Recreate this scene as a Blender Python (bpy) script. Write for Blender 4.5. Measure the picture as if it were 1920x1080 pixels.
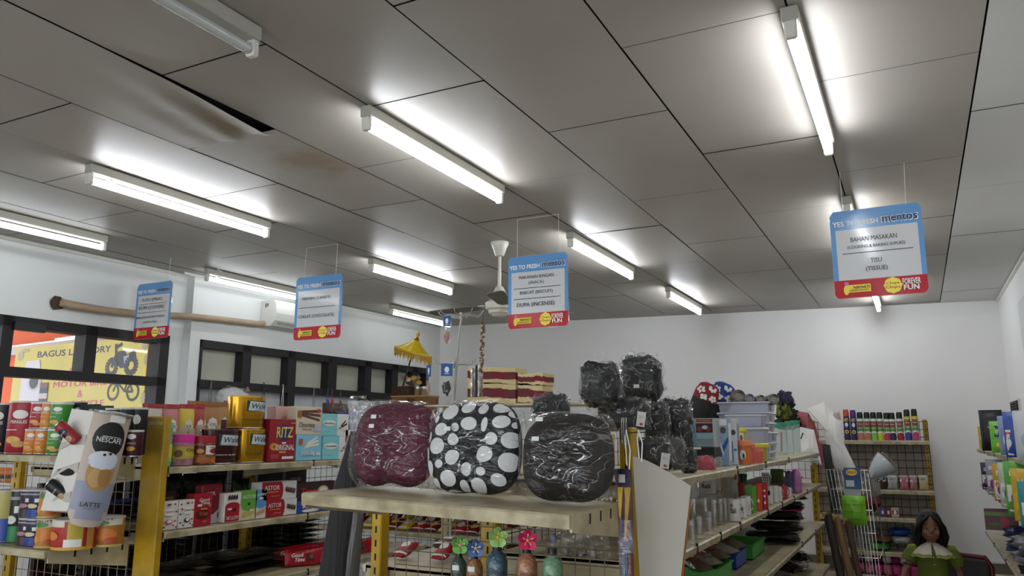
import bpy, math, random
from math import sin, cos, pi, radians, sqrt
from mathutils import Vector, Matrix, noise
import numpy as np

for _o in list(bpy.data.objects): bpy.data.objects.remove(_o)
SC = bpy.context.scene
COL = SC.collection
random.seed(7)

# ------------------------------------------------------------------ camera
CZ = 1.6                                   # eye height
FPX = 1458.41                              # focal length in pixels of the 1920 px frame
YAW, PITCH, ROLL = -0.47517205, 0.18537894, 0.00200591
_cy, _sy, _cp, _sp, _cr, _sr = cos(YAW), sin(YAW), cos(PITCH), sin(PITCH), cos(ROLL), sin(ROLL)
FWD = Vector((_sy*_cp, _cy*_cp, _sp))
_R0 = Vector((_cy, -_sy, 0)); _U0 = _R0.cross(FWD)
RGT = _R0*_cr + _U0*_sr
UPV = -_R0*_sr + _U0*_cr
cam_d = bpy.data.cameras.new('camera'); cam = bpy.data.objects.new('camera', cam_d); COL.objects.link(cam)
cam_d.sensor_width = 36; cam_d.lens = FPX/1920*36; cam_d.clip_start = 0.05; cam_d.clip_end = 200
cam.matrix_world = Matrix(((RGT.x, UPV.x, -FWD.x, 0), (RGT.y, UPV.y, -FWD.y, 0), (RGT.z, UPV.z, -FWD.z, CZ), (0, 0, 0, 1)))
SC.camera = cam

# ------------------------------------------------------------------ world and exposure
W = bpy.data.worlds.new('world'); SC.world = W; W.use_nodes = True
W.node_tree.nodes['Background'].inputs[0].default_value = (0.88, 0.95, 1.0, 1)
W.node_tree.nodes['Background'].inputs[1].default_value = 1.9
SC.view_settings.view_transform = 'Standard'; SC.view_settings.look = 'None'
SC.view_settings.exposure = 1.0; SC.view_settings.gamma = 1.0; SC.view_settings.use_curve_mapping = False
TUBE_STRENGTH = 19.0

# ------------------------------------------------------------------ picture point -> place
def ray(x, y):
    return RGT*((x-960)/FPX) + UPV*((540-y)/FPX) + FWD
def _w(d): return Vector((d.x, d.y, d.z+CZ))
def atX(x, y, X): d = ray(x, y); return _w(d*(X/d.x))
def atY(x, y, Y): d = ray(x, y); return _w(d*(Y/d.y))
def atZ(x, y, z): d = ray(x, y); return _w(d*((z-CZ)/d.z))          # z is a world height
def depth(p): return (Vector(p)-Vector((0, 0, CZ))).dot(FWD)
def spot(x0, x1, y0, y1, z):
    p = atZ((x0+x1)/2, y1, z); s = depth(p)/FPX
    return p, (x1-x0)*s, (y1-y0)*s
def spotY(x0, x1, y0, y1, Y):
    p = atY((x0+x1)/2, y1, Y); q = atY((x0+x1)/2, y0, Y)
    return p, atY(x1, y1, Y).x-atY(x0, y1, Y).x, q.z-p.z
def face_cam(p): return math.atan2(-p[0], p[1])                       # yaw that turns a front towards the doorway aisle

# ------------------------------------------------------------------ materials
def lin(c):
    if isinstance(c, str):
        c = c.lstrip('#'); c = [int(c[i:i+2], 16)/255 for i in (0, 2, 4)]
    return tuple((x/12.92 if x <= .04045 else ((x+.055)/1.055)**2.4) for x in c)
_M = {}
def mat(name, col='#cccccc', rough=.5, metal=0., spec=.5, bump=0., bscale=40., vary=0., vscale=8., emit=None, es=0., trans=0., alpha=1., ior=1.45, stretch=None, coat=0., col2=None):
    if name in _M: return _M[name]
    m = bpy.data.materials.new(name); m.use_nodes = True; nt = m.node_tree; b = nt.nodes['Principled BSDF']
    c = lin(col); b.inputs['Base Color'].default_value = (*c, 1)
    b.inputs['Roughness'].default_value = rough; b.inputs['Metallic'].default_value = metal
    b.inputs['Specular IOR Level'].default_value = spec; b.inputs['IOR'].default_value = ior
    b.inputs['Transmission Weight'].default_value = trans; b.inputs['Alpha'].default_value = alpha
    if coat: b.inputs['Coat Weight'].default_value = coat
    if emit: b.inputs['Emission Color'].default_value = (*lin(emit), 1); b.inputs['Emission Strength'].default_value = es
    if bump or vary or stretch:
        tc = nt.nodes.new('ShaderNodeTexCoord'); mp = nt.nodes.new('ShaderNodeMapping'); nt.links.new(tc.outputs['Object'], mp.inputs[0])
        if stretch: mp.inputs['Scale'].default_value = stretch
    if vary:
        n = nt.nodes.new('ShaderNodeTexNoise'); n.inputs['Scale'].default_value = vscale; n.inputs['Detail'].default_value = 5; nt.links.new(mp.outputs[0], n.inputs['Vector'])
        r = nt.nodes.new('ShaderNodeValToRGB'); nt.links.new(n.outputs[0], r.inputs[0])
        r.color_ramp.elements[0].position = .35; r.color_ramp.elements[1].position = .68
        c2 = lin(col2) if col2 else tuple(x*(1-vary) for x in c)
        r.color_ramp.elements[0].color = (*c2, 1); r.color_ramp.elements[1].color = (*c, 1)
        nt.links.new(r.outputs[0], b.inputs['Base Color'])
    if bump:
        n = nt.nodes.new('ShaderNodeTexNoise'); n.inputs['Scale'].default_value = bscale; n.inputs['Detail'].default_value = 3; nt.links.new(mp.outputs[0], n.inputs['Vector'])
        bp = nt.nodes.new('ShaderNodeBump'); bp.inputs['Strength'].default_value = bump; bp.inputs['Distance'].default_value = .02
        nt.links.new(n.outputs[0], bp.inputs['Height']); nt.links.new(bp.outputs[0], b.inputs['Normal'])
    _M[name] = m; return m
def film(name, tint='#ffffff', gloss=.05, edge=.55, epow=2.5, rough=.10, bump=.6, bscale=22., stretch=(1, 1, 1), haze=.02, crease=0.):
    """thin clear plastic film: mostly see-through, glossy at grazing angles and along creases"""
    if name in _M: return _M[name]
    m = bpy.data.materials.new(name); m.use_nodes = True; nt = m.node_tree; nt.nodes.clear(); N = nt.nodes.new; L = nt.links.new
    out = N('ShaderNodeOutputMaterial'); tr = N('ShaderNodeBsdfTransparent'); tr.inputs[0].default_value = (*lin(tint), 1)
    gl = N('ShaderNodeBsdfGlossy'); gl.inputs['Roughness'].default_value = rough
    df = N('ShaderNodeBsdfDiffuse'); df.inputs[0].default_value = (.75, .77, .8, 1)
    tc = N('ShaderNodeTexCoord'); mp = N('ShaderNodeMapping'); mp.inputs['Scale'].default_value = stretch
    n = N('ShaderNodeTexNoise'); n.inputs['Scale'].default_value = bscale; n.inputs['Detail'].default_value = 3; n.inputs['Distortion'].default_value = 1.2
    bp = N('ShaderNodeBump'); bp.inputs['Strength'].default_value = bump; bp.inputs['Distance'].default_value = .03
    fr = N('ShaderNodeLayerWeight'); fr.inputs[0].default_value = .3
    pw = N('ShaderNodeMath'); pw.operation = 'POWER'; pw.inputs[1].default_value = epow
    ma = N('ShaderNodeMath'); ma.operation = 'MULTIPLY_ADD'; ma.inputs[1].default_value = edge; ma.inputs[2].default_value = gloss
    mx = N('ShaderNodeMixShader'); mx2 = N('ShaderNodeMixShader')
    L(tc.outputs['Object'], mp.inputs[0]); L(mp.outputs[0], n.inputs['Vector']); L(n.outputs[0], bp.inputs['Height'])
    L(bp.outputs[0], gl.inputs['Normal']); L(bp.outputs[0], fr.inputs['Normal'])
    L(fr.outputs['Facing'], pw.inputs[0]); L(pw.outputs[0], ma.inputs[0]); fac = ma.outputs[0]
    if crease:
        w = N('ShaderNodeTexNoise'); w.inputs['Scale'].default_value = bscale*.5; w.inputs['Detail'].default_value = 2; w.inputs['Distortion'].default_value = 1.6; L(mp.outputs[0], w.inputs['Vector'])
        sb = N('ShaderNodeMath'); sb.operation = 'SUBTRACT'; sb.inputs[1].default_value = .5; L(w.outputs[0], sb.inputs[0])
        ab = N('ShaderNodeMath'); ab.operation = 'ABSOLUTE'; L(sb.outputs[0], ab.inputs[0])
        mr = N('ShaderNodeMapRange'); mr.inputs[1].default_value = .0; mr.inputs[2].default_value = .012; mr.inputs[3].default_value = crease; mr.inputs[4].default_value = 0; L(ab.outputs[0], mr.inputs[0])
        ad = N('ShaderNodeMath'); ad.operation = 'ADD'; ad.use_clamp = True; L(fac, ad.inputs[0]); L(mr.outputs[0], ad.inputs[1]); fac = ad.outputs[0]
    L(fac, mx.inputs[0])
    mx2.inputs[0].default_value = haze; L(tr.outputs[0], mx2.inputs[1]); L(df.outputs[0], mx2.inputs[2])
    L(mx2.outputs[0], mx.inputs[1]); L(gl.outputs[0], mx.inputs[2]); L(mx.outputs[0], out.inputs[0])
    _M[name] = m; return m
def K(hexcol, rough=.42):                                             # printed card, paint, plastic of one colour
    return mat('paint_'+hexcol.lstrip('#')+('' if rough == .42 else '_%d' % int(rough*100)), hexcol, rough)

# ------------------------------------------------------------------ mesh builder
_T = {}
def text_geo(s, bold=0., res=2):
    k = (s, bold, res)
    if k in _T: return _T[k]
    cu = bpy.data.curves.new('t', 'FONT'); cu.body = s; cu.size = 1; cu.resolution_u = res; cu.offset = bold; cu.align_x = 'CENTER'
    o = bpy.data.objects.new('t', cu); COL.objects.link(o); dg = bpy.context.evaluated_depsgraph_get(); dg.update()
    me = bpy.data.meshes.new_from_object(o.evaluated_get(dg))
    v = np.array([q.co[:2] for q in me.vertices]); f = [tuple(p.vertices) for p in me.polygons]
    lo, hi = v.min(0), v.max(0); v = (v-(lo+hi)/2)/(hi-lo)
    bpy.data.objects.remove(o); bpy.data.meshes.remove(me); bpy.data.curves.remove(cu)
    _T[k] = (v, f, (hi-lo)[0]/(hi-lo)[1]); return _T[k]
class MB:
    def __init__(s): s.v = []; s.f = []; s.m = []; s.mats = []
    def mi(s, m):
        if isinstance(m, str): m = K(m)
        if m not in s.mats: s.mats.append(m)
        return s.mats.index(m)
    def add(s, vs, fs, m, M=None):
        b = len(s.v); k = s.mi(m)
        s.v += [tuple(M @ Vector(p)) for p in vs] if M is not None else [tuple(p) for p in vs]
        s.f += [tuple(i+b for i in f) for f in fs]; s.m += [k]*len(fs); return s
    def box(s, x0, x1, y0, y1, z0, z1, m, M=None):
        vs = [(x, y, z) for z in (z0, z1) for y in (y0, y1) for x in (x0, x1)]
        return s.add(vs, [(0, 2, 3, 1), (4, 5, 7, 6), (0, 1, 5, 4), (2, 6, 7, 3), (0, 4, 6, 2), (1, 3, 7, 5)], m, M)
    def bbox(s, x0, x1, y0, y1, z0, z1, m, b=.004, M=None):           # box with bevelled vertical edges and top
        o = [(x0+b, y0), (x1-b, y0), (x1, y0+b), (x1, y1-b), (x1-b, y1), (x0+b, y1), (x0, y1-b), (x0, y0+b)]
        i = [(x0+b, y0+b), (x1-b, y0+b), (x1-b, y0+b), (x1-b, y1-b), (x1-b, y1-b), (x0+b, y1-b), (x0+b, y1-b), (x0+b, y0+b)]
        vs = [(x, y, z0+b) for x, y in o]+[(x, y, z1-b) for x, y in o]+[(x, y, z1) for x, y in i]+[(x, y, z0) for x, y in i]
        fs = [(k, (k+1) % 8, (k+1) % 8+8, k+8) for k in range(8)]+[(k+8, (k+1) % 8+8, (k+1) % 8+16, k+16) for k in range(8)]
        fs += [(k+24, (k+1) % 8+24, (k+1) % 8, k) for k in range(8)]+[tuple(range(16, 24)), tuple(range(31, 23, -1))]
        return s.add(vs, fs, m, M)
    def lathe(s, prof, m, seg=20, M=None, sx=1., sy=1., c=(0, 0, 0)):
        vs = []; fs = []; n = len(prof)
        for j in range(seg):
            a = 2*pi*j/seg
            for r, z in prof: vs.append((c[0]+r*cos(a)*sx, c[1]+r*sin(a)*sy, c[2]+z))
        for j in range(seg):
            k = (j+1) % seg
            for i in range(n-1): fs.append((j*n+i, k*n+i, k*n+i+1, j*n+i+1))
        if prof[0][0] > 1e-5: fs.append(tuple(j*n for j in range(seg-1, -1, -1)))
        if prof[-1][0] > 1e-5: fs.append(tuple(j*n+n-1 for j in range(seg)))
        return s.add(vs, fs, m, M)
    def cyl(s, r, z0, z1, m, seg=16, c=(0, 0), M=None, b=0.):
        p = [(r, z0), (r, z1)] if not b else [(r-b, z0), (r, z0+b), (r, z1-b), (r-b, z1)]
        return s.lathe(p, m, seg, M, c=(c[0], c[1], 0))
    def tube(s, pts, r, m, seg=6, M=None, flat=1.):
        pts = [Vector(p) for p in pts]; n = len(pts); vs = []
        rr = r if isinstance(r, (list, tuple)) else [r]*n
        up = Vector((0, 0, 1)); 
        for i, p in enumerate(pts):
            t = (pts[min(i+1, n-1)]-pts[max(i-1, 0)]).normalized()
            a = t.cross(up if abs(t.z) < .95 else Vector((1, 0, 0))).normalized(); b = t.cross(a)
            for j in range(seg):
                w = 2*pi*j/seg; vs.append(p+a*cos(w)*rr[i]+b*sin(w)*rr[i]*flat)
        fs = [(i*seg+j, i*seg+(j+1) % seg, (i+1)*seg+(j+1) % seg, (i+1)*seg+j) for i in range(n-1) for j in range(seg)]
        fs += [tuple(range(seg-1, -1, -1)), tuple((n-1)*seg+j for j in range(seg))]
        return s.add(vs, fs, m, M)
    def ell(s, c, r, m, seg=16, rings=10, M=None, e=1., nz=0., ns=8., seed=0):
        """(super)ellipsoid with optional lumps"""
        vs = []; fs = []
        def pw(x): return math.copysign(abs(x)**e, x)
        for i in range(rings+1):
            ph = -pi/2+pi*i/rings
            for j in range(seg):
                th = 2*pi*j/seg
                d = Vector((pw(cos(ph))*pw(cos(th)), pw(cos(ph))*pw(sin(th)), pw(sin(ph))))
                k = 1+(nz*noise.noise(d*ns*.25+Vector((seed*3.1, seed*1.7, 0))) if nz else 0)+(nz*.5*noise.noise(d*ns*.8+Vector((seed, 9, seed))) if nz else 0)
                vs.append((c[0]+d.x*r[0]*k, c[1]+d.y*r[1]*k, c[2]+d.z*r[2]*k))
        for i in range(rings):
            for j in range(seg): fs.append((i*seg+j, i*seg+(j+1) % seg, (i+1)*seg+(j+1) % seg, (i+1)*seg+j))
        return s.add(vs, fs, m, M)
    def prism(s, poly, z0, z1, m, M=None):                            # polygon in xy extruded in z
        n = len(poly); vs = [(x, y, z0) for x, y in poly]+[(x, y, z1) for x, y in poly]
        return s.add(vs, [tuple(range(n-1, -1, -1)), tuple(range(n, 2*n))]+[(i, (i+1) % n, (i+1) % n+n, i+n) for i in range(n)], m, M)
    def art(s, fn, items, M=None, base=0):
        """printed artwork laid on a surface; fn(u, v, lift) -> point"""
        for q, it in enumerate(items):
            o = .0006+.00045*(q+base)
            k = it[0]
            if k == 'r':
                _, x0, y0, x1, y1, m = it; nu = max(1, int(abs(x1-x0)*26+.5)); nv = max(1, int(abs(y1-y0)*4))
                vs = [fn(x0+(x1-x0)*i/nu, y0+(y1-y0)*j/nv, o) for j in range(nv+1) for i in range(nu+1)]
                s.add(vs, [(j*(nu+1)+i, j*(nu+1)+i+1, (j+1)*(nu+1)+i+1, (j+1)*(nu+1)+i) for j in range(nv) for i in range(nu)], m, M)
            elif k == 'o':
                _, cx, cy, rx, ry, m = it[:6]; sc = it[6] if len(it) > 6 else 0; n = 20; vs = [fn(cx, cy, o)]; fs = []
                R3 = 5 if rx > .25 else 3 if rx > .12 else 2
                for ring in range(1, R3+1):
                    for j in range(n):
                        a = 2*pi*j/n; k2 = (1+sc*cos(8*a))*ring/R3
                        vs.append(fn(cx+rx*cos(a)*k2, cy+ry*sin(a)*k2, o))
                for j in range(n):
                    fs.append((0, 1+j, 1+(j+1) % n))
                    for q3 in range(R3-1): fs.append((1+q3*n+j, 1+q3*n+n+j, 1+q3*n+n+(j+1) % n, 1+q3*n+(j+1) % n))
                s.add(vs, fs, m, M)
            elif k == 'p' and len(it[1]) == 4 and max(abs(it[1][1][0]-it[1][0][0]), abs(it[1][2][0]-it[1][0][0])) > .12:
                _, (a_, b_, c_, d_), m = it; nn = 14; bl = lambda i, j: ((a_[0]*(1-i)+b_[0]*i)*(1-j)+(d_[0]*(1-i)+c_[0]*i)*j, (a_[1]*(1-i)+b_[1]*i)*(1-j)+(d_[1]*(1-i)+c_[1]*i)*j)
                vs = [fn(*bl(i/nn, j/nn), o) for j in range(nn+1) for i in range(nn+1)]
                s.add(vs, [(j*(nn+1)+i, j*(nn+1)+i+1, (j+1)*(nn+1)+i+1, (j+1)*(nn+1)+i) for j in range(nn) for i in range(nn)], m, M)
            elif k == 'p':
                _, pts, m = it; s.add([fn(x, y, o) for x, y in pts], [tuple(range(len(pts)))], m, M)
            elif k == 't':
                _, cx, cy, w, h, txt, m = it[:7]; bold = it[7] if len(it) > 7 else .0; rot = it[8] if len(it) > 8 else 0; sh = it[9] if len(it) > 9 else 0
                v, f, _a = text_geo(txt, 0.)
                bs = bold*.42*(1 if rot != 90 else 1); hx = bs*w/max(_a, .3); hy = bs*h
                sh_l = [(0, 0)] if bold < .004 else [(-hx, 0), (hx, 0), (0, 0)] if bold < .03 else [(-hx, -hy*.8), (hx, -hy*.8), (-hx, hy*.8), (hx, hy*.8), (0, 0)]
                for qn, (ox_, oy_) in enumerate(sh_l):
                  vs = []
                  for x, y in v:
                    x2 = x*w+sh*y*h+ox_; y2 = y*h+oy_
                    if rot == 180: x2, y2 = -x2, -y2
                    if rot == 90: x2, y2 = -y2, x2
                    vs.append(fn(cx+x2, cy+y2, o+.0003+.00006*qn))
                  s.add(vs, f, m, M)
        return s
    def build(s, name, parent=None, smooth=None, loc=None, rotz=0., rot=None):
        me = bpy.data.meshes.new(name); me.from_pydata(s.v, [], s.f)
        for m in s.mats: me.materials.append(m)
        me.polygons.foreach_set('material_index', s.m)
        if smooth is not None:
            me.polygons.foreach_set('use_smooth', [True]*len(s.f)); me.set_sharp_from_angle(angle=radians(smooth))
        me.update()
        o = bpy.data.objects.new(name, me); COL.objects.link(o)
        if parent is not None: o.parent = parent
        if loc is not None: o.location = loc
        if rotz: o.rotation_euler = (0, 0, rotz)
        if rot: o.rotation_euler = rot
        return o
def tag(o, label, cat, group=None):
    o['label'] = label; o['category'] = cat
    if group: o['group'] = group
    return o
def struct(o, label=None):
    o['kind'] = 'structure'
    if label: o['label'] = label
    return o
def thing(name, label, cat, loc=(0, 0, 0), rotz=0., group=None, rot=None):
    o = bpy.data.objects.new(name, None); COL.objects.link(o); o.empty_display_size = .05
    o.location = loc; o.rotation_euler = rot if rot else (0, 0, rotz); return tag(o, label, cat, group)
def dup(root, loc, rotz=None, label=None, rot=None, scale=None):
    r = root.copy(); COL.objects.link(r); r.location = loc
    if rotz is not None: r.rotation_euler = (0, 0, rotz)
    if rot is not None: r.rotation_euler = rot
    if scale is not None: r.scale = scale
    if label: r['label'] = label
    for ch in list(root.children):
        c = ch.copy(); COL.objects.link(c); c.parent = r
        for g in ch.children:
            d = g.copy(); COL.objects.link(d); d.parent = c
    return r
def flat_front(w, d, h, z=0): return lambda u, v, o: ((u-.5)*w, -d/2-o, z+v*h)
def flat_right(w, d, h, z=0): return lambda u, v, o: (w/2+o, (u-.5)*d, z+v*h)
def cyl_front(r, h, span=pi, z=0, off=0.): return lambda u, v, o: ((r+o)*cos((u-.5)*span-pi/2+off), (r+o)*sin((u-.5)*span-pi/2+off), z+v*h)

# ------------------------------------------------------------------ shared materials
M_wall = mat('white_wall_paint', '#dfe1df', .7, bump=.08, bscale=3, vary=.05, vscale=1.2)
M_wallback = mat('back_wall_paint', '#eceae8', .75, bump=.08, bscale=3, vary=.06, vscale=.9)
M_ceilr = mat('ceiling_board_pale', '#c9c8c6', .5, bump=.25, bscale=2.2, vary=.06, vscale=1.5, spec=.35)  # paler tone for the rightmost ceiling column
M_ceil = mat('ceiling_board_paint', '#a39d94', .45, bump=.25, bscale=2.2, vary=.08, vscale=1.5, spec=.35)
M_frame = mat('dark_window_wood', '#1d1a1b', .6, bump=.1, bscale=20)
M_white = mat('white_enamel', '#d8d6ce', .35)
M_cream = mat('cream_shelf_enamel', '#c9bd9a', .38, vary=.22, vscale=9, col2='#a3977a')
M_lip = mat('shelf_price_rail', '#c6bb9c', .3, vary=.25, vscale=14, col2='#94886c')
M_yellow = mat('yellow_post_enamel', '#c39a14', .42, vary=.18, vscale=7, col2='#97761a', bump=.05)
M_wire = mat('mesh_wire', '#8c806a', .4, metal=.5)
M_wired = mat('dark_mesh_wire', '#3a332c', .45, metal=.4)
M_chrome = mat('chrome_wire', '#b9b9b6', .25, metal=.9)
M_black = mat('black_plastic', '#0d0d0e', .4)
M_dark = mat('slot_dark', '#15120e', .8)
M_film = film('clear_wrap')
M_filmh = film('creased_clear_wrap', gloss=.03, bump=.55, bscale=11, haze=.008, rough=.07, crease=.27, stretch=(1, 1, 2.4))
M_string = mat('nylon_string', '#e4e4e0', .3)
M_price = mat('price_sticker', '#d9dad6', .6)
M_glass = film('window_glass', gloss=.012, rough=.02, bump=0., haze=.0, edge=.3)
# ================================================================== the room
ZC = 3.0
LW0, LW1 = Vector((-5.755, 3.14)), Vector((-5.627, 8.68))            # line of the left wall
BW0, BW1 = Vector((-5.62, 8.68)), Vector((.845, 9.56))               # line of the back wall
def lx(y): return LW0.x+(LW1.x-LW0.x)*(y-LW0.y)/(LW1.y-LW0.y)
def by(x): return BW0.y+(BW1.y-BW0.y)*(x-BW0.x)/(BW1.x-BW0.x)
YF = -2.6
def hit(x, y, a, b, back=0.):
    """where the sight line meets a vertical plane through a and b (metres), pushed back by `back`"""
    d = ray(x, y); e = (b-a).normalized(); n = Vector((-e.y, e.x)); c = n.dot(a)
    if n.dot(Vector((d.x, d.y)))*c < 0: pass
    c = c+(back if c > 0 else -back)
    t = c/(n.x*d.x+n.y*d.y); return _w(d*t)
def lwall(x, y, back=0.): return hit(x, y, LW0, LW1, back)

# floor
M_floor = mat('grey_floor_tile', '#8d877c', .35, vary=.12, vscale=3)
struct(MB().box(-6.2, 1.2, YF-2, 9.9, -.1, 0, M_floor).build('floor'))

# ceiling: boards laid brick fashion with dark joints over a dark void
def stained(name, cx, cy, rx, ry, sc=5., amt=.9, dark='#6d5a41'):
    m = bpy.data.materials.new(name); m.use_nodes = True; nt = m.node_tree; b = nt.nodes['Principled BSDF']; L = nt.links.new
    b.inputs['Roughness'].default_value = .6
    tc = nt.nodes.new('ShaderNodeTexCoord'); mp = nt.nodes.new('ShaderNodeMapping'); mp.vector_type = 'TEXTURE'
    mp.inputs['Location'].default_value = (cx, cy, ZC); mp.inputs['Scale'].default_value = (rx, ry, 1)
    gr = nt.nodes.new('ShaderNodeTexGradient'); gr.gradient_type = 'SPHERICAL'
    n = nt.nodes.new('ShaderNodeTexNoise'); n.inputs['Scale'].default_value = sc; n.inputs['Detail'].default_value = 6
    ad = nt.nodes.new('ShaderNodeMath'); ad.operation = 'MULTIPLY'
    r = nt.nodes.new('ShaderNodeValToRGB'); r.color_ramp.elements[0].position = .08; r.color_ramp.elements[1].position = .42
    r.color_ramp.elements[0].color = (*lin('#a39d94'), 1); r.color_ramp.elements[1].color = (*lin(dark), 1)
    L(tc.outputs['Object'], mp.inputs[0]); L(mp.outputs[0], gr.inputs[0]); L(tc.outputs['Object'], n.inputs['Vector'])
    L(gr.outputs[0], ad.inputs[0]); L(n.outputs[0], ad.inputs[1]); L(ad.outputs[0], r.inputs[0]); L(r.outputs[0], b.inputs['Base Color'])
    return m
M_st1 = stained('water_stained_board', -2.72, 2.42, .40, .55, 7., dark='#857a68')
M_st2 = stained('brown_stained_board', -2.68, 2.98, .35, .45, 6., dark='#8d806a')
M_st3 = stained('faint_stained_board', .05, 4.95, .5, .6, 5., dark='#9a9184')
cb = MB()
cb.box(-6.0, 1.1, YF, 9.8, ZC+.035, ZC+.05, M_dark)
AX = [.319, -.273, -.86, -1.44, -2.01, -2.56, -3.13, -3.73, -4.32, -4.92, -5.52, -6.1]
AX = [1.1]+AX
for c in range(len(AX)-1):
    x1, x0 = AX[c], AX[c+1]; ci = c-1
    ph = 2.55 if ci % 2 else 3.17
    y = ph-1.24*6
    while y < 9.9:
        ya, yb = max(y, YF), min(y+1.24, 9.85)
        if yb-ya > .02:
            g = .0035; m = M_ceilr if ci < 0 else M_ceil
            dmg = (ci == 5 and abs(y+1.24-2.55) < .05)
            if dmg: m = M_st1
            elif ci == 5 and abs(y-2.55) < .05: m = M_st2
            elif ci == 0 and y < 4.9 < y+1.24: m = M_st3
            nx, ny = (14, 26) if dmg else (4, 8)
            rz = random.uniform(-.0015, .0015)
            vs = []
            for j in range(ny+1):
                for i in range(nx+1):
                    X = x0+g+(x1-x0-2*g)*i/nx; Y = ya+g+(yb-ya-2*g)*j/ny
                    z = ZC+rz+.004*noise.noise(Vector((X*1.3, Y*1.1, 3)))
                    if dmg:
                        u = i/nx; v = max(0, (j/ny-.28)/.72)
                        sag = (u**1.6)*(v**1.1)*.034*(1 if j < ny else .6)
                        z -= sag+(.012*u*v*sin(u*16+v*5))+(.006*v*u*noise.noise(Vector((X*16, Y*3, 0))))
                    vs.append((X, Y, z))
            fs = [(j*(nx+1)+i, (j+1)*(nx+1)+i, (j+1)*(nx+1)+i+1, j*(nx+1)+i+1) for j in range(ny) for i in range(nx)]
            cb.add(vs, fs, m)
        y += 1.24
struct(cb.build('ceiling', smooth=30), 'painted ceiling boards with open joints and one sagging water stained board')

# back wall, right wall, unseen front wall opened wide to let in soft sky light
bd = (BW1-BW0).normalized(); bn = Vector((-bd.y, bd.x))
def wallseg(p, q, z0, z1, th, m, mb=None):
    mb = mb or MB(); e = (q-p).normalized(); n = Vector((-e.y, e.x))*th
    return mb.prism([tuple(p), tuple(q), tuple(q+n), tuple(p+n)], z0, z1, m)
struct(wallseg(BW0-bd*.2, BW1+bd*.3, 0, ZC+.03, .15, M_wallback).build('wall_back'))
struct(MB().box(.86, 1.02, YF, 9.9, 0, ZC+.03, M_wallback).build('wall_right'))
fw = MB().box(-6, -5.0, YF-.15, YF, 0, ZC, M_wall).box(.3, 1.0, YF-.15, YF, 0, ZC, M_wall).box(-5, .3, YF-.15, YF, 2.45, ZC, M_wall)
struct(fw.build('wall_front'))
# tiled dado along the back wall
M_dado = mat('brown_grey_wall_base', '#6f675b', .4, vary=.1, vscale=5)
dd = MB(); wallseg(BW0+Vector((0, -.02)), BW1+Vector((0, -.02)), 0, .33, .02, M_dado, dd); wallseg(BW0+Vector((0, -.024)), BW1+Vector((0, -.024)), .33, .345, .024, M_white, dd)
struct(dd.build('baseboard_back'))
# corner strip and small cornice strips
tr = MB(); tr.box(.835, .86, YF, 9.5, ZC-.03, ZC-.004, M_white); struct(tr.build('trim_1'))
tr = MB(); p0 = LW0+(LW0-LW1).normalized()*5.6
tr.prism([(lx(YF)+.02, YF), (lx(YF), YF), (lx(4.62), 4.62), (lx(4.62)+.02, 4.62)][::-1], ZC-.03, ZC-.004, M_white); struct(tr.build('trim_2'))
tr = MB(); tr.prism([(lx(4.64)+.085, 4.64), (lx(8.7)+.085, 8.7), (lx(8.7)+.1, 8.7), (lx(4.64)+.1, 4.64)], ZC-.025, ZC-.004, M_white); struct(tr.build('trim_3'))

# left wall: two window openings, the far half stands a little forward
YS = lwall(350, 560).y                                               # where the wall steps forward
w1a = 0.9; w1b = lwall(311, 700).y
w1top = (lwall(10, 591).z+lwall(300, 627).z)/2
STEP = .085
def fwall(x, y, back=0.): return hit(x, y, LW0+Vector((STEP, 0)), LW1+Vector((STEP, 0)), back)
w2a = fwall(371, 700).y; w2b = fwall(803, 690).y; w2top = (fwall(380, 639).z+fwall(790, 688).z)/2
SILL = 1.40
def lseg(y0, y1, z0, z1, mb, front=0., back=-.2, m=M_wall):
    mb.prism([(lx(y0)+back, y0), (lx(y0)+front, y0), (lx(y1)+front, y1), (lx(y1)+back, y1)], z0, z1, m)
lw = MB()
lseg(YF, w1a, 0, ZC+.03, lw); lseg(w1a, w1b, 0, SILL, lw); lseg(w1a, w1b, w1top, ZC+.03, lw); lseg(w1b, YS, 0, ZC+.03, lw)
lseg(YS, w2a, 0, ZC+.03, lw, STEP); lseg(w2a, w2b, 0, SILL, lw, STEP); lseg(w2a, w2b, w2top, ZC+.03, lw, STEP); lseg(w2b, 8.9, 0, ZC+.03, lw, STEP)
struct(lw.build('wall_left'), 'white left wall with two dark framed window openings')

def frame_bar(mb, y0, y1, z0, z1, f0, f1, m=M_frame):
    mb.prism([(lx(y0)+f0, y0), (lx(y0)+f1, y0), (lx(y1)+f1, y1), (lx(y1)+f0, y1)], z0, z1, m)
# window 1
wm = bpy.data.objects.new('window_1', None); COL.objects.link(wm); struct(wm, 'dark wooden window looking out to the laundry banner')
fr = MB(); d0, d1 = -.12, .015
zr0, zr1 = lwall(150, 714).z, lwall(150, 697).z
frame_bar(fr, w1a, w1b, w1top-.075, w1top, d0, d1); frame_bar(fr, w1a, w1b, zr0, zr1, d0, d1); frame_bar(fr, w1a, w1b, SILL, SILL+.06, d0, d1)
frame_bar(fr, w1b-.09, w1b, SILL, w1top, d0, d1)
for px in (167, 8):
    a = lwall(px-11, 660).y; b = lwall(px+11, 660).y; frame_bar(fr, a, b, zr1, w1top, d0, d1)
a = lwall(1, 740).y; frame_bar(fr, a-.12, a+.0, SILL, zr0, d0, d1)
for yy in (1.9, .9): frame_bar(fr, yy, yy+.07, SILL, w1top, d0, d1)
fr.build('window_frame', wm)
g = MB(); frame_bar(g, w1a, w1b, SILL, w1top, -.07, -.066, M_glass); g.build('window_pane', wm)
a = lwall(20, 612); b = lwall(78, 620)
g = MB(); frame_bar(g, a.y, b.y, b.z-.02, b.z+.04, .0, .05, M_black); g.build('window_closer', wm)
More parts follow.
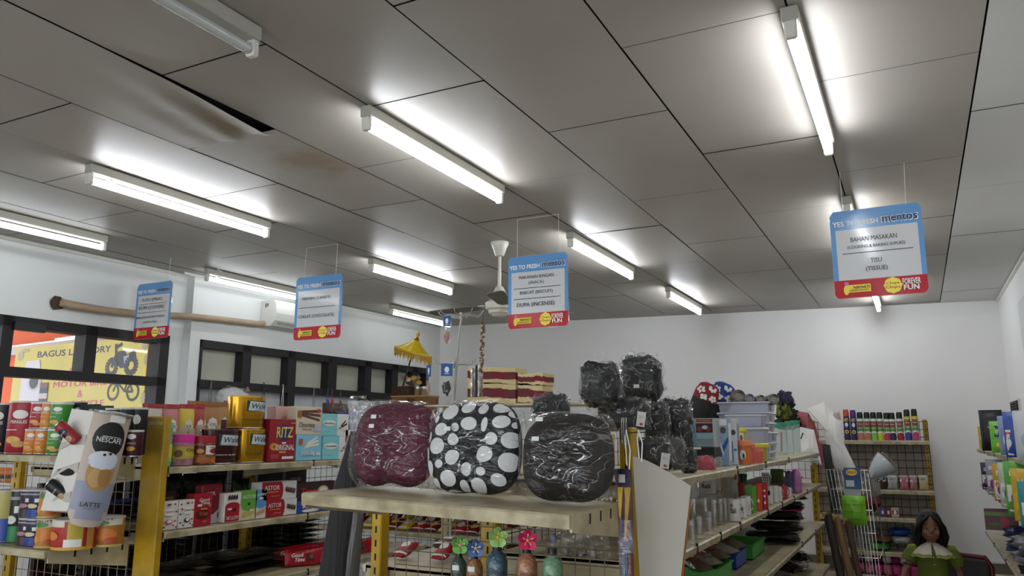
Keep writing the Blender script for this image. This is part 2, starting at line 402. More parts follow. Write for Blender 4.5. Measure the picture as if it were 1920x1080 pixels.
# window 2: opaque upper lights, clear glass under the rail
M_fan = mat('frosted_upper_pane', '#b9b9a8', .6, vary=.05, vscale=2)
M_low = mat('frosted_lower_pane', '#c9cdd0', .5, vary=.08, vscale=2)
wm = bpy.data.objects.new('window_2', None); COL.objects.link(wm); struct(wm, 'long dark framed window with frosted panes')
fr = MB(); s0, s1 = STEP-.11, STEP+.012
z0, z1 = fwall(450, 731).z, fwall(450, 717).z
frame_bar(fr, w2a, w2b, w2top-.07, w2top, s0, s1); frame_bar(fr, w2a, w2b, z0, z1, s0, s1); frame_bar(fr, w2a, w2a+.025, SILL, w2top, s0, s1); frame_bar(fr, w2b-.06, w2b, SILL, w2top, s0, s1)
for pa, pb in ((452, 468), (538, 553), (614, 630), (683, 695), (734, 745), (772, 782)):
    frame_bar(fr, fwall(pa, 700).y, fwall(pb, 700).y, z1, w2top, s0, s1)
for pa, pb in ((538, 551), (683, 695)):
    frame_bar(fr, fwall(pa, 740).y, fwall(pb, 740).y, SILL, z0, s0, s1)
fr.build('window_frame', wm)
g = MB(); frame_bar(g, w2a, w2b, z1-.01, w2top-.02, s0+.01, s0+.02, M_fan); g.build('upper_pane', wm)
g = MB(); frame_bar(g, w2a, w2b, SILL, z0+.01, s0+.01, s0+.02, M_low); g.build('lower_pane', wm)

# faint door outline and small vent high on the right wall
dm = MB().box(.852, .862, 6.05, 7.9, 1.9, 2.72, mat('right_panel_paint', '#d2d4d4', .5)).build('window_3'); struct(dm, 'pale blocked window on the right wall')
v0 = atX(1896, 753, .85)
vt = thing('wall_vent', 'small black square vent low on the right wall above the shelves', 'vent', (.86, v0.y-.35, v0.z-.04))
MB().box(-.02, 0, -.35, .35, -.09, .045, M_white).build('vent_frame', vt)
mb = MB().box(-.024, -.018, -.32, .32, -.07, .03, M_dark)
for k in range(4): mb.box(-.03, -.018, -.32, .32, -.06+k*.024, -.054+k*.024, M_black)
mb.build('vent_slats', vt)

# ------------------------------------------------------------------ outside the first window
M_or = mat('salmon_orange_wall', '#e2683c', .8, vary=.08); M_pink = mat('pinkish_beam', '#c9b4ad', .7)
A0 = Vector((-9.76, 5.6)); B0 = Vector((-7.17, 5.6))
def outp(x, y, back=0.): return hit(x, y, A0, B0, back)
ob = MB(); e = (B0-A0).normalized(); nrm = Vector((-e.y, e.x))
ob.prism([tuple(A0-e*4+nrm*.95), tuple(B0+e*.9+nrm*.25), tuple(B0+e*.9+nrm*.4), tuple(A0-e*4+nrm*1.1)], 0, 3.48, M_or)
o = ob.build('neighbouring_building'); tag(o, 'salmon orange wall of the neighbouring building beyond the window', 'building')
bm = MB(); zb = outp(80, 640).z
bm.prism([(-12.5, 6.35), (-6.6, 5.68), (-6.6, 5.85), (-12.5, 6.55)], zb-.05, zb+.05, M_pink)
bm.prism([(-12.5, 6.33), (-6.6, 5.66), (-6.6, 5.85), (-12.5, 6.55)], zb+.05, zb+.075, M_white)
bm.build('beam', o)
struct(MB().box(-14, -5.95, -3, 14, -.15, -.02, mat('outside_paving', '#77736c', .8)).build('ground'))
# banner
p00 = outp(34, 652); p10 = outp(283, 637); BWd = (Vector((p10.x, p10.y))-Vector((p00.x, p00.y))).length
BH = 1.75
bt = thing('laundry_banner', 'yellow laundry and bicycle rental banner seen through the window', 'banner', (p00.x, p00.y, p00.z-.01-BH), math.atan2(e.y, e.x))
M_by = mat('yellow_banner_vinyl', '#d6c264', .5, vary=.08, vscale=4)
def bfn(u, v, o): return (u*BWd, -o-.02-.01*sin(u*9), v*BH+.02*u*(1))
mb = MB(); n = 24
vs = [bfn(i/n, j, 0) for j in (0, 1) for i in range(n+1)]+[tuple(Vector(bfn(i/n, j, 0))+Vector((0, .006, 0))) for j in (0, 1) for i in range(n+1)]
mb.add(vs, [(i, i+1, n+2+i, n+1+i) for i in range(n)]+[(2*n+2+i, 3*n+3+i, 3*n+4+i, 2*n+3+i) for i in range(n)], M_by); mb.build('banner_sheet', bt, smooth=60)
def px2b(x, y):                                                        # picture point to banner fraction
    p = outp(x, y); return ((Vector((p.x, p.y))-Vector((p00.x, p00.y))).length/BWd, (p.z-(p00.z-.01-BH))/BH)
def br(x0, y0, x1, y1): a = px2b(x0, y0); b = px2b(x1, y1); return (a[0]+b[0])/2, (a[1]+b[1])/2, abs(b[0]-a[0]), abs(b[1]-a[1])
c = br(75, 672, 212, 650); prt = [('t', c[0], c[1], c[2], c[3]*.95, 'BAGUS LAUNDRY', K('#2b1b4a'), .055)]
c = br(103, 728, 205, 713); prt += [('t', c[0], c[1], c[2], c[3], 'MOTOR BIKE', K('#c23a68'), .06)]
c = br(146, 747, 157, 733); prt += [('t', c[0], c[1], c[2], c[3], '&', K('#d0508a'), .03)]
c = br(135, 765, 198, 752); prt += [('t', c[0], c[1], c[2], c[3], 'BICYCLE', K('#c23a68'), .06)]
c = br(132, 705, 176, 688); prt += [('t', c[0], c[1], c[2], c[3]*.8, 'RENT', K('#d0607a'), .03)]
q = []
for px, py, rx, ry in ((43, 668, 5, 8), (52, 658, 8, 3), (276, 650, 5, 9), (262, 645, 7, 3), (277, 678, 2, 10), (272, 750, 3, 12)):
    a = px2b(px, py); b2 = px2b(px+rx, py+ry); q.append(('o', a[0], a[1], abs(b2[0]-a[0]), abs(b2[1]-a[1]), K('#a89a72'), .3))
# washing machine panel at the left of the banner
q.append(('p', [px2b(*k) for k in ((40, 755), (47, 700), (56, 678), (80, 676), (84, 755))], K('#cfc6cf')))
a = px2b(69, 717); b2 = px2b(79, 733); q.append(('o', a[0], a[1], abs(b2[0]-a[0]), abs(b2[1]-a[1]), K('#b9b2b9'))); q.append(('o', a[0], a[1], abs(b2[0]-a[0])*.7, abs(b2[1]-a[1])*.8, K('#24242a')))
a = px2b(86, 740)
for k, cc in enumerate(('#e0dcdc', '#4a3a5a', '#c8b0b0', '#303040', '#7a3a4a')): q.append(('r', a[0]-.03, a[1]-.10+k*.035, a[0]+.03, a[1]-.065+k*.035, K(cc)))
MB().art(bfn, prt+q).build('banner_print', bt)
# printed motorbike and bicycle
def strokes(mb, fn, lines, w, m, asp):
    for (x0, y0), (x1, y1) in lines:
        L = sqrt((x1-x0)**2+((y1-y0)*asp)**2) or 1e-6; nx, ny = -(y1-y0)*asp/L*w, (x1-x0)/L*w/asp
        mb.add([fn(x0+nx, y0+ny, .003), fn(x0-nx, y0-ny, .003), fn(x1-nx, y1-ny, .003), fn(x1+nx, y1+ny, .003)], [(0, 1, 2, 3)], m)
def ringl(cx, cy, r, n=18): return [((cx+r*cos(2*pi*i/n), cy+r*sin(2*pi*i/n)*RA), (cx+r*cos(2*pi*(i+1)/n), cy+r*sin(2*pi*(i+1)/n)*RA)) for i in range(n)]
RA = BWd/BH
mb = MB(); mk = K('#1d1a24')
def B(x, y): return px2b(x, y)
wr = abs(B(226, 735)[0]-B(216, 735)[0])
for cx, cy in ((216, 737), (253, 738)): strokes(mb, bfn, ringl(*B(cx, cy), wr), .006, mk, 1/RA)
for l in (((216, 737), (225, 716)), ((225, 716), (245, 712)), ((225, 720), (238, 737)), ((238, 737), (245, 712)), ((238, 737), (253, 738)), ((245, 714), (253, 738)), ((221, 712), (228, 715)), ((241, 709), (249, 709))):
    strokes(mb, bfn, [(B(*l[0]), B(*l[1]))], .005, mk, 1/RA)
wr = abs(B(224, 690)[0]-B(214, 690)[0])
for cx, cy in ((213, 692), (250, 689)): strokes(mb, bfn, ringl(*B(cx, cy), wr*.9), .014, mk, 1/RA)
for l in (((213, 692), (222, 668)), ((222, 668), (222, 648)), ((222, 655), (234, 648))): strokes(mb, bfn, [(B(*l[0]), B(*l[1]))], .008, mk, 1/RA)
for pts in (((222, 672), (226, 662), (238, 660), (243, 668), (258, 658), (260, 672), (248, 678), (246, 690), (230, 694), (222, 684)), ((236, 672), (247, 668), (244, 684), (238, 690))):
    mb.art(bfn, [('p', [B(*p) for p in pts], mk if pts[0][0] == 222 else K('#9a96a0'))], base=4 if pts[0][0] != 222 else 2)
mb.build('bike_print', bt)
# lamp under the outside beam
p = outp(125, 638)
lt = thing('outside_tube_lamp', 'lit fluorescent tube under the pink beam beyond the window', 'lamp', (p.x, p.y-.02, p.z), -.11)
M_tube = mat('lit_tube', '#ffffff', .4, emit='#eff4fb', es=TUBE_STRENGTH)
M_tube2 = mat('lit_outside_tube', '#ffffff', .4, emit='#f4faff', es=2.0)
MB().box(-.2, .24, -.015, .015, 0, .03, M_tube2).build('lamp_tube', lt)
MB().box(.24, .29, -.02, .1, -.01, .05, M_white).build('lamp_holder', lt)

# ------------------------------------------------------------------ ceiling lamps
M_unlit = mat('unlit_tube_glass', '#b9bdb9', .15, spec=.6)
M_batten = mat('lamp_batten_enamel', '#a9a79d', .4)
def tube_lamp(x, y0, y1, label, lit=True, rz=0., grp=True, sx=0., tb=None):
    L = y1-y0
    t = thing('fluorescent_lamp', label, 'lamp', (x, y0, ZC-.003), rz, 'fluorescent tube lamps on the ceiling' if grp else None)
    MB().bbox(-.028, .028, 0, L, -.052, 0, M_batten, .005).build('lamp_batten', t)
    tb = tb or (M_tube if lit else M_unlit)
    MB().tube([(sx, .035, -.088), (sx, L-.035, -.088)], .019, tb, 14).build('lamp_tube', t, smooth=50)
    for yy in (.0, L-.03): MB().bbox(sx-.02, sx+.02, yy, yy+.03, -.112, -.05, M_white, .006).build('lamp_holder', t)
    MB().tube([(.0, .12, -.06), (.0, .16, -.072)], .012, M_white, 8).build('starter', t)
    return t
def ceilat(x, y): return atZ(x, y, ZC-.06)
LMP = [((1478, 40), (1555, 272), 'lit ceiling lamp nearest the right wall, in front of the baking sign'),
       ((692, 218), (930, 366), 'lit ceiling lamp in the middle, between stained board and snack sign'),
       ((178, 322), (490, 434), 'lit ceiling lamp above the coffee sign, left of the stained board'),
       ((-190, 352), (170, 462), 'lit ceiling lamp at the top of the left wall, cut by the frame'),
       ((696, 496), (843, 543), 'lit ceiling lamp between the candy sign and the ceiling fan'),
       ((1072, 448), (1181, 514), 'lit ceiling lamp just right of the snack sign'),
       ((405, 512), (590, 566), 'lit ceiling lamp above the air conditioner'),
       ((1252, 548), (1311, 581), 'lit ceiling lamp farthest down the middle, small in view'),
       ((736, 580), (832, 605), 'lit ceiling lamp above the yellow umbrella'),
       ((1589, 384), (1622, 500), 'lit ceiling lamp behind the baking supplies sign'),
       ((1634, 540), (1645, 562), 'lit ceiling lamp peeking out under the baking supplies sign')]
for a, b, lab in LMP:
    A_ = ceilat(*a); B_ = ceilat(*b); x = (A_.x+B_.x)/2
    tube_lamp(x, A_.y, A_.y+min(1.45, max(1.25, B_.y-A_.y)), lab, tb=mat('dimmed_lit_tube', '#ffffff', .4, emit='#eef6fb', es=TUBE_STRENGTH*.26) if 'conditioner' in lab or 'umbrella' in lab or 'cut by the frame' in lab else None)  # tubes by the left wall dimmed so the wall does not burn out
A_ = ceilat(484, 82); tube_lamp(A_.x-.01, A_.y-1.3, A_.y, 'unlit grey ceiling lamp at the top left of the view', False)
# wiring that hangs along the lamp over the air conditioner
p = [atZ(x, y, ZC-.01) for x, y in ((404, 505), (440, 520), (500, 534), (552, 547))]
tag(MB().tube([(q.x, q.y+.02, ZC-.006-.03*k) for k, q in zip((0, .6, .7, .2), p)], .006, M_white).build('ceiling_cable'), 'slack white cable along the ceiling lamp over the air conditioner', 'cable')

for x, y0, lab in ((-.28, .12, 'lit ceiling lamp above the doorway aisle'), (-3.9, .12, 'lit ceiling lamp above the near end of the left aisle'), (-2.05, -2.2, 'lit ceiling lamp in the middle near the shop opening'), (-3.9, -2.2, 'lit ceiling lamp left of the middle one near the shop opening'), (-.28, -2.2, 'lit ceiling lamp right of the middle one near the shop opening')):  # unseen lamps added behind the camera to brighten the near side
    tube_lamp(x, y0, y0+1.3, lab, tb=mat('dimmed_tube', '#ffffff', .4, emit='#eff4fb', es=TUBE_STRENGTH*.35) if y0 > 0 else None)  # the nearer row is dimmed to hold the ceiling darker
cn = MB().box(-13, -6.05, -2.5, 10, 3.5, 3.56, mat('canopy_sheet', '#9a948c', .7)).box(-6.05, -5.95, -2.5, 10, 3.5, 3.56, M_white)  # canopy added to keep sky light off the banner
tag(cn.build('outside_shade_canopy'), 'grey canopy roof over the alley beyond the left window', 'canopy')
# ================================================================== hanging signs
M_blue = mat('sign_blue', '#5f93c8', .18, spec=.6); M_red = mat('sign_red', '#b3202c', .15, spec=.6); M_sheet = mat('sign_paper', '#c8c8ca', .12, spec=.6)
M_navy = K('#14184a'); M_wht = K('#e9e9e6'); M_ink = K('#1d1d20'); M_yel = K('#e8cf3c'); M_clear = film('acrylic_edge', gloss=.05, rough=.05, bump=0, haze=.15)
def rrect(w, h, r, n=6):
    pts = []
    for cx, cz, a0 in ((w/2-r, r, -90), (w/2-r, h-r, 0), (-w/2+r, h-r, 90), (-w/2+r, r, 180)):
        for k in range(n+1):
            a = radians(a0+90*k/n); pts.append((cx+r*cos(a), cz+r*sin(a)))
    return pts
def hang_sign(corners, Y, lines, label, strx, tilt=0., yaw=0., cross=True):
    tl, tr_, br_, bl = [atY(x, y, Y) for x, y in corners]
    w = ((tr_.x-tl.x)+(br_.x-bl.x))/2; h = ((tl.z-bl.z)+(tr_.z-br_.z))/2
    cx = (tl.x+tr_.x+bl.x+br_.x)/4; zb = (bl.z+br_.z)/2
    t = thing('aisle_sign', label, 'sign', (cx, Y, zb), yaw, 'aisle signs hanging from the ceiling')
    P = [(x, z) for x, z in rrect(w, h, .035)]
    R = Matrix.Rotation(pi/2, 4, 'X')                                  # polygon xy -> xz, extruded along -y
    mb = MB(); mb.prism(P, -.003, .003, M_clear, R); mb.build('acrylic_panel', t)
    def zone(z0, z1, m, dy):                                           # slice of the rounded outline
        n = 14; vs = []; fs = []
        def half(z):
            r = .033; hw = w/2-.002
            d = r-z if z < r else (z-(h-r) if z > h-r else 0)
            return hw-(r-sqrt(max(0, r*r-min(d, r)**2)))
        zs = [z0+(z1-z0)*i/n for i in range(n+1)]
        for z in zs: vs += [(-half(z), dy, z), (half(z), dy, z)]
        fs = [(2*i, 2*i+1, 2*i+3, 2*i+2) for i in range(n)]
        mb.add(vs, fs, m)
    mb = MB(); zone(.003, h*.205, M_red, -.0045); zone(h*.205, h-.003, M_blue, -.0045)
    F = lambda u, v, o: ((u-.5)*w, -.0045-o, v*h)
    it = [('r', .06, .205, .945, .775, M_sheet)]
    it += [('t', .285, .845, .50, .055, 'YES TO FRESH', M_wht, .09), ('t', .765, .853, .385, .083, 'mentos', M_wht, .09), ('t', .765, .853, .37, .07, 'mentos', M_navy, .05)]
    for l in lines: it.append(l)
    it += [('r', .13, .065, .40, .148, M_yel), ('o', .135, .095, .03, .055, M_yel), ('o', .14, .165, .026, .02, K('#c46a96')), ('t', .30, .118, .17, .03, 'NIKMATI', M_ink, .06), ('t', .275, .085, .21, .02, 'KESERUANMU', K('#7a1420'), .03),
           ('o', .635, .11, .095, .088, M_yel, .06), ('o', .635, .11, .086, .078, K('#f0da55'), .06), ('t', .635, .132, .14, .036, 'Chupa', K('#9c1f1c'), .02, 0, .2), ('t', .632, .088, .15, .04, 'Chups', K('#9c1f1c'), .02, 0, .2),
           ('t', .83, .142, .185, .062, 'FOREVER', M_wht, .05), ('t', .825, .077, .155, .052, 'FUN', M_wht, .08)]
    mb.art(F, it); mb.build('printed_face', t)
    # strings up to the ceiling
    mb = MB(); ends = []
    for (px, py), u in zip(strx, (.16, .84)):
        q = atZ(px, py, ZC-.008); a = Vector(((u-.5)*w, 0, h-.02)); b = Vector((q.x-cx, 0, ZC-.008-zb))
        b.x = a.x*.6+b.x*.4; ends.append(b); mb.tube([a, b], .0012, M_string, 5)
    if cross: mb.tube([ends[0], ends[1]], .0012, M_string, 5)
    mb.build('hanging_string', t)
    return t
LN = lambda v: ('r', .10, v, .88, v+.006, M_ink)
hang_sign([(1556, 395), (1728, 381), (1742, 552), (1563, 560)], 4.37,
          [('t', .47, .655, .50, .052, 'BAHAN MASAKAN', M_ink, .02), ('t', .49, .565, .62, .045, '(COOKING & BAKING SUPLIES)', M_ink, .015), ('r', .12, .498, .88, .505, M_ink), ('t', .48, .405, .12, .05, 'TISU', M_ink, .02), ('t', .48, .31, .23, .06, '(TISSUE)', M_ink, .02)],
          'large blue and red sign for cooking and baking supplies and tissue', [(1573, 320), (1702, 300)], yaw=-.02, cross=False)
hang_sign([(951, 485), (1062, 470), (1070, 608), (955, 621)], 4.44,
          [('t', .48, .70, .58, .045, 'MAKANAN RINGAN', M_ink, .02), ('t', .48, .615, .25, .055, '(SNACK)', M_ink, .02), ('r', .10, .545, .88, .552, M_ink), ('t', .48, .48, .54, .055, 'BISKUIT (BISCUIT)', M_ink, .015), ('r', .10, .40, .88, .407, M_ink), ('t', .47, .315, .62, .07, 'DUPA (INCENSE)', M_ink, .02)],
          'blue and red sign for snack, biscuit and incense beside the ceiling fan', [(963, 409), (1049, 401)])
hang_sign([(556, 520), (643, 513), (640, 635), (551, 638)], 4.43,
          [('t', .46, .64, .60, .06, 'PERMEN (CANDY)', M_ink, .015), ('r', .10, .50, .86, .508, M_ink), ('t', .47, .36, .76, .065, 'COKLAT (CHOCOLATE)', M_ink, .015)],
          'blue and red sign for candy and chocolate in front of the air conditioner', [(571, 463), (634, 457)])
hang_sign([(259, 533), (325, 526), (317, 633), (250, 637)], 4.19,
          [('t', .46, .69, .58, .065, 'SUSU (MILK)', M_ink, .015), ('r', .08, .615, .88, .622, M_ink), ('t', .46, .545, .70, .075, 'KOPI (COFFEE)', M_ink, .02), ('r', .08, .465, .88, .472, M_ink), ('t', .46, .385, .80, .035, 'PERALATAN RUMAH TANGGA', M_ink, .02), ('t', .46, .29, .38, .045, '(HOME CARE)', M_ink, .0)],
          'blue and red sign for milk, coffee and home care by the left window', [(272, 490), (320, 482)], cross=False)

# ================================================================== ceiling fan
fc = ceilat(937, 459); FY = 5.1
fc = atZ(937, 457, ZC-.01)
ft = thing('ceiling_fan', 'cream ceiling fan with a bell canopy beside the snack sign', 'fan', (fc.x, fc.y, ZC))
M_fan_ = mat('fan_cream_enamel', '#cfccbf', .28, spec=.6)
zt = atY(931, 538, fc.y).z-ZC; zm = atY(931, 588, fc.y).z-ZC
MB().lathe([(.001, 0), (.066, 0), (.068, -.012), (.05, -.05), (.04, -.085), (.03, -.105), (.001, -.11)][::-1], M_fan_, 24).build('canopy', ft, smooth=50)
MB().cyl(.0115, zt, -.1, M_fan_, 12).build('down_rod', ft, smooth=50)
MB().lathe([(.001, zm-.02), (.05, zm-.02), (.06, zm-.008), (.078, zm), (.082, zm+.02), (.10, zm+.03), (.105, zm+.075), (.085, zm+.09), (.06, zm+.11), (.045, zm+.16), (.025, zt), (.001, zt+.005)], M_fan_, 28).build('motor_housing', ft, smooth=40)
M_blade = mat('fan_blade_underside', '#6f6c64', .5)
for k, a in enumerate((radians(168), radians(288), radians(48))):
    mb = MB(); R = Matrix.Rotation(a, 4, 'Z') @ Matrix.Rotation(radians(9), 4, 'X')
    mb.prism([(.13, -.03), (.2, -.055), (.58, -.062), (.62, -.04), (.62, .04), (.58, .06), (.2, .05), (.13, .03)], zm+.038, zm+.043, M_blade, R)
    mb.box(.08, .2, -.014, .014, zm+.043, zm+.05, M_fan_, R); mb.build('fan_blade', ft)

# ================================================================== air conditioner and its pipe
ac0 = fwall(517, 615); ac1 = fwall(517, 568)
acL = 0.85; acd = .2
p = hit(519, 612, LW0+Vector((STEP+acd, 0)), LW1+Vector((STEP+acd, 0))); q = hit(519, 570, LW0+Vector((STEP+.1, 0)), LW1+Vector((STEP+.1, 0)))
AY, AZ, AH = p.y-.02, p.z+.01, .25
wa = math.atan2(LW1.y-LW0.y, LW1.x-LW0.x)
t = thing('air_conditioner', 'white wall air conditioner half hidden by the candy sign', 'air conditioner', (lx(AY)+STEP+.002, AY, AZ), wa-pi/2)
prof = [(0, 0), (.14, -.0), (.19, .05), (.205, .12), (.2, .22), (.17, AH), (0, AH)]
Rm = Matrix(((1, 0, 0, 0), (0, 0, 1, 0), (0, 1, 0, 0), (0, 0, 0, 1)))
MB().prism(prof, 0, acL, mat('aircon_plastic', '#dcdcd4', .3), Rm).build('casing', t)
mb = MB()
for k in range(3): mb.box(.10+k*.03, .125+k*.03, .06, acL-.06, -.004+k*.015, .008+k*.015, mat('aircon_louvre', '#8c8c88', .4))
mb.build('louvre', t)
MB().box(.06, .07, -.003, 0, AH-.07, AH-.03, M_dark).box(.085, .095, -.003, 0, AH-.06, AH-.03, M_dark).build('side_clip', t)
pts = [(108, 568), (125, 573), (190, 583), (255, 590), (350, 594), (410, 600), (475, 608), (549, 606)]
pl = []
for x, y in pts:
    q = (lwall(x, y) if x < 350 else fwall(x, y)); pl.append((q.x+.05, q.y, q.z))
M_pipe = mat('wrapped_pipe_tape', '#b59d83', .6, bump=.3, bscale=30, vary=.15)
o = MB().tube(pl, [.03, .033, .03, .03, .029, .029, .03, .028], M_pipe, 10).build('wrapped_pipe', smooth=50); tag(o, 'tan tape wrapped coolant pipe running along the left wall', 'pipe')
q = lwall(111, 569); tag(MB().ell((q.x+.012, q.y-.02, q.z), (.014, .06, .05), mat('wall_hole_dark', '#4a3b30', .9), 12, 8, nz=.3).build('wall_hole'), 'rough hole in the left wall where the tan pipe ends', 'hole')

# ================================================================== shop gondolas
def wire_panel(mb, o, u, v, nu, nv, m, r=.0016, step=.05):
    """welded mesh in the plane spanned by u and v"""
    o, u, v = Vector(o), Vector(u), Vector(v); a = int(u.length/step); b = int(v.length/step)
    for i in range(a+1): mb.tube([o+u*(i/a), o+u*(i/a)+v], r, m, 4)
    for j in range(b+1): mb.tube([o+v*(j/b), o+v*(j/b)+u], r, m, 4)
def slot_post(mb, x0, x1, y0, y1, z0, z1, slots='-y', m=None):
    mb.bbox(x0, x1, y0, y1, z0, z1, m or M_yellow, .004)
    z = z0+.05; c = (x0+x1)/2; cy = (y0+y1)/2
    while z < z1-.05:
        if slots == '-y': mb.box(c-.003, c+.003, y0-.0015, y0, z, z+.022, M_dark)
        if slots == '+x': mb.box(x1, x1+.0015, cy-.003, cy+.003, z, z+.022, M_dark)
        z += .045
def shelf_board(parent, x0, x1, y0, y1, z, front, seams=(), lip=.028, bracket=True):
    """one shelf: deck, rolled front rail towards `front` ('+x', '-x' or '-y'), end brackets"""
    s = MB().box(x0, x1, y0, y1, z-.014, z-.0025, M_cream)
    o = s.build('shelf', parent)
    l = MB()
    if front == '-y':
        l.prism([(y0-.012, z-lip), (y0-.016, z-.006), (y0-.010, z-.001), (y0+.004, z-.0015), (y0+.004, z-lip)], x0, x1, M_lip, Matrix(((0, 0, 1, 0), (1, 0, 0, 0), (0, 1, 0, 0), (0, 0, 0, 1))))
    elif front == '+x':
        l.prism([(x1+.012, z-lip), (x1+.016, z-.006), (x1+.010, z-.001), (x1-.004, z-.0015), (x1-.004, z-lip)][::-1], y0, y1, M_lip, Rm)
    else:
        l.prism([(x0-.012, z-lip), (x0-.016, z-.006), (x0-.010, z-.001), (x0+.004, z-.0015), (x0+.004, z-lip)], y0, y1, M_lip, Rm)
    for sy in seams:
        if front == '+x': l.box(x1+.010, x1+.0175, sy-.003, sy+.003, z-lip, z+.005, M_dark)
        elif front == '-x': l.box(x0-.0175, x0-.010, sy-.003, sy+.003, z-lip, z+.005, M_dark)
        else: l.box(sy-.003, sy+.003, y0-.0175, y0-.010, z-lip, z+.005, M_dark)
    l.build('shelf_rail', o)
    if bracket:
        b = MB()
        if front == '-y':
            for xx in (x0, x1-.004):
                b.prism([(y0, z-.0005), (y0, z-.045), (y1, z-.10), (y1, z-.0005)], xx-(.0015 if xx == x0 else 0), xx+.004+(0 if xx == x0 else .0015), M_cream, Matrix(((0, 0, 1, 0), (1, 0, 0, 0), (0, 1, 0, 0), (0, 0, 0, 1))))
                e = -.0027 if xx == x0 else .0057
                for k in range(4):
                    yy = y0+(y1-y0)*(.3+.2*k); b.box(xx+e, xx+e+.001, yy, yy+.008, z-.035, z-.008, M_dark)
        else:
            xa, xb = (x1, x0) if front == '+x' else (x0, x1)
            ys = [y0, y1-.004]+[s_-.002 for s_ in seams]
            for yy in ys: b.add([(xa, yy, z-.005), (xa, yy, z-.04), (xb, yy, z-.09), (xb, yy, z-.005), (xa, yy+.004, z-.005), (xa, yy+.004, z-.04), (xb, yy+.004, z-.09), (xb, yy+.004, z-.005)], [(0, 1, 2, 3), (7, 6, 5, 4), (0, 4, 5, 1), (1, 5, 6, 2), (2, 6, 7, 3), (3, 7, 4, 0)], M_cream)
        b.build('bracket', o)
    return o
# --- left gondola (sweets and biscuits): front edge x=-2.75
GX = -2.75; ZL1, ZL2, ZL3, ZL4 = CZ-.135, CZ-.392, CZ-.655, CZ-.96
g1 = thing('left_shelving_unit', 'yellow posted double sided shelving of biscuits and wafers, left aisle', 'shelving', (0, 0, 0)); g1.name = 'shelving_unit'
SPX = -3.24
ys = atX(584, 870, GX).y; ys2 = atX(572, 980, GX).y
for z, sx in ((ZL1, GX), (ZL2, GX+.0), (ZL3, GX+.02), (ZL4, GX+.05)):
    shelf_board(g1, SPX+.03, sx, 2.27, 4.15, z, '+x', seams=(ys if z == ZL1 else ys2,))
for z in (CZ-.15, CZ-.40, CZ-.66, CZ-.98): shelf_board(g1, SPX-.42, SPX-.03, 2.27, 4.15, z, '-x')
mb = MB(); slot_post(mb, SPX-.025, SPX+.025, 3.17, 3.22, .05, CZ+.0, '+x'); mb.build('post', g1)
mb = MB(); slot_post(mb, SPX-.025, SPX+.025, 4.10, 4.15, .05, CZ+.0, '+x'); mb.build('post', g1)
mb = MB(); wire_panel(mb, (SPX, 2.29, .2), (0, 1.84, 0), (0, 0, CZ-.2), 0, 0, M_wired); mb.build('wire_mesh', g1)
MB().box(SPX-.012, SPX+.012, 2.27, 4.15, CZ-.012, CZ+.008, M_cream).build('top_rail', g1)
# its broad end post
pa = atY(272, 781, 2.23); pb = atY(310, 781, 2.23)
mb = MB(); mb.bbox(pa.x, pb.x, 2.23, 2.265, .0, pa.z, M_yellow, .004)
for k in range(1): mb.box(pa.x+.03, pb.x-.012, 2.2285, 2.2315, pa.z-.035, pa.z-.022, mat('post_slot_pale', '#b7a566', .5))
mb.build('end_post', g1)
MB().box(SPX-.42, GX, 2.27, 4.15, .0, .12, M_cream).build('base_plinth', g1)
# end bay facing the door
e1 = thing('end_bay', 'yellow posted end bay with crisp tubes and canned fruit', 'shelving', (0, 0, 0)); e1.name = 'end_shelving_bay'
EX1 = -2.90; EX0 = -3.95; ZE1, ZE2 = CZ-.090, CZ-.427
shelf_board(e1, EX0, EX1, 2.05, 2.22, ZE1, '-y'); shelf_board(e1, EX0, EX1+.01, 1.885, 2.22, ZE2, '-y'); shelf_board(e1, EX0, EX1, 1.87, 2.22, CZ-.85, '-y')
mb = MB(); wire_panel(mb, (EX0, 2.225, .2), (EX1-EX0, 0, 0), (0, 0, ZE1-.2), 0, 0, M_wire); mb.build('wire_mesh', e1)
for xx in (atY(22, 950, 2.2).x,): mb = MB(); slot_post(mb, xx-.03, xx+.02, 2.205, 2.245, 0, CZ-.0, '-y'); mb.build('post', e1)
MB().box(EX0, EX1, 1.87, 2.22, 0, .12, M_cream).build('base_plinth', e1)
# --- central gondola (household goods): front edge x=-.72
HX = -.72; ZR1, ZR2, ZR3, ZR4 = CZ-.140, CZ-.372, CZ-.657, CZ-.97; HS = -1.27; YE = 6.65
g2 = thing('shelving_unit', 'long yellow posted shelving of mugs, bags and plastic boxes, centre aisle', 'shelving', (0, 0, 0))
sm = lambda z, pts: [atX(x, y, HX).y for x, y in pts]
shelf_board(g2, HS+.03, HX, 2.32, YE, ZR1, '+x', seams=sm(0, [(1377, 887), (1431, 878), (1475, 868)]))
shelf_board(g2, HS+.03, HX, 2.32, YE, ZR2, '+x', seams=sm(0, [(1300, 1035), (1345, 1012), (1382, 990), (1435, 962), (1462, 950), (1485, 938), (1510, 925)]))
shelf_board(g2, HS+.03, HX+.01, 2.32, YE, ZR3, '+x', seams=sm(0, [(1497, 1025), (1523, 1005)]))
shelf_board(g2, HS+.03, HX+.02, 2.32, YE, ZR4, '+x')
for z in (CZ-.45, CZ-.75, CZ-1.05): shelf_board(g2, HS-.5, HS-.03, 2.32, YE, z, '-x')
shelf_board(g2, HS-.45, HS-.03, 2.6, YE, CZ-.14, '-x')
for yy in (2.3, 3.4, 4.5, 5.6):
    mb = MB(); slot_post(mb, HS-.028, HS+.028, yy, yy+.05, 0, CZ+.0, '-y'); mb.build('post', g2)
mb = MB(); slot_post(mb, HX-.06, HX-.02, YE, YE+.04, 0, atY(1540, 872, YE+.02).z, '-y'); mb.build('post', g2)
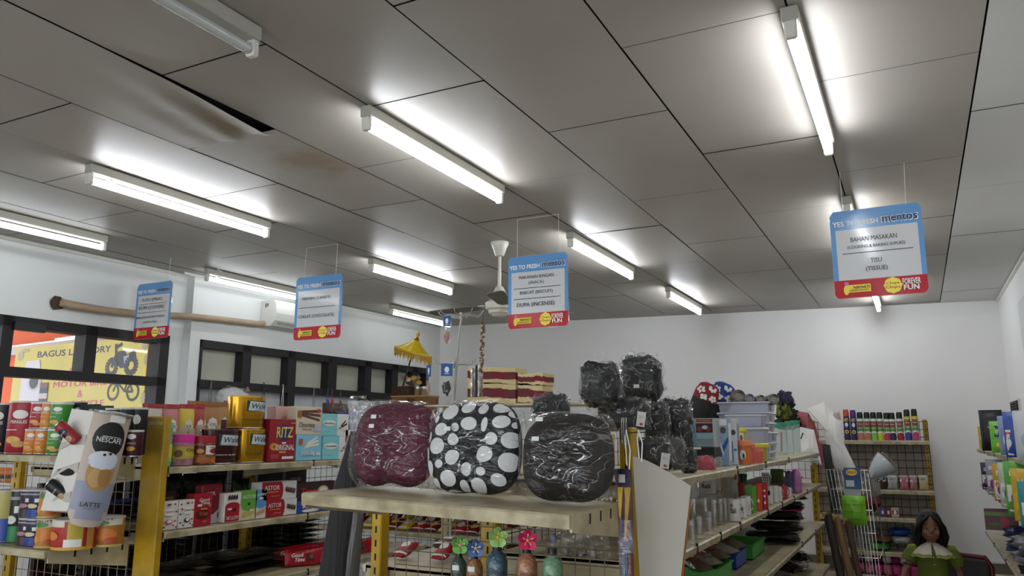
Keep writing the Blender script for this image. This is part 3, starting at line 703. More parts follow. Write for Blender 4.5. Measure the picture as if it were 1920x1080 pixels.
mb = MB(); wire_panel(mb, (HS, 2.35, .2), (0, YE-2.4, 0), (0, 0, CZ-.22), 0, 0, M_wired, .0018, .06); mb.build('wire_mesh', g2)
mb = MB(); wire_panel(mb, (HS+.05, YE+.01, CZ-.34), (.5, 0, 0), (0, 0, .13), 0, 0, M_wired); mb.build('end_basket', g2)
MB().box(HS-.5, HX, 2.32, YE, 0, .12, M_cream).build('base_plinth', g2)
# end bay with the cushions
e2 = thing('end_bay', 'yellow posted end bay holding the three wrapped cushions', 'shelving', (0, 0, 0)); e2.name = 'end_shelving_bay'
ZP = CZ-.197
cl = atZ(572, 922, ZP); crr = atZ(1072, 963, ZP)
PX0, PX1, PY0, PY1 = -1.655, -.788, 1.86, 2.25
TLT = radians(1.6)
def zp(x): return ZP+(PX1-x)*math.tan(TLT)                          # this top shelf sags towards its right end
_s = shelf_board(e2, PX0, PX1, PY0, PY1, ZP, '-y', lip=.036); _s.rotation_euler.y = TLT; _s.location = Vector((PX1, 0, ZP))-Matrix.Rotation(TLT, 3, 'Y') @ Vector((PX1, 0, ZP))
shelf_board(e2, PX0, PX1, PY0+.03, PY1, CZ-.475, '-y')
shelf_board(e2, PX0, PX1, PY0, PY1, CZ-.80, '-y')
for px, py, yy in ((1172, 790, 2.26), (705, 1000, 2.26)):
    q = atY(px, py, yy); mb = MB(); slot_post(mb, q.x-.021, q.x+.021, yy, yy+.05, 0, CZ+.02 if px > 1000 else ZP-.01, '-y'); mb.build('post', e2)
mb = MB(); wire_panel(mb, (PX0+.05, 2.262, CZ-.8), (PX1-PX0-.07, 0, 0), (0, 0, .6), 0, 0, M_wire, .0017, .045); mb.build('wire_mesh', e2)
MB().box(PX0, PX1, PY0, PY1, 0, .12, M_cream).build('base_plinth', e2)
# --- rack against the back wall, right part
RY = 9.0; g3 = thing('wall_rack', 'tall yellow rack of spray cans and pouches against the back wall', 'shelving', (0, 0, 0))
rx0 = atY(1545, 825, RY).x-.15; rx1 = atY(1742, 825, RY).x
ZB = [atY(1690, 826, RY).z, atY(1690, 919, RY).z, atY(1690, 972, RY-.02).z, atY(1690, 1038, RY-.05).z, atY(1690, 1084, RY-.05).z]
for z in ZB: shelf_board(g3, rx0, rx1, RY, by(rx1)-.06, z, '-y', bracket=False, lip=.04)
yb = by(rx0)-.04
for xx in (rx0, rx1-.045):
    mb = MB(); q = atY(1738, 787, yb-.04); slot_post(mb, xx, xx+.045, yb-.05, yb, 0, q.z, '-y'); mb.build('post', g3)
mb = MB(); wire_panel(mb, (rx0, yb-.06, .4), (rx1-rx0, 0, 0), (0, 0, q.z-.42), 0, 0, M_wired, .003, .075); mb.build('wire_mesh', g3)
MB().box(rx0, rx1, yb-.03, yb-.02, .4, ZB[0]-.05, mat('rack_back_board', '#8a7f76', .7)).build('back_board', g3)
# --- low racks of snacks seen through the end bay
M_wood = mat('brown_board', '#6b5038', .55, vary=.2, vscale=6)
g4 = thing('wall_rack', 'low cream rack of snack packets behind the cushions bay', 'shelving', (0, 0, 0))
SY = 5.6; sz = [atY(800, 1052, SY).z, atY(800, 1000, SY).z+.0, atY(800, 955, SY).z+.03]
for z in sz: shelf_board(g4, -4.9, -2.0, SY, SY+.5, z, '-y', bracket=False)
for xx in (-4.9, -3.9, -2.9, -2.05):
    mb = MB(); slot_post(mb, xx, xx+.05, SY+.5, SY+.55, 0, CZ-.15, '-y'); mb.build('post', g4)
mb = MB(); wire_panel(mb, (-4.9, SY+.5, .3), (2.9, 0, 0), (0, 0, CZ-.5), 0, 0, M_wired, .002, .07); mb.build('wire_mesh', g4)
shelf_board(g4, -4.9, -2.0, SY+.1, SY+.5, CZ-.2, '-y', bracket=False)
MB().box(-4.9, -2.0, SY, SY+.5, 0, .12, M_cream).build('base_plinth', g4)
# --- right wall shelving, front edge x=.45
g5 = thing('shelving_unit', 'cream shelving of nappies and packets along the right wall', 'shelving', (0, 0, 0))
RX = .45; ye = atX(1835, 845, RX).y
ZW = [CZ-.115, CZ-.41, CZ-.80, CZ-1.15]
for z in ZW: shelf_board(g5, RX, .855, 2.0, ye, z, '-x', seams=[ye-.9*k for k in range(1, 6)])
for yy in (ye-.045, ye-1.8, ye-3.6): mb = MB(); slot_post(mb, .81, .855, yy, yy+.045, 0, CZ+.1, '-y'); mb.build('post', g5)
MB().box(RX, .855, 2.0, ye, 0, .12, M_cream).build('base_plinth', g5)
# ================================================================== product builders
P_W = K('#dcdad4'); P_K = K('#15151a'); P_R = K('#a5182a'); P_G = K('#3f9a36'); P_O = K('#d9812a'); P_Y = K('#e2bd3a'); P_BR = K('#4a221c'); P_GOLD = mat('gold_tin', '#c8962a', .22, metal=.75); P_SIL = mat('silver_metal', '#b7b8ba', .3, metal=.8)
P_FOIL = mat('dark_foil', '#2c1f1c', .25, metal=.5, bump=.5, bscale=25); P_SFOIL = mat('silver_foil', '#b9b7b2', .2, metal=.9, bump=.6, bscale=20)
def carton(name, label, w, d, h, body, art=(), side=(), loc=(0, 0, 0), rz=0., group=None, cat='box', b=.0015, top=None):
    mb = MB(); mb.bbox(-w/2, w/2, -d/2, d/2, 0, h, K(body) if isinstance(body, str) else body, b)
    mb.art(flat_front(w, d, h), art); mb.art(flat_right(w, d, h), side)
    if top: mb.art(lambda u, v, o: ((u-.5)*w, (v-.5)*d, h+o), top)
    return tag(mb.build(name, loc=loc, rotz=rz), label, cat, group)
def tin(name, label, r, h, body, art=(), lid='#b7b8ba', lidh=.008, loc=(0, 0, 0), rz=0., group=None, cat='can', span=pi*.9, liddome=0., squash=1., rim=True, rest=None):
    t = thing(name, label, cat, loc, rz, group)
    mb = MB(); mb.lathe([(r-.002, 0), (r, .003), (r, h-lidh), (r-.002, h-lidh)], body if not isinstance(body, str) else K(body), 24, sy=squash)
    f = cyl_front(r, h, span); g = f if squash == 1 else (lambda u, v, o: (f(u, v, o)[0], f(u, v, o)[1]*squash, f(u, v, o)[2]))
    mb.art(g, art); mb.build('body', t, smooth=40)
    lm = lid if not isinstance(lid, str) else K(lid)
    MB().lathe([(r*1.02, h-lidh-.001), (r*1.03, h-lidh*.5), (r*1.02, h-.001), (r*.9, h), (.001, h+liddome)], lm, 24, sy=squash).build('lid', t, smooth=40)
    if rim: MB().lathe([(r*1.0, .0), (r*1.02, .0015), (r*1.01, .004)], P_SIL, 24, sy=squash).build('base_rim', t, smooth=40)
    return t
def pouch(name, label, w, h, t_, body, art=(), loc=(0, 0, 0), rz=0., group=None, cat='packet', flat=False, seed=0, rot=None, back=None, nu=12, nv=10, stand=False):
    """pillow pack: lens shaped bag with crimped ends"""
    def fn(u, v, o, sgn=-1):
        a = (max(0., 1-abs(2*u-1)**2.6))**.6*(max(0., 1-abs(2*v-1)**3))**.6
        if stand: a = (max(0., 1-abs(2*u-1)**3))**.6*(1-v)**.55
        k = noise.noise(Vector((u*4+seed*2.3, v*4, seed)))*.22+noise.noise(Vector((u*11, v*11+seed, 1)))*.08
        px = 1-.03*a
        return ((u-.5)*w*px, sgn*(t_/2*a*(1+k)+.0006+o), v*h)
    mb = MB(); m = K(body) if isinstance(body, str) else body
    for sgn in (-1, 1):
        vs = [fn(i/nu, j/nv, 0, sgn) for j in range(nv+1) for i in range(nu+1)]
        fs = [(j*(nu+1)+i, j*(nu+1)+i+1, (j+1)*(nu+1)+i+1, (j+1)*(nu+1)+i) for j in range(nv) for i in range(nu)]
        if sgn > 0: fs = [f[::-1] for f in fs]
        mb.add(vs, fs, m)
    mb.art(lambda u, v, o: fn(u, v, o+.0006), art, base=1)
    if flat: rot = rot or (-pi/2, 0, rz)
    o = mb.build(name, smooth=60, loc=loc, rotz=rz, rot=rot)
    return tag(o, label, cat, group)
def onX(x0, x1, ytop, X, z):
    """a thing on a shelf facing +x: centre, width, height from where its front shows"""
    a = atX(x0, ytop, X).y; b = atX(x1, ytop, X).y; t = atX((x0+x1)/2, ytop, X).z
    return (a+b)/2, b-a, t-z
R90 = pi/2

# ------------------------------------------------------------------ left gondola, upper shelf
X1 = GX-.03
def cx(x0, x1, yt, X=X1, z=ZL1): return onX(x0, x1, yt, X, z)
c, w, h = cx(303, 335, 792); r = w/2*.93
tin('biscuit_tube', 'tall mint green biscuit tube beside the broad yellow post', r, h, '#5fae8c', [('r', .1, .62, .9, .80, K('#6fb59a')), ('t', .5, .70, .5, .06, 'CRACKERS', K('#9a6b32'), .02), ('r', .1, .1, .9, .45, K('#8bbf6a')), ('r', .45, .2, .75, .5, K('#c5c35a'))], '#7cc7a8', .02, (X1-r, c, ZL1), R90, rim=False)
c, w, h = cx(332, 379, 814); r = w/2*.93
tin('candy_jar', 'clear candy jar with a bright pink lid and yellow print', r, h, mat('pale_pink_candy', '#b98a9c', .3, vary=.4, vscale=60), [('r', .03, .22, .97, .62, K('#b9a23c')), ('t', .62, .50, .35, .10, 'Choco', K('#2b2320'), .03), ('t', .62, .36, .45, .13, 'Stick', K('#d8c23e'), .06), ('o', .25, .38, .1, .12, K('#6d4a2a')), ('r', .03, .62, .97, .66, K('#c05a92'))], '#d62f93', .034, (X1-r, c, ZL1), R90, rim=False, cat='jar')
c, w, h = cx(377, 417, 817); r = w/2*.93
tin('biscuit_jar', 'biscuit jar with a dark red lid and cream label', r, h, mat('jar_biscuits', '#b4824e', .3, vary=.5, vscale=35, col2='#5b2a1c'), [('r', .35, .35, .97, .66, P_W), ('o', .66, .47, .2, .1, K('#8c2030')), ('t', .66, .60, .4, .05, 'BISKUIT', K('#7a3b2a'), .02), ('r', .03, .35, .33, .66, K('#6b1a20')), ('o', .2, .47, .1, .08, K('#c29a3a')), ('o', .3, .16, .2, .12, K('#a85f2b')), ('o', .68, .16, .2, .12, K('#b96e34'))], '#a01c2e', .03, (X1-r, c, ZL1), R90, rim=False, cat='jar')
WAF = lambda txtc: [('r', .30, .52, .86, .86, K('#2c3a30')), ('p', [(.33, .55), (.90, .50), (.93, .80), (.36, .84)], K('#b7c2c6')), ('t', .63, .69, .50, .16, 'Wafello', K('#1d1a18'), .03, 0, .15), ('t', .55, .56, .2, .03, 'WAFER', K('#44605a'))]
def wafer_tin(label, x0, x1, yt, z, body, X=X1, lid=None):
    c, w, h = onX(x0, x1, yt, X, z); r = w/2*.97
    t = tin('wafer_tin', label, r, h, body, WAF(0)+[('p', [(.72, .05), (.97, .05), (.97, .5), (.88, .48), (.82, .25)], K('#5a2f1e')), ('t', .45, .26, .45, .04, 'CHOCO BLAST', P_W if body != P_GOLD else K('#5b3a16'), .02)], lid or body, .014, (X-r*.7, c, z), R90, squash=.7, group='wafer tins on the left shelf')
    return t, h
wafer_tin('brown wafer tin with a slanted white label, left of the gold tins', 400, 462, 805, ZL1, mat('brown_tin', '#3a1a18', .25))
t, hh = wafer_tin('lower gold wafer tin between brown tin and red cracker box', 461, 511, 804, ZL1, P_GOLD)
wafer_tin('upper gold wafer tin standing on the other gold tin', 453, 512, 743, ZL1+hh+.003, P_GOLD)
c, w, h = cx(508, 556, 786)
carton('cracker_box', 'dark red cracker box on the upper left shelf', w, .07, h, '#8e1a26',
       [('o', .55, .68, .30, .19, K('#1f2f6a')), ('t', .56, .69, .62, .24, 'RITZ', P_Y, .07, 0, .08), ('t', .60, .33, .72, .13, 'ORIGINAL', P_W, .06), ('o', .17, .35, .16, .09, K('#c98a35')), ('o', .17, .35, .05, .03, K('#8a5a20')), ('r', .36, .20, .62, .24, K('#c89a4a')), ('r', .05, .07, .36, .17, K('#a83a42')), ('r', .48, .06, .92, .12, P_W), ('t', .86, .91, .2, .03, '3 PACKS', P_W, .02), ('p', [(.45, .41), (.6, .42), (.6, .46), (.45, .45)], P_W)], loc=(X1-.035, c, ZL1), rz=R90)
c, w, h = cx(545, 556, 761)
carton('tall_carton', 'tall pale pink carton edge behind the red cracker box', w*2.2, .06, h, '#c9a39b', loc=(X1-.12, c+.02, ZL1), rz=R90)
def sticks(cx_, cy_, L, n, m, m2, a=.5, w=.05):
    out = []
    for k in range(n):
        yy = cy_+(k-(n-1)/2)*w*1.25; dx, dy = cos(a+.25*k)*L/2, sin(a+.25*k)*L/2*.6
        out.append(('p', [(cx_-dx, yy-dy-w/2), (cx_+dx, yy+dy-w/2), (cx_+dx, yy+dy+w/2), (cx_-dx, yy-dy+w/2)], m)); out.append(('o', cx_-dx, yy-dy, .03, w*.5, m2))
    return out
c, w, h2 = cx(557, 604, 815)
carton('wafer_roll_box', 'light blue vanilla wafer roll box under the cream box', w, .06, h2, '#7fb9cf', sticks(.6, .68, .6, 3, K('#e4dccb'), K('#cbbf9e'), .3, .08)+[('t', .43, .30, .55, .2, 'Vanilla', P_W, .03, 0, .15), ('t', .42, .19, .4, .05, 'Wafer Roll', K('#3c6a80'), .01), ('r', .08, .62, .22, .84, K('#b04a2c')), ('r', .75, .2, .92, .3, P_W)], loc=(X1-.03, c, ZL1), rz=R90)
c, w, h = onX(556, 604, 763, X1, ZL1+h2)
carton('wafer_roll_box', 'cream chocolate wafer roll box stacked on the light blue one', w, .06, h, '#c9bda6', sticks(.55, .72, .8, 3, K('#5d3b30'), K('#8a6a55'), -.4, .09)+[('t', .42, .35, .62, .17, 'Chocolate', K('#2a1a18'), .02, 0, .12), ('t', .42, .18, .36, .08, 'Wafer Roll', K('#4a342c'), .01, 0, .12), ('r', .06, .6, .2, .85, K('#a0622c')), ('r', .70, .12, .95, .32, K('#a9b5c2')), ('o', .85, .86, .1, .07, K('#a33848'))], loc=(X1-.03, c, ZL1+h2+.001), rz=R90)
for x0, x1, yt, dz, lab in ((606, 658, 818, 0, 'aqua and white chocolate stick box, lower of the pair beside the cushions'), (604, 654, 776, 1, 'aqua and white chocolate stick box, upper of the pair beside the cushions')):
    zz = ZL1 if not dz else ZL1+hb+.001
    c, w, h = onX(x0, x1, yt, X1, zz); hb = h
    carton('chocolate_stick_box', lab, w, .06, h, '#7ec0c4', [('r', .57, 0, 1, 1, K('#d9d8d4')), ('o', .28, .58, .24, .13, P_W), ('t', .28, .58, .40, .09, 'chocolatos', K('#2a2422'), .03)]+sticks(.78, .50, .5, 2, K('#3d211c'), K('#d8cdb8'), .9, .09)+[('o', .82, .26, .08, .06, K('#cfc5a0'), .3), ('t', .2, .2, .2, .04, 'snack', K('#3b7c80'))], loc=(X1-.03, c, zz), rz=R90)
c, w, h = cx(650, 668, 773)
carton('tall_carton', 'narrow blue and white carton beside the maroon cushion', w*1.3, .06, h, '#27408a', [('r', 0, .0, 1, .62, P_W), ('r', 0, .35, 1, .5, K('#7a4a3a')), ('t', .5, .8, .7, .1, 'HAPPY', P_W, .04)], loc=(X1-.03, c+.01, ZL1), rz=R90)
c, w, h = onX(600, 668, 757, X1-.22, ZL1)
pouch('snack_packet', 'dark red glossy packet lying over boxes near the maroon cushion', w, h, .05, mat('dark_red_foil', '#3a1212', .25, bump=.4), [('r', .3, .6, .6, .7, K('#b08a7a'))], (X1-.2, c, ZL1), R90, seed=5)
# small dark and white boxes between mesh and front row
c, w, h = onX(421, 436, 787, X1-.2, ZL1)
for k in range(2): carton('small_cracker_box', 'small dark cracker box in front of the mesh, %s of two' % ('left' if k == 0 else 'right'), w*.95, .05, h, '#5a1a24', [('t', .5, .55, .7, .22, 'RITZ', P_Y, .05)], loc=(X1-.2, c+k*w, ZL1), rz=R90, group='small cracker boxes behind the brown tin')
for k, (x0, x1) in enumerate(((337, 350), (352, 366), (368, 384), (386, 402), (404, 418))):
    c, w, h = onX(x0, x1, 803 if k % 2 else 797, X1-.3, ZL1)
    pouch('snack_packet', 'pale beige packet behind the shelf mesh, above the %s' % ('pink lidded jar' if k < 3 else 'red lidded jar'), w, h, .03, '#b5a284', [('o', .5, .5, .3, .15, P_W)], (X1-.3, c, ZL1), R90, seed=k, group='pale packets behind the mesh')
# pouches along the top of the far face
RDS = (('#c9c2b4', 268, 305, 757, 'white'), ('#c27f80', 305, 336, 758, 'dusty pink'), ('#d8bf4a', 337, 365, 758, 'yellow'), ('#a8443c', 361, 384, 758, 'brown red'), ('#b07c46', 352, 392, 752, 'tan coffee'), ('#a87440', 378, 412, 754, 'caramel coffee'), ('#a98048', 404, 430, 754, 'light caramel'), ('#8e2228', 420, 450, 752, 'dark red'), ('#9c2c30', 440, 472, 757, 'red and cream'))
for k, (cc, x0, x1, yt, nm) in enumerate(RDS):
    Xp = SPX-.10-(.0 if k < 4 else .05); c, w, h = onX(x0, x1, yt, Xp, CZ-.15)
    pouch('coffee_pouch', nm+' pouch standing along the top behind the shelf mesh', w*1.02, h, .05, cc, [('o', .5, .62, .26, .12, P_W, .12), ('t', .5, .62, .3, .05, 'KOPI', K('#5a3a2a'), .02), ('o', .62, .45, .2, .09, K('#7d5a34')), ('r', 0, .93, 1, 1, K('#9a1f2a') if k < 4 else K('#8a5a30'))], (Xp, c, CZ-.15), R90, seed=k+3, group='pouches on the far side of the left shelving')
# ------------------------------------------------------------------ left gondola, second shelf
X2 = GX-.03; Z = ZL2
def c2(x0, x1, yt): return onX(x0, x1, yt, X2, Z)
BLB = lambda c1_, c2_: [(('o', u, v, .06, .035, K(c1_ if (i % 2) else c2_))) for i, (u, v) in enumerate(((.12, .85), (.82, .88), (.1, .5), (.9, .62), (.12, .2), (.85, .3), (.3, .1), (.9, .08), (.15, .68), (.75, .15)))]
for x0, x1, yt, lab, a1 in ((287, 298, 944, 'white biscuit carton with pink print half behind the yellow post', '#b84a5a'), (298, 336, 940, 'white biscuit carton with pink print, between the post and the carton with a dark emblem', '#b84a5a'), (337, 366, 937, 'white biscuit carton with a dark round emblem beside the red cookie box', '#2a2624')):
    c, w, h = c2(x0, x1, yt)
    carton('biscuit_carton', lab, w*.97, .05, h, '#d8d4cd', BLB('#a8574a', '#7a2f34')+[('o', .5, .88, .1, .04, K('#a02438')), ('o', .5, .62, .28, .13, K('#e4dfd8')), ('t', .5, .64, .5, .07, 'Cashew', K(a1), .03, 0, .1), ('o', .5, .28, .2, .09, K(a1)), ('o', .53, .30, .13, .06, P_W), ('t', .5, .47, .3, .03, 'cookies', K(a1))], loc=(X2-.025, c, Z), rz=R90, group='white biscuit cartons')
c, w, h = onX(291, 330, 920, X2-.12, Z)
carton('biscuit_box', 'dark maroon box with gold script behind the white cartons', w, .05, h, '#3f1420', [('t', .55, .8, .6, .1, 'Roma', K('#b08a3a'), .02, 0, .2)], loc=(X2-.14, c, Z), rz=R90)
c, w, h = c2(365, 400, 925)
carton('cookie_box', 'bright red cookie box with white slanted lettering on the second shelf', w*.95, .05, h, '#a01626', [('t', .55, .80, .55, .10, 'Good', P_W, .06, 0, .1), ('t', .6, .70, .5, .10, 'Time', P_W, .06, 0, .1), ('r', .18, .60, .42, .67, P_W), ('o', .5, .35, .38, .14, K('#4a1a16')), ('o', .42, .38, .16, .07, K('#7a3a28')), ('o', .66, .36, .13, .06, K('#8a4a30')), ('o', .85, .62, .08, .05, K('#b86a3a')), ('r', .35, .5, .7, .54, K('#c8963a')), ('o', .6, .14, .14, .04, K('#c04a4a'))], [], loc=(X2-.025, c, Z), rz=R90)
c, w, h = onX(385, 424, 908, X2-.02, Z)
carton('wafer_stick_tin', 'tall dark red tin with a pale grey swoosh beside the cookie box', w, .05, h, '#7a1622', [('p', [(.18, .0), (.96, .0), (.96, .30), (.88, .42), (.78, .33), (.55, .22), (.3, .30)], K('#aeb0b2')), ('t', .42, .76, .4, .10, 'TOR', P_W, .01), ('o', .82, .2, .06, .08, K('#4a2a1c'))], loc=(X2-.06, c, Z), rz=R90, b=.006)
AST = lambda m: [('r', .06, .02, .94, .55, m), ('o', .5, .55, .44, .13, m), ('o', .62, .40, .13, .06, K('#4a1a16')), ('r', .2, .42, .45, .48, P_W)]
c, w, h = c2(422, 453, 924)
carton('wafer_stick_box', 'upside down red and white wafer stick box', w*.97, .05, h, '#d8d5cf', AST(K('#a01a28'))+[('t', .5, .15, .75, .12, 'ASTOR', P_W, .02, 180)]+[('p', [(.2+.15*k, .74), (.32+.15*k, .80), (.30+.15*k, .95), (.18+.15*k, .88)], K('#2c1a16')) for k in range(4)], loc=(X2-.025, c, Z), rz=R90, group='wafer stick boxes')
c, w, h = c2(453, 483, 920)
carton('wafer_stick_box', 'light green and cream wafer stick box', w*.97, .05, h, '#c9bd94', [('r', .0, .52, 1, 1, K('#5f9c3a')), ('o', .5, .52, .5, .2, K('#5f9c3a')), ('t', .5, .80, .85, .12, 'ASTOR', P_W, .02), ('o', .5, .55, .08, .05, K('#2c2a20')), ('p', [(.1, .12), (.85, .2), (.9, .34), (.12, .28)], K('#b8a55a')), ('r', .55, .3, .75, .36, P_W)], loc=(X2-.025, c, Z), rz=R90, group='wafer stick boxes')
c, w, h = c2(480, 501, 918)
carton('wafer_stick_box', 'narrow sky blue and white wafer stick box beside the green one', w*.97, .05, h, '#d2d0ca', [('r', .0, .5, 1, 1, K('#4e8fc0')), ('o', .5, .5, .5, .15, K('#4e8fc0')), ('t', .5, .82, .9, .1, 'SKIPPY', P_W, .01), ('o', .5, .7, .2, .04, P_W), ('p', [(.1, .1), (.85, .2), (.9, .36), (.15, .24)], K('#b98c66'))], loc=(X2-.025, c, Z), rz=R90)
def astor_long(x0, x1, yt, z, lab, X=X2):
    c, w, h = onX(x0, x1, yt, X, z)
    carton('wafer_stick_box', lab, w, .07, h, '#cfcdc8', [('r', 0, 0, .52, 1, K('#9a1826')), ('o', .52, .5, .08, .5, K('#9a1826')), ('t', .28, .68, .42, .26, 'ASTOR', P_W, .02), ('r', .12, .42, .46, .46, K('#c8963a')), ('r', .25, .18, .5, .24, K('#b8636a'))]+[('p', [(.66+.055*k, .45-.03*k), (.70+.055*k, .38-.03*k), (.73+.055*k, .62-.03*k), (.69+.055*k, .72-.03*k)], K('#3a201a')) for k in range(5)]+[('p', [(.64, .58), (.92, .35), (.95, .45), (.66, .7)], K('#6b4a38'))], loc=(X-.035, c, z), rz=R90, group='wafer stick boxes')
    return h
hA = astor_long(499, 557, 936, Z, 'long red and white wafer stick box lying beneath another')
astor_long(492, 557, 903, Z+hA+.001, 'long red and white wafer stick box lying on top of another')
def tango(x0, x1, yt, z, lab, body, band):
    c, w, h = onX(x0, x1, yt, X2, z)
    carton('wafer_box', lab, w, .07, h, body, [('t', .3, .48, .42, .48, 'Tango', K('#a81a26'), .1), ('t', .3, .48, .41, .45, 'Tango', K('#d8d8dc') if band else K('#b81c28'), .02), ('o', .32, .16, .2, .14, P_W), ('o', .6, .5, .13, .3, K('#b9ae7a')), ('o', .6, .55, .08, .15, P_W), ('p', [(.7, .1), (.95, .1), (.98, .6), (.8, .4)], K('#b58a4a'))], loc=(X2-.035, c, z), rz=R90, group='wafer boxes')
    return h
hT = tango(557, 634, 937, Z, 'blue wafer box with red lettering at the end of the second shelf', '#1e4a9a', 1)
tango(558, 636, 904, Z+hT+.001, 'dark brown wafer box on the blue one, cut by the cushion shelf', '#332022', 0)
c, w, h = onX(440, 466, 897, X2-.2, Z)
pouch('snack_packet', 'dark green glossy packet behind the wafer stick boxes', w*1.2, h, .06, mat('dark_green_foil', '#16301a', .25, metal=.3, bump=.4), [('o', .5, .6, .3, .15, K('#3a6a30'))], (X2-.2, c, Z), R90, seed=9)
for k, (x0, x1, yt) in enumerate(((300, 342, 886), (344, 384, 887), (386, 424, 889))):
    c, w, h = onX(x0, x1, yt, X2-.28, Z)
    pouch('snack_packet', 'black snack packet high behind the mesh, %s' % ('nearest the yellow post', 'above the red cookie box', 'above the dark red tin')[k], w, h, .06, mat('black_foil', '#14141c', .3, bump=.4), [('r', .2, .4, .5, .5, K('#2a2a44'))], (X2-.28, c, Z), R90, seed=20+k, group='black packets behind the left shelves')
# ------------------------------------------------------------------ left gondola, third shelf: red cookie packs and foil packs
pk = None; n = 0
def cookie_pack(loc, rot, label):
    global pk
    if pk is None:
        w, h, d = .17, .075, .022
        pk = pouch('cookie_packet', label, w, h, d, mat('red_foil', '#a31423', .25, bump=.25), [('t', .35, .66, .34, .24, 'Good', P_W, .06, 0, .1), ('t', .42, .36, .30, .24, 'Time', P_W, .06, 0, .1), ('o', .75, .5, .14, .28, K('#4a1a16')), ('o', .78, .55, .07, .16, K('#7a4030'))], loc, 0, 'red cookie packets low on the left shelf', seed=2)
        pk.rotation_euler = rot; return pk
    return dup(pk, loc, rot=rot, label=label)
for k in range(16):
    row = k//8; j = k % 8; y = 3.16+j*.028+row*.03 if j < 7 else 3.40
    p = (GX-.06-row*.10, y, ZL3+.004)
    cookie_pack(p, (radians(-12), 0, R90-.55), 'red cookie packet standing in the %s row low on the left shelf' % ('front' if row == 0 else 'rear'))
for k in range(3):
    cookie_pack((GX-.05, 3.42+k*.17, ZL3+.004), (radians(-8), 0, R90), ('first', 'second', 'third')[k]+' face-on red cookie packet low beside the tall grey bag')
fp = None
def foil_stack(x, y, z, n_, w, h, cols, label, grp, rz=0., parts=None):
    for k in range(n_):
        m = cols[k % len(cols)]
        pouch('foil_packet', label, w*(1+.05*random.uniform(-1, 1)), h, .024, m, [('r', .25, .4, .6, .6, K('#8a8680'))] if k % 3 == 0 else [('t', .5, .5, .4, .12, 'Tofu', K('#9a8a78'), .02)] if k % 3 == 1 else [], (x+random.uniform(-.01, .01), y-h/2, z+.016+k*.03), 0, grp, flat=True, seed=k+int(y*30), rot=(-pi/2, 0, rz+random.uniform(-.1, .1)), nu=8, nv=6)
fl = [P_FOIL, P_SFOIL, P_FOIL, mat('brown_foil', '#4b3428', .25, metal=.4, bump=.5)]
for i, y in enumerate((2.5, 2.78, 3.5, 3.8)):
    foil_stack(SPX-.10, y+.1, CZ-.66, 5, .24, .18, fl, 'foil packet lying flat on the far lower shelf, '+('pile by the yellow post', 'second pile', 'third pile', 'pile at the far end')[i], 'foil packets on the far lower shelf', R90)
for i, y in enumerate((2.55, 2.85, 3.05)):
    foil_stack(GX-.15, y+.1, ZL3, 3, .22, .2, fl, 'dark glossy packet lying flat below the biscuit cartons, '+('pile by the yellow post', 'middle pile', 'pile by the red cookie packets')[i], 'dark packets below the biscuit cartons', R90)
for i, y in enumerate((2.55, 2.9, 3.3, 3.7)):
    c_ = [mat('pack_a', '#b3a290', .4, bump=.3), P_BR, K('#24408a'), K('#7a1c24')]
    foil_stack(SPX-.10, y+.1, CZ-.40, 3, .22, .16, c_[i:]+c_[:i], 'packet lying on the far middle shelf behind the mesh, '+('pile by the yellow post', 'second pile', 'third pile', 'pile at the far end')[i], 'packets on the far middle shelf', R90)

# ------------------------------------------------------------------ end bay at the far left: tubes and cans
YT = 2.09
def tubepx(x0, x1, ytop, z, body, lab, art=None, Y=YT, lid='#c9c6c0', ybot=None, name='crisp_tube', grp='crisp tubes on the left end bay', rz=0., off=-.12):
    a = atY(x0, ytop, Y); b = atY(x1, ytop, Y); r = (b.x-a.x)/2*.95; h = a.z-z
    aa = art if art is not None else [('o', .52, .74, .15, .085, P_W), ('t', .5, .60, .32, .06, 'PRINGLES', P_W, .06), ('o', .42, .26, .16, .07, K('#d0a050')), ('o', .55, .18, .14, .06, K('#c08a3c')), ('r', .2, .44, .5, .455, P_W)]
    t = tin(name, lab, r, h, body, aa, lid, .007, ((a.x+b.x)/2, Y+r, z), rz+face_cam(((a.x+b.x)/2, Y))*.5, grp, cat='can')
    return h
tubepx(3, 45, 752, ZE1, '#9c1628', 'large red crisp tube at the far left of the upper shelf')
tubepx(-26, 2, 756, ZE1, '#1c1c24', 'black crisp tube cut by the left edge of the view')
h = tubepx(40, 61, 804, ZE1, '#cf7f2c', 'lower orange crisp tube beside the large red tube')
h = tubepx(61, 80, 804, ZE1, '#cf7f2c', 'lower orange crisp tube beside the lower green tube')
h = tubepx(81, 107, 804, ZE1, '#3d8a34', 'lower green crisp tube beneath another green one')
zt_ = ZE1+h+.001
tubepx(50, 75, 754, zt_, '#a3222e', 'upper red crisp tube on an orange one')
tubepx(73, 91, 754, zt_, '#cf7f2c', 'upper orange crisp tube between red and green')
tubepx(87, 113, 755, zt_, '#3d8a34', 'upper green crisp tube half behind the coffee display')
tubepx(43, 54, 762, ZE1, '#2f6a2c', 'green crisp tube deep between the large red and the upper red', Y=2.17)
PUR = '#3d1420'
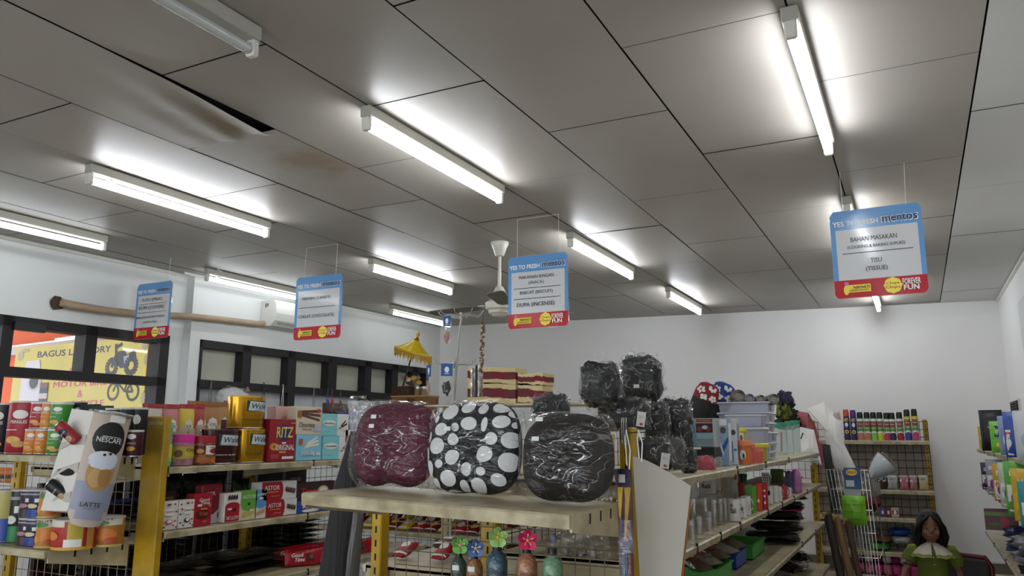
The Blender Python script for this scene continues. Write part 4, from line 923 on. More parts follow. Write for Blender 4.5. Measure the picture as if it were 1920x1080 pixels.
for k, (x0, x1, yt, yy) in enumerate(((105, 128, 803, 2.09), (112, 136, 753, 2.16), (190, 214, 765, 2.09), (216, 240, 764, 2.10), (205, 229, 806, 2.04), (231, 252, 806, 2.05), (243, 262, 764, 2.13))):
    tubepx(x0, x1, yt, ZE1, PUR if k % 3 else '#1a1820', 'dark crisp tube with gold crisps, %s' % ('low behind the coffee display', 'tall behind the coffee display', 'above the coffee display can', 'right of the coffee display rim', 'lower right of the coffee display', 'second from the yellow post', 'next to the yellow post')[k], [('o', .5, .75, .2, .1, P_W), ('o', .5, .3, .2, .09, K('#b88a2c')), ('t', .5, .5, .4, .07, 'PRINGLES', K('#b8a8a0'), .05)], Y=yy, grp='dark crisp tubes')
for k, (x0, x1) in enumerate(((126, 151), (151, 176), (176, 200))):
    a = atY(x0, 755+k*3, 2.16); b = atY(x1, 755+k*3, 2.16)
    carton('black_crisp_box', 'black crisp carton behind the coffee display, %s' % ('left', 'middle', 'right')[k], b.x-a.x, .03, a.z-ZE1, '#16181f', [('o', .35, .75, .2, .1, K('#b88a2c')), ('r', .6, .7, .9, .9, K('#9a9a98')), ('o', .3, .45, .2, .08, K('#a8762a'))], loc=((a.x+b.x)/2, 2.18, ZE1), group='black crisp cartons')
# lower shelf of the end bay
YC = 1.92
FR = [('r', 0, .72, 1, 1, K('#cfc6b4')), ('o', .4, .80, .25, .09, K('#3f7a34')), ('o', .55, .42, .3, .2, K('#c8742a')), ('o', .25, .3, .15, .12, K('#d08a34')), ('o', .7, .22, .16, .1, K('#b04a2a')), ('r', 0, .0, 1, .08, K('#b8a05a')), ('t', .5, .92, .5, .07, 'FRUIT', K('#8a2a2a'), .03)]
def can(x0, x1, yt, z, body, art, lab, Y=YC, grp='cans on the left end bay'): return tubepx(x0, x1, yt, z, body, lab, art, Y, '#a8a8a6', name='food_can', grp=grp)
DK = lambda c1, c2_: [('r', 0, 0, 1, .30, K(c1)), ('r', .5, .55, .8, .68, P_W), ('o', .4, .42, .2, .08, K(c2_)), ('r', .2, .8, .8, .86, K('#8a8a98'))]
can(-18, 10, 918, ZE2, '#a9a05a', [('r', 0, 0, 1, .45, K('#2a4a9a'))], 'yellow and blue food can cut by the left edge')
h = can(13, 35, 917, ZE2, '#14201c', DK('#1f7a3a', '#c8c8c0'), 'black coffee can with a green base', Y=1.95)
h = can(27, 50, 970, ZE2, '#2a1420', DK('#3a1a28', '#a06a7a'), 'lower dark purple coffee can')
can(32, 54, 917, ZE2+h+.001, '#2a1420', DK('#2a1a20', '#a06a7a'), 'upper dark purple coffee can')
h = can(41, 67, 971, ZE2, '#141c3c', DK('#1c3a8a', '#c8b890'), 'lower navy coffee can with barcode')
can(47, 72, 917, ZE2+h+.001, '#141c3c', DK('#1c3a8a', '#c8b890'), 'upper navy coffee can')
h = can(60, 88, 972, ZE2, '#b9843c', FR, 'lower fruit cocktail can beside the navy cans', Y=1.90)
can(66, 92, 919, ZE2+h+.001, '#b9843c', FR, 'upper fruit cocktail can with a green leaf', Y=1.91)
can(82, 133, 972, ZE2, '#a8302a', [('r', .55, .1, .8, .95, K('#b8a03a')), ('r', .5, .1, .78, .35, P_W), ('r', .0, .0, 1, .1, K('#c8963a')), ('r', .1, .75, .5, .95, K('#cfc6b4')), ('r', .86, .1, 1, .95, K('#b9843c')), ('o', .25, .45, .15, .14, K('#c8742a'))], 'large red fruit can under the coffee display', Y=1.90)
can(134, 168, 978, ZE2, '#a8702c', FR, 'fruit can right of the large red can', Y=1.99)
can(168, 203, 968, ZE2, '#a8702c', FR, 'fruit can farthest to the right on the end bay', Y=2.03)
# packets on the shelf behind the bay mesh
for k, (x0, x1, yt, yb_, cc, nm) in enumerate(((-12, 19, 876, 905, '#c8702a', 'orange crisps bag glimpsed at the left edge behind the mesh'), (57, 88, 868, 917, '#a8202e', 'red and yellow snack bag behind the end bay mesh'), (88, 112, 876, 905, '#5a1a2c', 'small maroon packet beside the red and yellow bag'))):
    p, w, h = spotY(x0, x1, yt, yb_, 2.34); pouch('snack_packet', nm, w, h, .05, cc, [('r', 0, .3, 1, .5, P_Y if k == 1 else K('#2a2420')), ('t', .5, .2, .6, .16, ('UZIN', 'QTELA', 'choco')[k], P_W, .05)], (p.x, 2.34, CZ-.40 if k else p.z), 0, seed=40+k)
MB_ = MB(); p, w, h = spotY(0, 110, 905, 914, 2.30)
tag(MB().box(-3.95, -2.95, 2.27, 2.29, CZ-.425, CZ-.40, mat('dark_maroon_strip', '#2a1216', .4)).build('shelf_strip'), 'dark maroon shelf strip behind the left end bay mesh', 'strip')

# ------------------------------------------------------------------ hanging coffee display
YD = 1.92
dtl, dtr, dbl = atY(152, 775, YD), atY(227, 778, YD), atY(124, 975, YD)
sd = depth(dtl)/FPX; dw = 60*sd/.86; dh = dtl.z-dbl.z
nd = thing('coffee_display', 'cardboard latte display with small coffee cans, hung on the left end bay', 'display', (atY(160, 970, YD).x, YD, dbl.z))
sh_ = (dtl.x-dbl.x)/dh*.9
S = Matrix(((1, 0, sh_*.0, 0), (0, 1, 0, 0), (0, 0, 1, 0), (0, 0, 0, 1)))
tilt = Matrix.Rotation(radians(7.5), 4, 'Y')
nd.rotation_euler = (0, radians(9), radians(72))
rw = dw*.98; R_ = rw*.62
def dfn(u, v, o):
    a = (u-.5)*1.75; zz = v*dh*1.0
    return ((R_+o)*sin(a)*rw/(2*R_*sin(.875)), -(R_+o)*cos(a)+R_*cos(.875), zz+.018*(1-(2*u-1)**2)*(-1 if v < .5 else .6)*(1-abs(2*v-1) < .02))
M_latte = mat('latte_print', '#b8a99c', .4); M_lowp = mat('cool_grey_print', '#8e93a6', .4); M_foam = K('#cdd4df'); M_card = mat('white_card', '#d5d1cb', .55)
mb = MB(); nu, nv = 14, 20; rc = .10
vs = []
for j in range(nv+1):
    for i in range(nu+1):
        v = j/nv; k = 1
        if v < rc: k = 1-.32*(1-v/rc)**2
        if v > .985: k = 1.0
        u = .5+(i/nu-.5)*k
        vs.append(dfn(u, v, 0))
mb.add(vs, [(j*(nu+1)+i, j*(nu+1)+i+1, (j+1)*(nu+1)+i+1, (j+1)*(nu+1)+i) for j in range(nv) for i in range(nu)], M_latte)
mb.art(dfn, [('r', .18, .02, .82, .10, M_lowp), ('r', .03, .10, .97, .36, M_lowp)])
mb.art(dfn, [('o', .52, .76, .38, .165, K('#141416')), ('t', .52, .755, .58, .047, 'NESCAFE', P_W, .03), ('r', .34, .785, .76, .79, P_W), ('o', .50, .44, .31, .16, K('#b0864e')), ('o', .42, .40, .16, .09, K('#bf9a66')), ('o', .60, .42, .14, .10, K('#a37a44')), ('o', .50, .575, .33, .075, M_foam), ('o', .50, .53, .30, .05, M_foam, .1), ('o', .48, .615, .035, .013, K('#3a241a')), ('o', .60, .63, .035, .013, K('#4a3020')), ('t', .46, .155, .42, .042, 'LATTE', K('#2a2a30'), .015), ('r', .32, .115, .60, .120, K('#70747f')), ('r', .40, .925, .74, 1.0, P_W)], base=1)
mb.build('printed_front', nd, smooth=60)
MB().lathe([(R_*.80, dh-.003), (R_*.86, dh+.004), (R_*.84, dh+.008), (R_*.4, dh+.002)], P_SIL, 24, sy=.45, c=(0, -.01, 0)).build('can_top', nd, smooth=40)
mb = MB(); bx = rw*.5; bz = .115
mb.add([(-bx, .0, 0.03), (-bx, 0, dh), (-bx-.045, bz, dh+.005), (-bx-.055, bz, .02)], [(0, 1, 2, 3)], M_card)
mb.add([(bx, .0, 0.03), (bx, 0, dh), (bx-.02, bz, dh), (bx-.03, bz, .02)], [(3, 2, 1, 0)], M_card)
mb.add([(-bx, 0, dh), (bx, 0, dh), (bx-.02, bz, dh), (-bx-.045, bz, dh+.005)], [(0, 1, 2, 3)], M_card)
mb.add([(-bx-.055, bz, .02), (bx-.03, bz, .02), (bx-.02, bz, dh), (-bx-.045, bz, dh+.005)], [(0, 1, 2, 3)], M_card)
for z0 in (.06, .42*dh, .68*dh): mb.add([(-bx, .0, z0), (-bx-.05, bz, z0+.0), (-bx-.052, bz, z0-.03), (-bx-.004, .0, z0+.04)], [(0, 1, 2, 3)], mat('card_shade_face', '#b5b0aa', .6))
mb.art(lambda u, v, o: (-bx-.05*u-.001-o, bz*u, v*dh), [('o', .45, .42, .35, .035, M_dark)])
mb.build('side_panel', nd)
def small_can(px, py, body, lab, tip, grp=None, s=1.):
    q = atY(px, py, YD-.055 if px < 150 else YD+.10)
    t = thing('coffee_can', lab, 'can', q, 0, grp, rot=tip)
    MB().lathe([(.018, -.045), (.022, -.041), (.022, .041), (.018, .045)], K(body), 18).art(cyl_front(.022, .086, pi*.9, -.043), [('o', .5, .6, .3, .2, K('#17171a')), ('t', .5, .6, .4, .06, 'NESCAFE', P_W, .03), ('o', .5, .25, .2, .14, K('#b0906a'))]).build('body', t, smooth=40)
    MB().lathe([(.018, .045), (.0208, .046), (.0208, .049), (.018, .048), (.001, .046)], P_SIL, 18).build('lid', t, smooth=40)
    MB().ell((.006, 0, .049), (.006, .004, .0012), P_SIL, 8, 4).build('ring_pull', t)
small_can(128, 812, '#9c2a30', 'small red coffee can tilted in the top left of the display', (radians(28), radians(-42), 0))
small_can(112, 920, '#1c1a1c', 'small black coffee can tilted in the lower left of the display', (radians(30), radians(-48), 0))
small_can(211, 862, '#8c1f2c', 'small red coffee can poking out right of the display', (radians(20), radians(38), 0))
small_can(203, 908, '#b89a34', 'small yellow and black coffee can poking out right of the display', (radians(10), radians(30), 0))
q = atY(229, 795, YD+.12)
tag(MB().tube([(q.x-.02, q.y-.05, q.z+.02), (q.x+.004, q.y-.03, q.z+.01), (q.x+.010, q.y-.01, q.z-.015), (q.x-.01, q.y, q.z-.04)], .0015, M_chrome).build('display_hook'), 'thin wire hook curling from the coffee display rim', 'hook')

# dark cartons that fill the far side of the left shelving
DCC = ('#1c1c26', '#2a1418', '#15151a', '#32261c', '#1a2434', '#2b2220')
for lv, z in enumerate((CZ-.40, CZ-.66)):
    for k in range(8):
        carton('dark_carton', ('navy', 'maroon', 'black', 'brown', 'slate blue', 'dark brown')[(k+lv) % 6]+' carton on the far side, %s shelf, %s' % (('middle', 'lower')[lv], ('first from the yellow post', 'second', 'third', 'fourth', 'fifth', 'sixth', 'seventh', 'eighth, at the far end')[k]),
               .19+.02*(k % 3 == 0), .04, .17+.02*((k*7+lv) % 3), DCC[(k+lv) % 6], [('r', .2, .5, .7, .62, K(('#6a5a3a', '#8a8478', '#7a2a2a')[k % 3])), ('o', .5, .3, .2, .1, K('#5a4a3a'))], loc=(SPX-.395, 2.40+.225*k, z+.001), rz=R90, group='dark cartons on the far side of the left shelving')
# ================================================================== the three wrapped cushions
def cushion(x0, x1, y0, y1, Y, name, label, m, T=.13, dots=False, hole=.16, notch=.10, seed=1, lean=radians(-6), yaw=.0, wrapw=1.06, ex=3.2, wscale=1.05):
    p, w, h = spotY(x0-13, x1-13, y0, y1, Y)
    c = thing(name, label, 'cushion', (p.x, Y+.03, zp(p.x)+.003), rot=(lean, 0, yaw), group='wrapped seat cushions')
    def outl(a, e=ex):
        ca, sa = cos(a), sin(a); r = (abs(ca)**e+abs(sa)**e)**(-1/e)
        x = r*ca*w/2; z = r*sa*h/2
        if sa < 0: z *= 1-notch*math.exp(-(ca/.28)**2)                # the gap between the two lower lobes
        x *= 1+.05*noise.noise(Vector((ca*1.3+seed, sa*1.3, 0)))
        return x, z
    NA, NR = 64, 14
    def surf(a, s, sgn, sc=1., o=0.):
        x, z = outl(a); t = max(0., 1-s**2.6)**.55
        dim = 1-.5*math.exp(-(s/hole/1.6)**2)*1.0
        lob = 1-.35*math.exp(-((a-3*pi/2)/.16)**2)*max(0, s-.35)
        th = T/2*t*dim*lob*(1+.10*noise.noise(Vector((x*9, z*9, seed))))
        return (x*s*sc, sgn*(th+o), h/2+z*s*sc)
    mb = MB()
    for sgn in (-1, 1):
        vs = [surf(2*pi*j/NA, 1e-4+i/NR, sgn) for i in range(NR+1) for j in range(NA)]
        fs = [(i*NA+j, i*NA+(j+1) % NA, (i+1)*NA+(j+1) % NA, (i+1)*NA+j) for i in range(NR) for j in range(NA)]
        mb.add(vs, fs if sgn < 0 else [f[::-1] for f in fs], m)
    if dots:
        def fn(u, v, o):                                              # flat coordinates of the front -> cushion surface
            X = (u-.5)*w; Zz = (v-.5)*h; a = math.atan2(Zz/(h/2), X/(w/2)) % (2*pi)
            ox, oz = outl(a); R = sqrt(ox*ox+oz*oz); s = min(.985, sqrt(X*X+Zz*Zz)/R); q = surf(a, s, -1, 1, o+.0012)
            return q
        D = [(.27, .87, .10, .085), (.47, .92, .075, .065), (.64, .90, .05, .055), (.82, .93, .09, .07), (.95, .86, .06, .05), (.11, .80, .035, .045), (.20, .68, .085, .07), (.37, .70, .045, .045), (.52, .74, .085, .07), (.69, .73, .035, .08), (.85, .76, .08, .07), (1.0, .73, .03, .035), (.045, .60, .03, .06), (.17, .50, .10, .09), (.35, .57, .05, .065), (.78, .58, .06, .065), (.95, .57, .08, .085), (.03, .40, .03, .09), (.36, .38, .07, .08), (.71, .42, .09, .085), (.94, .34, .09, .10), (.08, .26, .06, .085), (.22, .31, .05, .045), (.53, .26, .055, .07), (.69, .24, .05, .045), (.33, .16, .09, .085), (.85, .16, .065, .065), (.17, .10, .045, .06), (.49, .08, .045, .07), (.65, .09, .08, .085), (.36, .015, .08, .03)]
        mb.art(fn, [('o', min(.97, max(.03, u)), v, rx, ry, mat('white_dot_fabric', '#cfcfcf', .8)) for u, v, rx, ry in D])
    if hole:
        pass
    mb.build('cushion_body', c, smooth=60)
    # loose clear bag around it
    mb = MB(); NA2, NR2 = 96, 18
    for sgn in (-1, 1):
        vs = []
        for i in range(NR2+1):
            for j in range(NA2):
                a = 2*pi*j/NA2; s = 1e-4+i/NR2; x, z = outl(a, 4.5)
                k = wscale*(1+.045*(noise.noise(Vector((cos(a)*5, sin(a)*5, seed+4)))+.5*noise.noise(Vector((cos(a)*14, sin(a)*14, seed))))*s**4)
                t = max(0., 1-s**5)**.6*T*.56+.002
                cr = .006*noise.noise(Vector((x*s*26, z*s*60, seed+sgn)))+.004*noise.noise(Vector((x*s*70, z*s*30, seed)))
                zz = h/2+z*s*k
                if zz < .0015: zz = .0015
                vs.append((x*s*k, sgn*(t+cr*(1-s*.3)+.004), zz))
        fs = [(i*NA2+j, i*NA2+(j+1) % NA2, (i+1)*NA2+(j+1) % NA2, (i+1)*NA2+j) for i in range(NR2) for j in range(NA2)]
        mb.add(vs, fs if sgn < 0 else [f[::-1] for f in fs], M_filmh)
    mb.build('plastic_bag', c, smooth=80)
    return c, w, h
def sticker(par, x, z, y, w=.02, h=.012):
    MB().box(x-w/2, x+w/2, y-.001, y, z-h/2, z+h/2, M_price).build('price_tag', par)
M_mar = mat('maroon_plush', '#55122f', .9, bump=.35, bscale=60, vary=.15, vscale=5); M_brn = mat('dark_brown_plush', '#1f1715', .95, vary=.2, vscale=6); M_bd = mat('black_fabric', '#16161a', .85, bump=.25, bscale=60)
c, w, h = cushion(660, 812, 752, 915, 2.09, 'seat_cushion', 'maroon plush cushion in a clear bag, left end of the shelf', M_mar, seed=1, notch=.12)
sticker(c, -.035, .22, -.082); sticker(c, -.04, .19, -.082)
c, w, h = cushion(804, 975, 749, 927, 2.07, 'seat_cushion', 'black cushion with big white spots in a clear bag', M_bd, dots=True, seed=2, notch=.05, hole=.2)
sticker(c, -.055, .19, -.082, .022)
c, w, h = cushion(978, 1155, 762, 933, 2.05, 'seat_cushion', 'dark brown plush cushion in a clear bag, beside the yellow post', M_brn, seed=3, notch=.04, ex=2.7)
sticker(c, -.055, .225, -.082, .022); sticker(c, -.065, .17, -.082, .022)

# ------------------------------------------------------------------ bath bottles with cloth flowers on the shelf below
ZQ = CZ-.475
M_pet = [K('#7fd06a', .7), K('#4a6ab8', .7), K('#a6dc86', .7), K('#e23a72', .7)]
def flower(par, c, r, m, mc, tiltx=-.5):
    mb = MB(); R = Matrix.Translation(c) @ Matrix.Rotation(tiltx, 4, 'X') @ Matrix.Rotation(.3, 4, 'Y')
    for k in range(5):
        a = 2*pi*k/5+.3; Rk = R @ Matrix.Rotation(a, 4, 'Z')
        vs = [(0, 0, .002)]; n = 10
        for i in range(n): t = 2*pi*i/n; vs.append((r*.60+r*.44*cos(t), r*.46*sin(t), .006+.006*sin(t)+.004*cos(t)))
        vs2 = [(x, y, z-.002) for x, y, z in vs]
        mb.add(vs+vs2, [(0, 1+i, 1+(i+1) % n) for i in range(n)]+[(n+1, n+2+(i+1) % n, n+2+i) for i in range(n)]+[(1+i, n+2+i, n+2+(i+1) % n, 1+(i+1) % n) for i in range(n)], m, Rk)
        mb.add([(r*.05, 0, .0075), (r*.5, r*.1, .0115), (r*.62, 0, .0115), (r*.5, -r*.1, .0115)], [(0, 1, 2, 3)], mc, Rk)
    mb.ell((0, 0, .008), (r*.16, r*.16, .004), mc, 8, 6, R)
    return mb.build('cloth_flower', par, smooth=40)
def salt_bottle(x0, x1, fx, fy, Y, label, salt, pet, mc, fr=.026, stick=True, wrapped=False):
    a = atY(x0, 1060, Y); b = atY(x1, 1060, Y); r = (b.x-a.x)/2; h = .145 if x1-x0 > 30 else .118
    t = thing('bath_salt_bottle', label, 'bottle', ((a.x+b.x)/2, Y, ZQ), face_cam(((a.x+b.x)/2, Y)), 'bath salt bottles with cloth flowers')
    ms = mat('salt_'+salt.lstrip('#'), salt, .6, bump=.4, bscale=120, vary=.3, vscale=90)
    MB().lathe([(r*.93, .001), (r*.95, .006), (r*.95, h*.80), (r*.80, h*.9), (r*.42, h)], ms, 20).art(cyl_front(r*.955, h, pi*.7), [('t', .5, .62, .6, .07, 'Bali', K('#2a2420'), .02, 0, .2), ('t', .5, .45, .8, .06, 'Bath Salt', K('#2a2420'), .01), ('r', .35, .3, .65, .33, K('#3a3028'))]+([('r', .1, .72, .5, .84, M_price)] if h < .13 else [('r', .55, .05, .85, .15, M_price)])).build('salt_body', t, smooth=40)
    MB().lathe([(r, .0), (r*1.01, h*.8), (r*.85, h*.93), (r*.46, h*1.03)], M_film, 20).build('clear_sleeve', t, smooth=60)
    MB().cyl(r*.42, h, h+.018, M_black, 14).build('bottle_cap', t, smooth=40)
    if pet is not None:
        q = atY(fx, fy, Y-.02); flower(t, Vector((0, -r*.5, q.z-ZQ)), fr, pet, mc, 1.45)
        MB().tube([(0, -r*.4, h+.01), (0, -r*.5, q.z-ZQ)], .0012, M_string, 5).build('flower_tie', t)
    else:
        mb = MB(); mb.lathe([(r*.6, h*.95), (r*.25, h+.02), (r*.5, h+.045), (r*.9, h+.055)], M_filmh, 14); mb.ell((.004, 0, h+.045), (.008, .004, .012), K('#5a6a8a'), 8, 6); mb.build('gathered_wrap', t, smooth=60)
YB = 2.06
salt_bottle(847, 874, 861, 1023, YB, 'dark green salt bottle with a bright green cloth flower', '#2f4a38', mat('petal_green', '#7fd06a', .6), K('#e8c890'))
salt_bottle(876, 904, 890, 1029, YB, 'small orange salt bottle with a blue and white cloth flower', '#a06a3a', mat('petal_blue', '#5a78c0', .6), K('#e8d8a0'))
salt_bottle(914, 950, 929, 1008, YB, 'teal salt bottle with a pale green cloth flower', '#1f5468', mat('petal_lime', '#a8dd88', .6), K('#e6cf4a'), fr=.029)
salt_bottle(970, 1006, 986, 1013, YB, 'orange salt bottle with a hot pink cloth flower', '#b07248', mat('petal_pink', '#e02c6c', .6), K('#f0a878'), fr=.029)
salt_bottle(1018, 1054, 0, 0, YB, 'mint green salt bottle with gathered clear wrap and no flower', '#6f9c78', None, None)
for k, (x, w_) in enumerate(((668, .10), (742, .06), (795, .07))):
    p = atY(x, 1076, 1.98); pouch('flat_packet', 'small brown and white packet lying on the lower end shelf, %s' % ('leftmost', 'middle', 'rightmost')[k], w_, .05, .008, mat('brown_card', '#5a3a28', .5), [('r', .4, .2, .9, .8, P_W)], (p.x, 1.95, ZQ+.006), flat=True, group='flat packets on the lower end shelf', rot=(-pi/2, 0, .2*k))
# clear wrapped plastic ware behind the mesh, right half of the bay
M_ware = film('clear_ware', gloss=.05, rough=.08, bump=.15, bscale=10, haze=.03)
for k, (x0, x1, y0, y1, yy) in enumerate(((1040, 1075, 960, 1075, 2.38), (1066, 1100, 985, 1085, 2.36), (1094, 1128, 975, 1085, 2.38), (1120, 1152, 990, 1090, 2.36))):
    p, w, h = spotY(x0, x1, y0, y1, yy)
    t = thing('wrapped_dish_stack', 'clear plastic dishes bagged behind the end bay mesh, %s' % ('first from the middle post', 'second from the middle post', 'third from the middle post', 'next to the right post')[k], 'dishes', (p.x, yy, p.z), 0, 'clear plastic dishes behind the mesh')
    mb = MB(); R = Matrix.Rotation(pi/2, 4, 'X')
    for q in range(3): mb.lathe([(w*.46, q*.012), (w*.5, q*.012+.008), (w*.42, q*.012+.002), (w*.2, q*.012)], M_ware, 20, Matrix.Translation((0, -.0, h*.35)) @ R)
    mb.build('dish', t, smooth=50)
    mb = MB(); mb.lathe([(.001, 0), (w*.5, .005), (w*.55, h*.5), (w*.4, h*.85), (w*.12, h*.97), (w*.25, h*1.06)], M_filmh, 18, sy=.3); mb.build('clear_bag', t, smooth=80)

# ------------------------------------------------------------------ tall grey bag leaning at the left of the end bay
q0 = atY(650, 935, 2.42); qb = atY(640, 1075, 2.42); qt = atY(683, 752, 2.42)
t = thing('wrapped_fabric_roll', 'tall dark grey fabric roll in a clear bag standing left of the cushions', 'roll', (qb.x-.02, 2.42, 0.0), 0)
zt_ = qt.z; dx = qt.x-qb.x
pts = [(-.06, 0, .125), (-.04, 0, .5), (0, 0, 1.0), (dx*.6, 0, 1.4), (dx*.95+.02, 0, zt_-.12)]
M_gf = mat('dark_grey_fabric', '#2d2c2e', .8, stretch=(14, 14, .6), bump=.8, bscale=4)
MB().tube(pts, [.10, .10, .088, .068, .05], M_gf, 18, flat=.8).build('fabric', t, smooth=60)
mb = MB(); n = 22; L = 14; vs = []
for i in range(L+1):
    s = i/L; z = .12+(zt_-.12)*s; cx_ = -.06+(dx+.09)*s*s*.5+(dx+.05)*.5*s; r = .115-.065*s
    if s > .92: r = .03+.03*((s-.92)/.08)
    for j in range(n):
        a = 2*pi*j/n; k = 1+.14*noise.noise(Vector((cos(a)*3, sin(a)*3, z*5)))
        vs.append((cx_+r*cos(a)*k, r*sin(a)*k*.8, z))
mb.add(vs, [(i*n+j, i*n+(j+1) % n, (i+1)*n+(j+1) % n, (i+1)*n+j) for i in range(L) for j in range(n)], film('grey_bag_film', gloss=.08, rough=.2, bump=.8, bscale=12, haze=.18, stretch=(3, 3, .5)))
mb.build('clear_bag', t, smooth=80)
p = atY(695, 746, 2.43)
tag(MB().ell((0, 0, 0), (.05, .02, .03), M_filmh, 16, 10, nz=.5, ns=12).build('crumpled_bag_top', loc=(atY(672, 752, 2.46).x, 2.46, atY(672, 752, 2.46).z-.01), smooth=80), 'crumpled clear bag end sticking up left of the maroon cushion', 'bag')

# ================================================================== centre aisle hooks at the post
pp = atY(1172, 790, 2.26)
q = atY(1172, 812, 2.25)
t = thing('display_hook', 'black wire prong hook on the yellow post beside the brown cushion', 'hook', (q.x, 2.245, q.z))
mb = MB(); mb.box(-.012, .012, -.003, 0, -.02, .03, M_wired)
mb.build('hook_plate', t)
for k, (dxx, dl) in enumerate(((-.006, .05), (.0, .06), (.007, .05))): MB().tube([(dxx, -.003, .045), (dxx, -.006, .03), (dxx, -.006, -.03-.01*k), (dxx+.002, -.012, -.035)], .0016, M_chrome, 6).build('prong', t)
MB().tube([(.01, -.004, .0), (.05, -.02, .002), (.12, -.03, .004), (.15, -.03, .018)], .0018, M_wired, 6).build('side_arm', t)
# hanging toy card
YH = 2.18
p, w, h = spotY(1158, 1189, 879, 1100, YH)
t = thing('toy_card', 'purple hanging toy card with red and yellow tools', 'toy', (p.x, YH, p.z), radians(4))
mb = MB(); mb.prism([(-w*.62, h), (w/2, h), (w/2, 0), (-w*.3, 0), (-w*.3, h*.75)], -.002, .002, mat('purple_card', '#24183f', .4), Matrix.Rotation(pi/2, 4, 'X'))
f = lambda u, v, o: ((u-.5)*w, -.002-o, v*h)
mb.art(f, [('r', .25, .88, .62, .95, P_W), ('r', .15, .38, .95, .85, K('#5a1822')), ('p', [(.15, .84), (.5, .84), (.45, .80), (.3, .55), (.2, .6)], P_Y), ('p', [(.55, .84), (.95, .84), (.9, .78), (.62, .42), (.5, .4), (.6, .74)], K('#c8a02a')), ('r', .1, .36, .98, .38, K('#4a3a7a')), ('r', .1, .27, .98, .28, K('#8a7a9a')), ('r', .1, .17, .98, .18, K('#5a4a7a')), ('p', [(.3, .40), (.5, .42), (.5, .62), (.36, .6)], K('#1c2a6a'))])
mb.build('printed_card', t)
mb = MB()
for k, (cc, x_) in enumerate((('#5c1c1c', .3), ('#1c4a6a', .1), ('#6b2f22', .42))): mb.tube([(x_*w, -.012, .02), (x_*w+.002, -.014, h*.28)], .005, K(cc), 8)
mb.build('toy_tool', t)
MB().lathe([(.001, 0), (w*.45, .004), (w*.5, h*.35), (w*.4, h*.5)], M_film, 14, sy=.35, c=(.006, -.012, .02)).build('blister', t, smooth=60)
# big curved card hung by white ties
YG = 2.10
xs0, xs1 = atY(1188, 900, YG).x, atY(1290, 900, YG).x
zt0, zt1 = atY(1192, 856, YG).z, atY(1297, 905, YG).z
t = thing('curved_card', 'big curved grey card hanging by white ties with an orange edge', 'card', (xs0, YG, .9))
mb = MB(); nu, nv = 14, 16; vs = []
M_gc = mat('warm_grey_card', '#a59f94', .5, vary=.05, vscale=2, bump=.05, bscale=4)
W_ = (xs1-xs0)*1.2
def gfn(u, v, o=0.):
    wv = W_*(1-.62*(1-v)); top = zt0-.9-.003*u-((zt0-zt1)+.0)*u**1.6
    z = top*v; x = wv*u+.012*(1-v)
    y = -.05*sin(u*pi*.75)*1.0-.05*u*u*v+.03*(1-v)*(1-u)
    return (x, y-o, z)
for sgn in (0, .0022): vs += [gfn(i/nu, j/nv, sgn) for j in range(nv+1) for i in range(nu+1)]
n1 = (nu+1)*(nv+1); fs = []
for b_, fl_ in ((0, 1), (n1, 0)):
    for j in range(nv):
        for i in range(nu):
            f = (b_+j*(nu+1)+i, b_+j*(nu+1)+i+1, b_+(j+1)*(nu+1)+i+1, b_+(j+1)*(nu+1)+i); fs.append(f[::-1] if fl_ else f)
mb.add(vs, fs, M_gc)
ed = [j*(nu+1)+nu for j in range(nv+1)]; mb.add([], [], M_gc); k0 = mb.mi(K('#9a5a26'))
for a_, b_ in zip(ed[:-1], ed[1:]): mb.f.append((a_, b_, b_+n1, a_+n1)); mb.m.append(k0)
mb.build('card_sheet', t, smooth=60)
mb = MB(); e0 = [gfn(1, j/nv, 0) for j in range(nv+1)]
mb.tube([(x+.001, y+.004, z) for x, y, z in e0[:-1]], .0028, K('#9a5a26'), 6); mb.build('orange_edge', t)
for px, py in ((1203, 866), (1180, 880)):
    q = atY(px, py, YG-.03); hk = atY(px-6, 806, 2.2)
    tag(MB().tube([q, (q.x-.003, q.y+.02, q.z+.05), hk, (hk.x-.006, hk.y+.005, hk.z-.02), (q.x-.01, q.y+.01, q.z+.01)], .0016, M_string, 6).build('cable_tie'), 'white cable tie holding %s' % ('the curved grey card' if px > 1190 else 'the purple toy card'), 'cable tie')
p, w, h = spotY(1262, 1283, 1010, 1100, 2.25); pouch('orange_packet', 'orange red plastic packet below the edge of the curved grey card', w*1.3, h, .03, mat('orange_red_foil', '#9a3a28', .3, bump=.4), [], (p.x-.005, 2.26, p.z), .3, seed=3)
